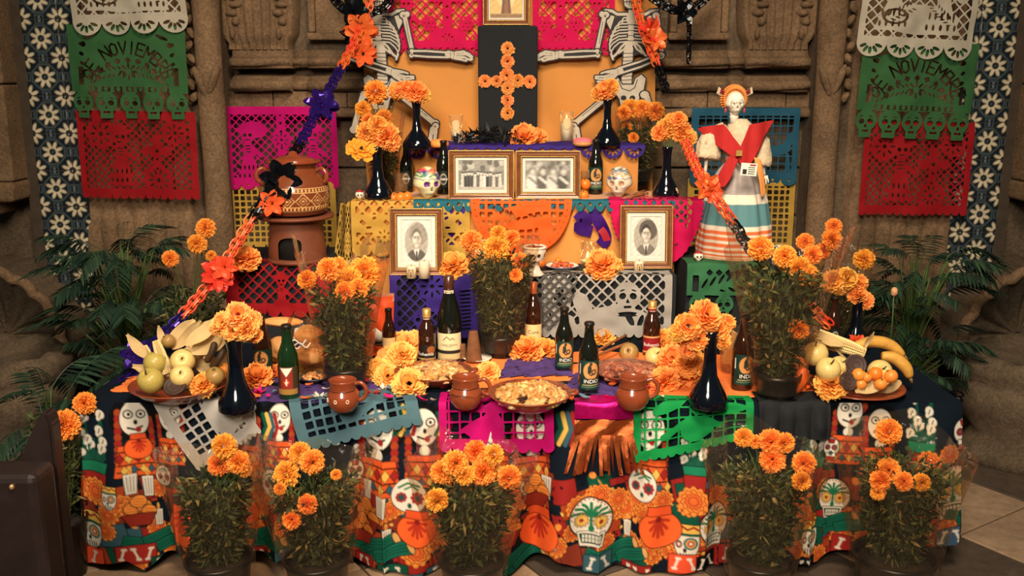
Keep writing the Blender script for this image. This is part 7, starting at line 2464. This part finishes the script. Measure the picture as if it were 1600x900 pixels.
def skull(name, label, loc, s, draw, rz, base=(226, 214, 188), cat='skull', parent=None, rough=.45, pname='skull_shape'):
 X, Y, Z, F = skull_geo()
 p = Paint(X, Z, base)
 p.w = .035
 p.front = Y < .08
 draw(p, X, Y, Z)
 me = mk(pname, np.stack([X, Y, Z + .98], 1) * s, F, M('painted_sugar', rough=.4, attr=True, coat=.25), True, p.c)
 if parent:
  return link(pname, me, parent, loc, (0, 0, rz))
 return tag(link(name, me, None, loc, (0, 0, rz)), label, cat)
def face(p, eye, rim=None, mouth=(70, 44, 40)):
 keep = p.c.copy()
 for e in (-1, 1):
  if rim:
   p.fill(lambda x, z: d_petals(x, z, e * .30, -.08, 8, .1, .30, .09), rim)
  p.fill(lambda x, z: d_ell(x, z, e * .30, -.08, .19, .18), eye)
 p.fill(lambda x, z: d_poly(x, z, [(0, -.24), (.09, -.46), (-.09, -.46)]), (60, 40, 36))
 p.fill(lambda x, z: np.abs(z + .68) - .018 + np.maximum(np.abs(x) - .28, 0), mouth)
 for k in range(6):
  xx = -.25 + k * .1
  p.fill(lambda x, z: d_seg(x, z, xx, -.60, xx, -.77, .012), mouth)
 p.c[~p.front] = keep[~p.front]
def deco(cols, seed):
 def f(p, X, Y, Z):
  r2 = random.Random(seed)
  keep = p.c.copy()
  for k in range(9):
   a, b = r2.uniform(-.7, .7), r2.uniform(.15, .95)
   c = r2.choice(cols)
   p.fill(lambda x, z: d_ell(x, z, a, b, r2.uniform(.14, .26), .12, r2.uniform(0, 3)), c)
  for c0, zz_ in ((cols[0], .72), (cols[1], .42)):
   p.fill(lambda x, z: np.abs(z - zz_ - .05 * np.sin(x * 14)) - .05, c0)
  p.fill(lambda x, z: np.maximum(.16 - z, -1 + 0 * z) + np.where(np.asarray(z) < -.02, 9, 0) * 0 - .0 if False else np.abs(z - .22 - .04 * np.cos(x * 18)) - .028, cols[2])
  for k in range(5):
   xx = -.5 + k * .25
   p.fill(lambda x, z: d_petals(x, z, xx, .55, 6, .02, .11, .035), cols[(k + 1) % len(cols)])
   p.fill(lambda x, z: d_circ(x, z, xx, .55, .03), (240, 230, 200))
  face(p, cols[-1])
 return f
skull('sugar_skull', 'painted sugar skull with pink and green crown left of the crowd photograph', on(668, 310, T3), .070, deco([(206, 72, 96), (70, 130, 96), (60, 92, 140), (206, 150, 60), (96, 36, 110)], 3), R(28), (222, 212, 166))
skull('sugar_skull', 'painted sugar skull with blue and gold crown right of the beer bottle', on(967, 308, T3), .068, deco([(70, 110, 128), (196, 150, 84), (110, 60, 110), (52, 84, 112), (170, 130, 96)], 5), R(-20), (216, 206, 182))
def mini(p, X, Y, Z):
 p.fill(lambda x, z: .45 - z + .05 * np.sin(x * 12), (150, 44, 40))
 face(p, (50, 36, 34))
skull('sugar_skull', 'tiny white skull with a red cap on the yellow paper', on(562, 312, T3), .022, mini, R(10))
skull('sugar_skull', 'tiny tan skull on the pink ruffled paper by the right vase', on(1053, 309, T3), .024, lambda p, X, Y, Z: (p.fill(lambda x, z: np.abs(z - .55) - .05, (160, 40, 44)), face(p, (60, 44, 38))), R(-25), (206, 174, 130))
skull('sugar_skull', 'tiny white skull on the green paper beside the doll skirt', on(1091, 409, T2S), .024, mini, R(0))

# ================================================================== skeleton lady doll
dl = on(1155, 407, T2S)
dl.y += .10
dl.z = T2S + .004
dp = ppm(1155, 300, dl.y)
t = thing('skeleton_doll', 'skeleton lady doll with red shawl, braided hair and striped full skirt', 'doll', dl)
def dz(py): return (409 - py) / (dp * CP)
def dxp(px_): return (px_ - 1155) / dp
CR, TL, OR_ = (226, 212, 188), (84, 128, 132), (222, 108, 58)
u, v, F = uvgrid(200, 150, 0, 2 * PI, 0, 1)
sh = .375
zv = v * sh
rv = np.interp(v, [0, .1, .35, .6, .8, .93, 1.0], [.150, .153, .144, .124, .098, .072, .050])
pl = (.008 * np.sin(u * 9 + .5) + .005 * np.sin(u * 17 + 2)) * (.3 + .7 * v) * (1 - .4 * v)
rv = rv + pl
p = Paint(u, zv, CR)
p.w = .002
for a, b, c in ((0, .010, (206, 150, 110)), (.013, .021, OR_), (.030, .042, OR_), (.052, .067, OR_), (.078, .093, OR_), (.102, .116, OR_), (.135, .222, TL), (.258, .40, (206, 196, 186))):
 p.fill(lambda x, z: np.abs(z - (a + b) / 2) - (b - a) / 2, c)
for k in range(22):
 p.fill(lambda x, z: np.abs(z - .262 - k * .0055) - .0013, (78, 64, 70))
link('skirt', mk('skirt', np.stack([rv * np.cos(u), rv * .92 * np.sin(u), zv], 1), F, M('woven_skirt', rough=.85, attr=True, bump=(300, .15, .002)), True, p.c), t)
LACE = M('lace', (214, 192, 158), rough=.85, noise=(60, .2), bump=(160, .8, .006))
SHAWL = M('red_shawl', (172, 32, 30), rough=.8, noise=(20, .1), bump=(150, .2, .002))
SKIN = M('bone_white', (222, 212, 192), rough=.5)
zs_, zw = dz(204), sh
link('blouse', mk('blouse', *lathe([(.045, zw - .02), (.050, zw), (.058, zw + .05), (.060, zs_ - .05), (.048, zs_ - .015), (.026, zs_ + .006), (0, zs_ + .008)], 28), LACE), t)
for pts, rad in (([(-.058, 0, zs_ - .03), (dxp(1110), -.01, dz(230)), (dxp(1106), -.02, dz(258))], [.030, .040, .052]), ([(.058, 0, zs_ - .03), (dxp(1186), -.01, dz(236)), (dxp(1190), -.02, dz(270))], [.030, .038, .042])):
 SV, SF = tube(catmull(pts, 5), np.interp(np.linspace(0, 1, 11), [0, .5, 1], rad), 36)
 SV += .007 * (vnoise(SV[:, 0] * 90, SV[:, 2] * 70 + SV[:, 1] * 60, 6)[:, None] - .5)
 link('sleeve', mk('sleeve', SV, SF, LACE), t)
for a, b in (((dxp(1104), -.02, dz(258)), (dxp(1102), -.025, dz(284))), ((dxp(1191), -.02, dz(268)), (dxp(1193), -.03, dz(284)))):
 link('arm_bone', mk('arm_bone', *tube([a, b], .007, 8), SKIN), t)
for cx_, cy_ in ((1193, 285), (1101, 286)):
 h = MB()
 h.box(dxp(cx_) - .014, dxp(cx_) + .014, -.038, -.026, dz(cy_ + 5), dz(cy_))
 hd = link('hand', h.mesh('hand', SKIN, False), t)
 for k in range(5):
  x0 = dxp(cx_) - .014 + k * .007
  ln = [.020, .030, .034, .030, .022][k]
  link('finger', mk('finger', *tube([(x0, -.032, dz(cy_ + 4)), (x0 + (k - 2) * .0015, -.036, dz(cy_ + 4) - ln * .6), (x0 + (k - 2) * .002, -.032, dz(cy_ + 4) - ln)], [.0032, .0028, .002], 6), SKIN), hd)
def cloth_poly(name, pts, ybase, mat, bow=.03):
 xs_, ys_ = [q[0] for q in pts], [q[1] for q in pts]
 def fm(x, y):
  X = (x - 1155) / dp
  return X, ybase + .5 * X * X * 6 + .004 * np.sin(x * .25), (409 - y) / (dp * CP)
 me = cut_sheet(name, max(xs_) - min(xs_) + 4, max(ys_) - min(ys_) + 4, 1.6, lambda x, y: d_poly(x, y, pts), fm, mat, None, min(xs_) - 2, min(ys_) - 2)
 o = link(name, me, t)
 sm = o.modifiers.new('thick', 'SOLIDIFY')
 sm.thickness = .004
cloth_poly('shawl_band', [(1090, 217), (1095, 213), (1124, 208), (1150, 241), (1163, 262), (1150, 263), (1130, 250), (1112, 236)], -.088, SHAWL)
cloth_poly('shawl_band', [(1161, 208), (1200, 202), (1184, 228), (1170, 258), (1158, 276), (1147, 262), (1148, 240)], -.096, SHAWL)
cloth_poly('shawl_tail', [(1128, 252), (1142, 258), (1132, 285), (1124, 298), (1112, 300), (1116, 280)], -.150, SHAWL)
RIB = M('orange_ribbon', (232, 150, 78), rough=.7)
cloth_poly('waist_ribbon', [(1166, 254), (1176, 258), (1184, 285), (1188, 308), (1181, 314), (1176, 290)], -.135, RIB)
# tag and clasp
TAGM = M('paper_tag', (224, 218, 202), rough=.7)
tg = link('price_tag', MB().box(dxp(1133), dxp(1157), -.180, -.178, dz(280), dz(262)).mesh('price_tag', TAGM, False), t, rot=(0, R(4), 0))
for k in range(4):
 link('tag_print', MB().box(dxp(1144), dxp(1154), -.1812, -.1802, dz(277.5 - k * 3), dz(276.5 - k * 3)).mesh('tag_print', INK_K, False), tg)
link('tag_print', MB().box(dxp(1136), dxp(1142), -.1812, -.1802, dz(278), dz(271)).mesh('tag_print', INK_K, False), tg)
link('tag_print', MB().box(dxp(1146), dxp(1155), -.1812, -.1802, dz(265.5), dz(263.5)).mesh('tag_print', INK_R, False), tg)
link('clasp', MB().box(dxp(1140), dxp(1149), -.124, -.112, dz(253), dz(245)).mesh('clasp', GILT, False), t)
# head
hx_, hz_ = dxp(1144), dz(194)
link('neck', mk('neck', *lathe([(.017, zs_ - .01), (.016, zs_ + .01), (.019, zs_ + .016), (.016, zs_ + .022), (.019, zs_ + .03), (.017, hz_ + .012), (0, hz_ + .014)], 16), SKIN), t, (hx_, -.01, 0))
def dollface(p, X, Y, Z):
 keep = p.c.copy()
 for e in (-1, 1):
  p.fill(lambda x, z: np.abs(d_ell(x, z, e * .30, .02, .20, .26, e * .2)) - .018, (60, 50, 46))
  p.fill(lambda x, z: d_circ(x, z, e * .27, -.06, .075), (20, 18, 18))
  p.fill(lambda x, z: np.abs(d_ell(x, z, e * .5, -.3, .16, .1)) - .014, (70, 58, 50))
 p.fill(lambda x, z: d_poly(x, z, [(0, -.18), (.08, -.40), (-.08, -.40)]), (30, 24, 22))
 p.fill(lambda x, z: d_ell(x, z, 0, -.68, .30, .08), (30, 22, 20))
 for k in range(5):
  xx = -.22 + k * .11
  p.fill(lambda x, z: d_box(x, z, xx, -.63, .035, .045), (226, 214, 190))
  p.fill(lambda x, z: d_box(x, z, xx + .05, -.74, .035, .04), (226, 214, 190))
 p.c[~p.front] = keep[~p.front]
skull(None, None, (hx_, -.018, hz_ - .004), .048, dollface, R(4), parent=t, pname='head', base=(228, 218, 196))
HAIR = M('braided_raffia', (206, 128, 60), rough=.7, noise=(50, .25))
hc = Vector((hx_, .004, hz_ + .054))
braid_me = blob('braid_strand', HAIR, .0085, .010, .0042, 8, 6)
for rx, rz, yo in ((.042, .044, -.014), (.048, .050, .006), (.042, .044, .026)):
 for k in range(26):
  a = R(-35) + (PI + R(70)) * k / 25
  link('braid_strand', braid_me, t, hc + Vector((rx * math.cos(a), yo, rz * math.sin(a) + .004)), (0, -a, R(25)))
link('hair_cap', blob('hair_cap', HAIR, .042, .040, .044, 16, 12), t, hc + Vector((0, .012, .004)))
EARM = M('maroon_bow', (120, 34, 40), rough=.7)
for e in (-1, 1):
 V = [(0, 0, 0), (e * .030, -.006, .022), (e * .036, 0, -.004), (e * .018, .006, -.014)]
 link('hair_bow', mk('hair_bow', V, [(0, 1, 2, 3)], LACE, False), t, hc + Vector((e * .036, -.006, .030)))
 V = [(0, 0, 0), (e * .020, -.006, .015), (e * .024, 0, -.002), (e * .012, .006, -.009)]
 link('bow_centre', mk('bow_centre', V, [(0, 1, 2, 3)], EARM, False), t, hc + Vector((e * .037, -.012, .031)))
 link('earring', blob('earring', M('earring_red', (170, 60, 50), rough=.5), .005, .005, .011, 8, 6), t, (hx_ + e * .037, -.02, hz_ + .014))

# ================================================================== other small offerings
# incense burner: white footed bowl with pierced sides
t = thing('incense_burner', 'white ceramic footed incense burner with dried petals', 'burner', on(835, 430, T2))
link('foot', mk('foot', *lathe([(0, 0), (.036, 0), (.038, .006), (.024, .020), (.018, .038), (.019, .052), (.030, .060), (0, .062)], 28), WHT), t)
def f_b(x, y):
 h = np.full_like(x, 1e3)
 for k in range(8):
  h = np.minimum(h, d_ell(x, y, (k + .5) * PI / 4 * .045, .022, .008, .008))
 return np.maximum(np.maximum(-y, y - .048), -h)
link('burner_bowl', cut_sheet('burner_bowl', 2 * PI * .045, .048, .0025, f_b, lambda x, y: ((.034 + .010 * np.sin(y / .048 * PI * .6)) * np.cos(x / .045), (.034 + .010 * np.sin(y / .048 * PI * .6)) * np.sin(x / .045), .06 + y), WHT), t)
link('burner_rim', mk('burner_rim', *lathe([(.040, .104), (.046, .106), (.047, .112), (.043, .115), (.036, .112), (.034, .100), (0, .098)], 32), WHT), t)
link('dried_petals', lumps('dried_petals', 50, .034, .008, (.004, .007), [(126, 34, 28), (90, 40, 30), (150, 70, 40)], FOOD, 8, .4), t, (0, 0, .104), kind='stuff')
# glass stand behind
t = thing('glass_stand', 'small clear glass footed stand behind the blue-rimmed plate', 'glass', on(872, 408, T2) + Vector((0, .06, 0)))
t.location.z = T2
link('glass', mk('glass', *lathe([(0, .001), (.034, .001), (.036, .006), (.012, .018), (.008, .05), (.010, .07), (.05, .085), (.052, .09), (.012, .076), (0, .075)], 28), GLASS), t)
# black feather heap on the top step
FEA = M('black_tinsel', (16, 18, 20), rough=.45, spec=.5)
m = MB()
for k in range(260):
 a = rng.uniform(0, 2 * PI)
 rr_ = math.sqrt(rng.random())
 b = Vector((.17 * rr_ * math.cos(a), .07 * rr_ * math.sin(a), .055 * (1 - rr_ ** 2) + .004))
 d = Vector((rng.normal(), rng.normal(), abs(rng.normal()) * .7)).normalized() * rng.uniform(.03, .055)
 s_ = d.cross(Vector((rng.normal(), rng.normal(), rng.normal()))).normalized() * .006
 m.add([tuple(b), tuple(b + d * .5 + s_), tuple(b + d), tuple(b + d * .5 - s_)], [(0, 1, 2, 3)])
q = on(768, 226, T4)
o = link('feather_heap', m.mesh('feather_heap', FEA, False), None, q)
tag(o, 'heap of black feathers at the foot of the cross panel', 'feathers', kind='stuff')
puff('pale silver tissue puff left of the black feathers', 733, 222, 14, PETALM[3], T4)
puff('dark silver tissue puff beside the left votive candle', 745, 220, 12, P_TEAL, T4)
# pink bun
t = thing('sweet_bun', 'round sweet bun with a pink sugar top on the top step', 'bread', on(910, 228, T4))
BREAD = M('bread_crust', (206, 146, 84), rough=.6, noise=(14, .15), coat=.15)
PINKS = M('pink_sugar', (232, 110, 120), rough=.8, noise=(40, .15), bump=(90, .4, .004))
link('crumb', mk('crumb', *lathe([(0, 0), (.036, 0), (.044, .010), (.042, .020), (0, .024)], 24), BREAD), t)
link('sugar_top', mk('sugar_top', *lathe([(.043, .016), (.040, .026), (.028, .034), (0, .038)], 24), PINKS), t)
t = thing('sweet_bun', 'plain round sweet bun before the left votive candle', 'bread', on(686, 230, T4))
link('crumb', mk('crumb', *lathe([(0, 0), (.036, 0), (.044, .010), (.042, .020), (.03, .032), (0, .036)], 24), M('orange_crust', (236, 140, 66), rough=.6, noise=(14, .12))), t)
# breads in a plastic bag, left
ty = on(480, 585, TZ).y
def loaf(label, px_, py_, rx, ry, rz, Y, knobs=True):
 q = P(px_, py_, Y)
 t = thing('bread_loaf', label, 'bread', q)
 link('crust', blob('crust', BREAD, rx, ry, rz, 24, 16, .12, 2.5, int(px_)), t)
 if knobs:
  for k in range(3):
   link('bone_strip', mk('bone_strip', *tube(catmull([(-rx * .8 + .02 * k, -ry * .5, -rz * .1), (0, -ry * .75, rz * (.35 + .2 * k)), (rx * .8, -ry * .5, -rz * .1 + .01 * k)], 5), .007, 7), BREAD), t)
loaf('upper bread of the dead loaf in the plastic bag', 482, 523, .055, .05, .035, ty + .03)
loaf('lower bread of the dead loaf in the plastic bag', 485, 553, .062, .055, .04, ty)
loaf('small bread roll behind the lager bottle', 437, 545, .045, .04, .045, ty + .05, False)
loaf('flat bread roll leaning at the back left of the table', 440, 503, .075, .03, .018, ty + .12, False)
t = thing('bread_bag', 'clear plastic bag around the bread loaves on the left', 'bag', (P(478, 560, ty).x, ty, TZ + .006))
u, v, F = uvgrid(36, 20, 0, 2 * PI, 0, 1)
rr_ = (.085 + .02 * np.sin(u * 3 + 1) + .008 * np.sin(u * 9 + v * 8)) * (1 - .35 * v ** 3)
link('film', mk('film', np.stack([rr_ * np.cos(u), .8 * rr_ * np.sin(u), v * .20 + .012 * np.sin(u * 4) * v], 1), F, FILM), t)
WP = M('white_print', (226, 222, 214), rough=.5)
for k, (a, b) in enumerate([(-.03, .115), (.0, .12), (-.015, .13)]):
 link('bag_print', mk('bag_print', *tube(catmull([(a - .02, -.078, b), (a, -.084, b + .012), (a + .02, -.080, b - .006), (a + .035, -.074, b + .01)], 4), .003, 5), WP), t)
flat_sheet('yellow paper napkin under the bread loaves', [(430, 590), (520, 592), (505, 560), (420, 556)], P_YEL, .012, 9, 'paper_napkin')
# orange snack bag
by_ = on(580, 566, TZ).y + .07
t = thing('snack_bag', 'upright orange and clear snack bag with a round white emblem', 'bag', (P(584, 560, by_).x, by_, TZ + .006))
u, v, F = uvgrid(24, 30, -1, 1, 0, 1)
wd = .082
puf = .03 * np.sqrt(np.clip(1 - u ** 2, 0, 1)) * np.sin(np.clip(v, .02, .94) * PI) ** .6
for nm, sg in (('bag_front', -1), ('bag_back', 1)):
 link(nm, mk(nm, np.stack([u * wd * (1 - .05 * np.sin(v * PI)), sg * puf + .003 * np.sin(u * 9 + v * 14), v * .225], 1), F, M('orange_plastic', (226, 84, 40), rough=.3, coat=.4, noise=(8, .1), bump=(20, .4, .01))), t)
link('bag_seal', MB().box(-wd, wd, -.003, .003, .205, .235).mesh('bag_seal', M('frosted_plastic', (196, 130, 100), rough=.35), False), t)
for nm, r0, m_, y_ in (('emblem_ring', .040, WHT, -.037), ('emblem_disc', .034, M('emblem_blue', (60, 78, 96), rough=.5), -.038), ('emblem_centre', .027, WHT, -.039)):
 link(nm, mk(nm, *lathe([(0, 0), (r0, 0), (r0, .001), (0, .001)], 30), m_), t, (.022, y_ + .012, .085), (PI / 2, 0, 0))
# plastic tumbler of snacks right of the vase
cy_ = on(1145, 580, TZ).y
t = thing('snack_cup', 'clear plastic cup of tan wafers behind the right vase', 'cup', on(1142, 580, TZ + .006))
link('cup_wall', mk('cup_wall', *lathe([(0, .001), (.034, .001), (.036, .01), (.05, .15), (.049, .152), (.034, .012), (0, .01)], 30), GLASS), t)
WAF = M('wafer', (222, 176, 110), rough=.7, noise=(30, .2))
for k in range(7):
 a = k * .9
 link('wafer', MB().box(-.016, .016, -.003, .003, 0, .085 + .012 * (k % 3)).mesh('wafer', WAF, False), t, (.017 * math.cos(a), .017 * math.sin(a), .03), (R(8) * math.sin(a), R(10) * math.cos(a), a))
t = thing('snack_cup', 'clear plastic cup of wafers between the brown bottle and the right plant', 'cup', on(1186, 570, TZ + .006))
link('cup_wall', mk('cup_wall', *lathe([(0, .001), (.03, .001), (.032, .01), (.042, .13), (.041, .132), (.03, .012), (0, .01)], 30), GLASS), t)
for k in range(5):
 a = k * 1.3
 link('wafer', MB().box(-.016, .016, -.003, .003, 0, .09 + .012 * (k % 3)).mesh('wafer', WAF, False), t, (.014 * math.cos(a), .014 * math.sin(a), .03), (R(8) * math.sin(a), R(10) * math.cos(a), a))

# ================================================================== foil garlands
FO = {'o': M('orange_foil', (236, 100, 52), rough=.38, metal=.12, rand=.4, transl=.25), 'p': M('violet_foil', (46, 28, 112), rough=.22, metal=.6, rand=.3), 'k': M('black_foil', (14, 16, 20), rough=.2, metal=.4)}
def ring_me(mat):
 pts = [(.0105 * math.cos(a), 0, .021 * math.sin(a)) for a in np.linspace(0, 2 * PI, 13)]
 V, F = tube(pts, .0034, 5, False)
 V[:, 1] *= 1.5
 return mk('foil_link', V, F, mat, False)
RING = {k: ring_me(m) for k, m in FO.items()}
def fl_me(mat):
 m = MB()
 for k in range(6):
  a = k * PI / 3
  u, v, F = uvgrid(2, 5, -1, 1, 0, 1)
  w_ = .016 * np.sin(np.clip(v, .05, .97) * PI) ** .7
  r_ = .008 + .046 * v
  m.add(np.stack([r_ * math.cos(a) - u * w_ * math.sin(a), r_ * math.sin(a) + u * w_ * math.cos(a), .016 * np.sin(v * 2.2) + .006 * np.abs(u)], 1), F)
 return m.mesh('foil_flower', mat, False)
FLW = {k: fl_me(m) for k, m in FO.items()}
def garland(label, knots, flowers=(), strands=2, step=.026):
 """knots: (px, py, depth, colour from here on)"""
 base = P(*knots[0][:3])
 t = thing('foil_garland', label, 'garland', base)
 path = catmull([P(*k[:3]) for k in knots], 14)
 cols = []
 for i in range(len(knots) - 1):
  cols += [knots[i][3]] * 14
 cols.append(knots[-2][3])
 d = 0.0
 last = path[0]
 i = 0
 acc = 0.0
 n = 0
 for j in range(1, len(path)):
  seg = path[j] - path[j - 1]
  ln = seg.length
  while acc <= ln:
   q = path[j - 1] + seg * (acc / max(ln, 1e-6))
   c = cols[j - 1]
   if c != ' ':
    dirv = seg.normalized()
    sd = dirv.cross(Vector((0, 1, 0))).normalized()
    for s_ in range(strands):
     e = Vector(dirv).to_track_quat('Z', 'Y').to_matrix().to_4x4() @ Matrix.Rotation((PI / 2 if (n + s_) % 2 else 0) + .3 * s_ + .5, 4, 'Z')
     off = sd * (s_ - (strands - 1) / 2) * .020
     link('foil_link', RING[c], t, q + off - base, e.to_euler())
   n += 1
   acc += step
  acc -= ln
 for (a, b, Y, c, s) in flowers:
  q = P(a, b, Y)
  link('foil_flower', FLW[c], t, q - base, (R(75) + rng.uniform(-.3, .3), rng.uniform(-.3, .3), rng.uniform(0, 1)), s)
  link('foil_flower', FLW[c], t, q - base + Vector((.004, .012, -.004)), (R(75), .2, rng.uniform(.4, .6)), s * .9)
garland('long left foil garland in orange, violet and black sloping from skeleton to table corner',
  [(590, -40, 4.50, 'o'), (566, 40, 4.42, 'o'), (534, 104, 4.25, 'p'), (500, 165, 4.05, 'p'), (468, 225, 3.86, 'k'), (436, 272, 3.70, 'k'), (395, 338, 3.60, 'o'), (345, 420, 3.52, 'o'), (286, 492, 3.42, 'p'), (246, 532, 3.34, 'p'), (205, 588, 3.18, 'p'), (148, 626, 3.02, 'k'), (118, 640, 2.96, 'k')],
  [(563, 48, 4.42, 'o', 1.5), (566, 84, 4.40, 'o', 1.2), (502, 166, 4.05, 'p', 1.35), (440, 282, 3.68, 'k', 1.5), (424, 318, 3.64, 'o', 1.0), (335, 432, 3.5, 'o', 1.3), (350, 418, 3.5, 'o', .9), (216, 556, 3.2, 'p', 1.1)])
garland('long right foil garland in orange and black running past the doll to the table end',
  [(985, -40, 4.50, 'o'), (1003, 40, 4.45, 'o'), (1028, 104, 4.38, 'k'), (1040, 140, 4.30, ' '), (1070, 220, 3.95, 'o'), (1096, 278, 3.62, 'o'), (1116, 306, 3.58, 'o'), (1147, 350, 3.56, 'k'), (1180, 398, 3.52, ' '), (1262, 474, 3.45, 'o'), (1296, 508, 3.42, ' '), (1392, 580, 3.30, 'k'), (1440, 600, 3.22, 'o'), (1468, 614, 3.16, 'k'), (1505, 622, 3.12, 'k')],
  [(1014, 48, 4.42, 'o', 1.3), (1022, 62, 4.42, 'o', 1.1), (1102, 292, 3.6, 'o', 1.1), (1112, 300, 3.58, 'o', .8), (1335, 540, 3.45, 'o', .9)])
garland('black foil garland looping across the top left of the backdrop', [(505, -30, 4.50, 'k'), (530, 8, 4.48, 'k'), (556, 20, 4.46, 'k'), (600, 12, 4.47, 'k'), (618, -25, 4.5, 'k')], [(552, 20, 4.44, 'k', 1.3), (545, 55, 4.44, 'k', 1.2)])
garland('black foil garland looping across the top right of the backdrop', [(1000, -20, 4.52, 'k'), (1040, 10, 4.50, 'k'), (1074, 16, 4.50, 'k'), (1105, -5, 4.50, 'k'), (1120, -35, 4.52, 'k')], [(1066, 20, 4.48, 'k', 1.2)])
garland('short upright row of black links at the top right', [(1076, 10, 4.52, 'k'), (1077, 50, 4.53, 'k'), (1076, 95, 4.54, 'k')], [], 1)  # narrow upright dark strip, built from black links

# ================================================================== palms
PALM = M('palm_leaf', (36, 62, 42), rough=.45, spec=.4, transl=.15, attr=True)
def frond_mesh(seed, L_=.40, n=11, droop=.55):
 r2 = np.random.default_rng(seed)
 V, F, C = [], [], []
 k0 = 0
 c1, c2 = np.array(lin((18, 36, 28))), np.array(lin((52, 76, 54)))
 T = np.linspace(0, 1, 12)
 pts = [Vector((0, L_ * t_ * (1 - .18 * t_ * droop), L_ * (.55 * t_ - droop * t_ * t_))) for t_ in T]
 tv, tf = tube(pts, np.linspace(.0035, .0012, 12), 5, False)
 V += list(tv); C += [c2] * len(tv); F += tf; k0 = len(tv)
 for k in range(n):
  t_ = .22 + .76 * k / (n - 1)
  i = t_ * 11
  a = pts[int(i)].lerp(pts[min(int(i) + 1, 11)], i % 1)
  ln = L_ * .40 * math.sin(PI * (.25 + .68 * (1 - t_))) * r2.uniform(.85, 1.1)
  for e in (-1, 1):
   d = Vector((e * .9, .55 + .35 * t_, -.30 - .25 * r2.random())).normalized()
   nrm = d.cross(Vector((0, 0, 1))).normalized() * ln * .07
   cc = c1 + (c2 - c1) * r2.random() ** 2
   for s_, w_ in ((0, .4), (.3, 1.1), (.65, .9), (1, .08)):
    q = a + d * ln * s_ + Vector((0, 0, -.28 * ln * s_ * s_))
    V.append((q + nrm * w_)[:]); V.append((q - nrm * w_)[:])
    C += [cc, cc]
   for m in range(3):
    b = k0 + 2 * m
    F.append((b, b + 1, b + 3, b + 2))
   k0 += 8
 return mk('frond', [tuple(q) for q in V], F, PALM, False, np.array(C))
FRONDS = [frond_mesh(k, droop=[.45, .6, .75, .9][k]) for k in range(4)]
def palm(label, loc, n, spread, a0, a1, seed, smin=.7, smax=1.15, hgt=.30):
 r2 = np.random.default_rng(seed)
 t = thing('potted_palm', label, 'plant', loc)
 link('pot', pot_mesh(.12, .22), t)
 link('soil', mk('soil', *lathe([(0, .20), (.11, .20), (0, .205)], 16), SOIL), t)
 for k in range(n):
  a = a0 + (a1 - a0) * (k + r2.uniform(-.4, .4)) / n
  h = hgt * r2.uniform(.2, 1.6)
  rr_ = r2.uniform(.0, spread)
  top = Vector((-math.sin(a) * rr_, math.cos(a) * rr_, .21 + h))
  link('cane', mk('cane', *tube(catmull([(0, 0, .2), (top.x * .3, top.y * .3, .2 + h * .6), top], 4), .004, 5), STEM), t)
  link('frond', FRONDS[int(r2.integers(4))], t, top, (R(r2.uniform(-12, 38)), 0, a), r2.uniform(smin, smax))
palm('dark green potted palm filling the corner left of the table', (P(190, 600, 3.85).x, 3.95, 0), 90, .17, R(0), R(360), 1, .36, .64, .44)
palm('small dark green palm low in front of the left basin', (P(60, 600, 3.2).x, 3.25, 0), 16, .10, R(0), R(360), 5, .45, .7, .22)
palm('dark green potted palm filling the corner right of the table', (P(1425, 600, 3.9).x, 3.95, 0), 90, .15, R(0), R(360), 2, .34, .60, .42)
# pale rosebud before the right palm
q = P(1397, 456, 3.7)
t = thing('rose_bud', 'single pale rosebud standing out before the right palm', 'flower', q - Vector((0, 0, .25)))
link('bud', blob('bud', M('pale_petal', (226, 170, 120), rough=.6, transl=.2), .016, .016, .019, 14, 10, .3, 3), t, (0, 0, .25))
link('flower_stem', mk('flower_stem', *tube([(0, 0, 0), (.004, 0, .12), (0, 0, .24)], .003, 5), STEM), t)

# ================================================================== dark pew at the left foreground
PEW = M('pew_wood', (38, 28, 26), rough=.4, noise=(10, .25), coat=.2)
py = 2.15
t = thing('church_pew', 'dark wooden pew end with a pointed top in the left foreground', 'pew', (P(68, 640, py).x, py, 0))
ox = P(68, 640, py).x
outl = [(60, 652), (66, 643), (73, 646), (80, 665), (90, 760), (104, 880), (116, 1010), (128, 1180), (-10, 1180), (6, 900), (24, 735), (40, 692)]
loc = [(P(a, b, py).x - ox, max(P(a, b, py).z, 0.0)) for a, b in outl]
bm = bmesh.new()
vs = [bm.verts.new((x, 0, z)) for x, z in loc]
f = bm.faces.new(vs)
ex = bmesh.ops.extrude_face_region(bm, geom=[f])
for v_ in ex['geom']:
 if isinstance(v_, bmesh.types.BMVert):
  v_.co.y += .05
bmesh.ops.recalc_face_normals(bm, faces=bm.faces[:])
bmesh.ops.bevel(bm, geom=bm.edges[:], offset=.006, segments=2, affect='EDGES')
me = bpy.data.meshes.new('end_panel')
bm.to_mesh(me)
bm.free()
me.materials.append(PEW)
link('end_panel', me, t)
xr = P(62, 740, py - .1).x - ox
zt2 = P(62, 737, py - .1).z
link('back_rail', bevel_box('back_rail', xr - .75, xr, -.12, -.02, 0.02, zt2, PEW, .02, 3), t)
link('knob', blob('knob', M('brass_knob', (196, 150, 100), rough=.3, metal=.6), .006, .006, .007, 10, 8), t, (P(16, 763, py - .13).x - ox, -.123, P(16, 763, py - .13).z))
bpy.context.view_layer.update()
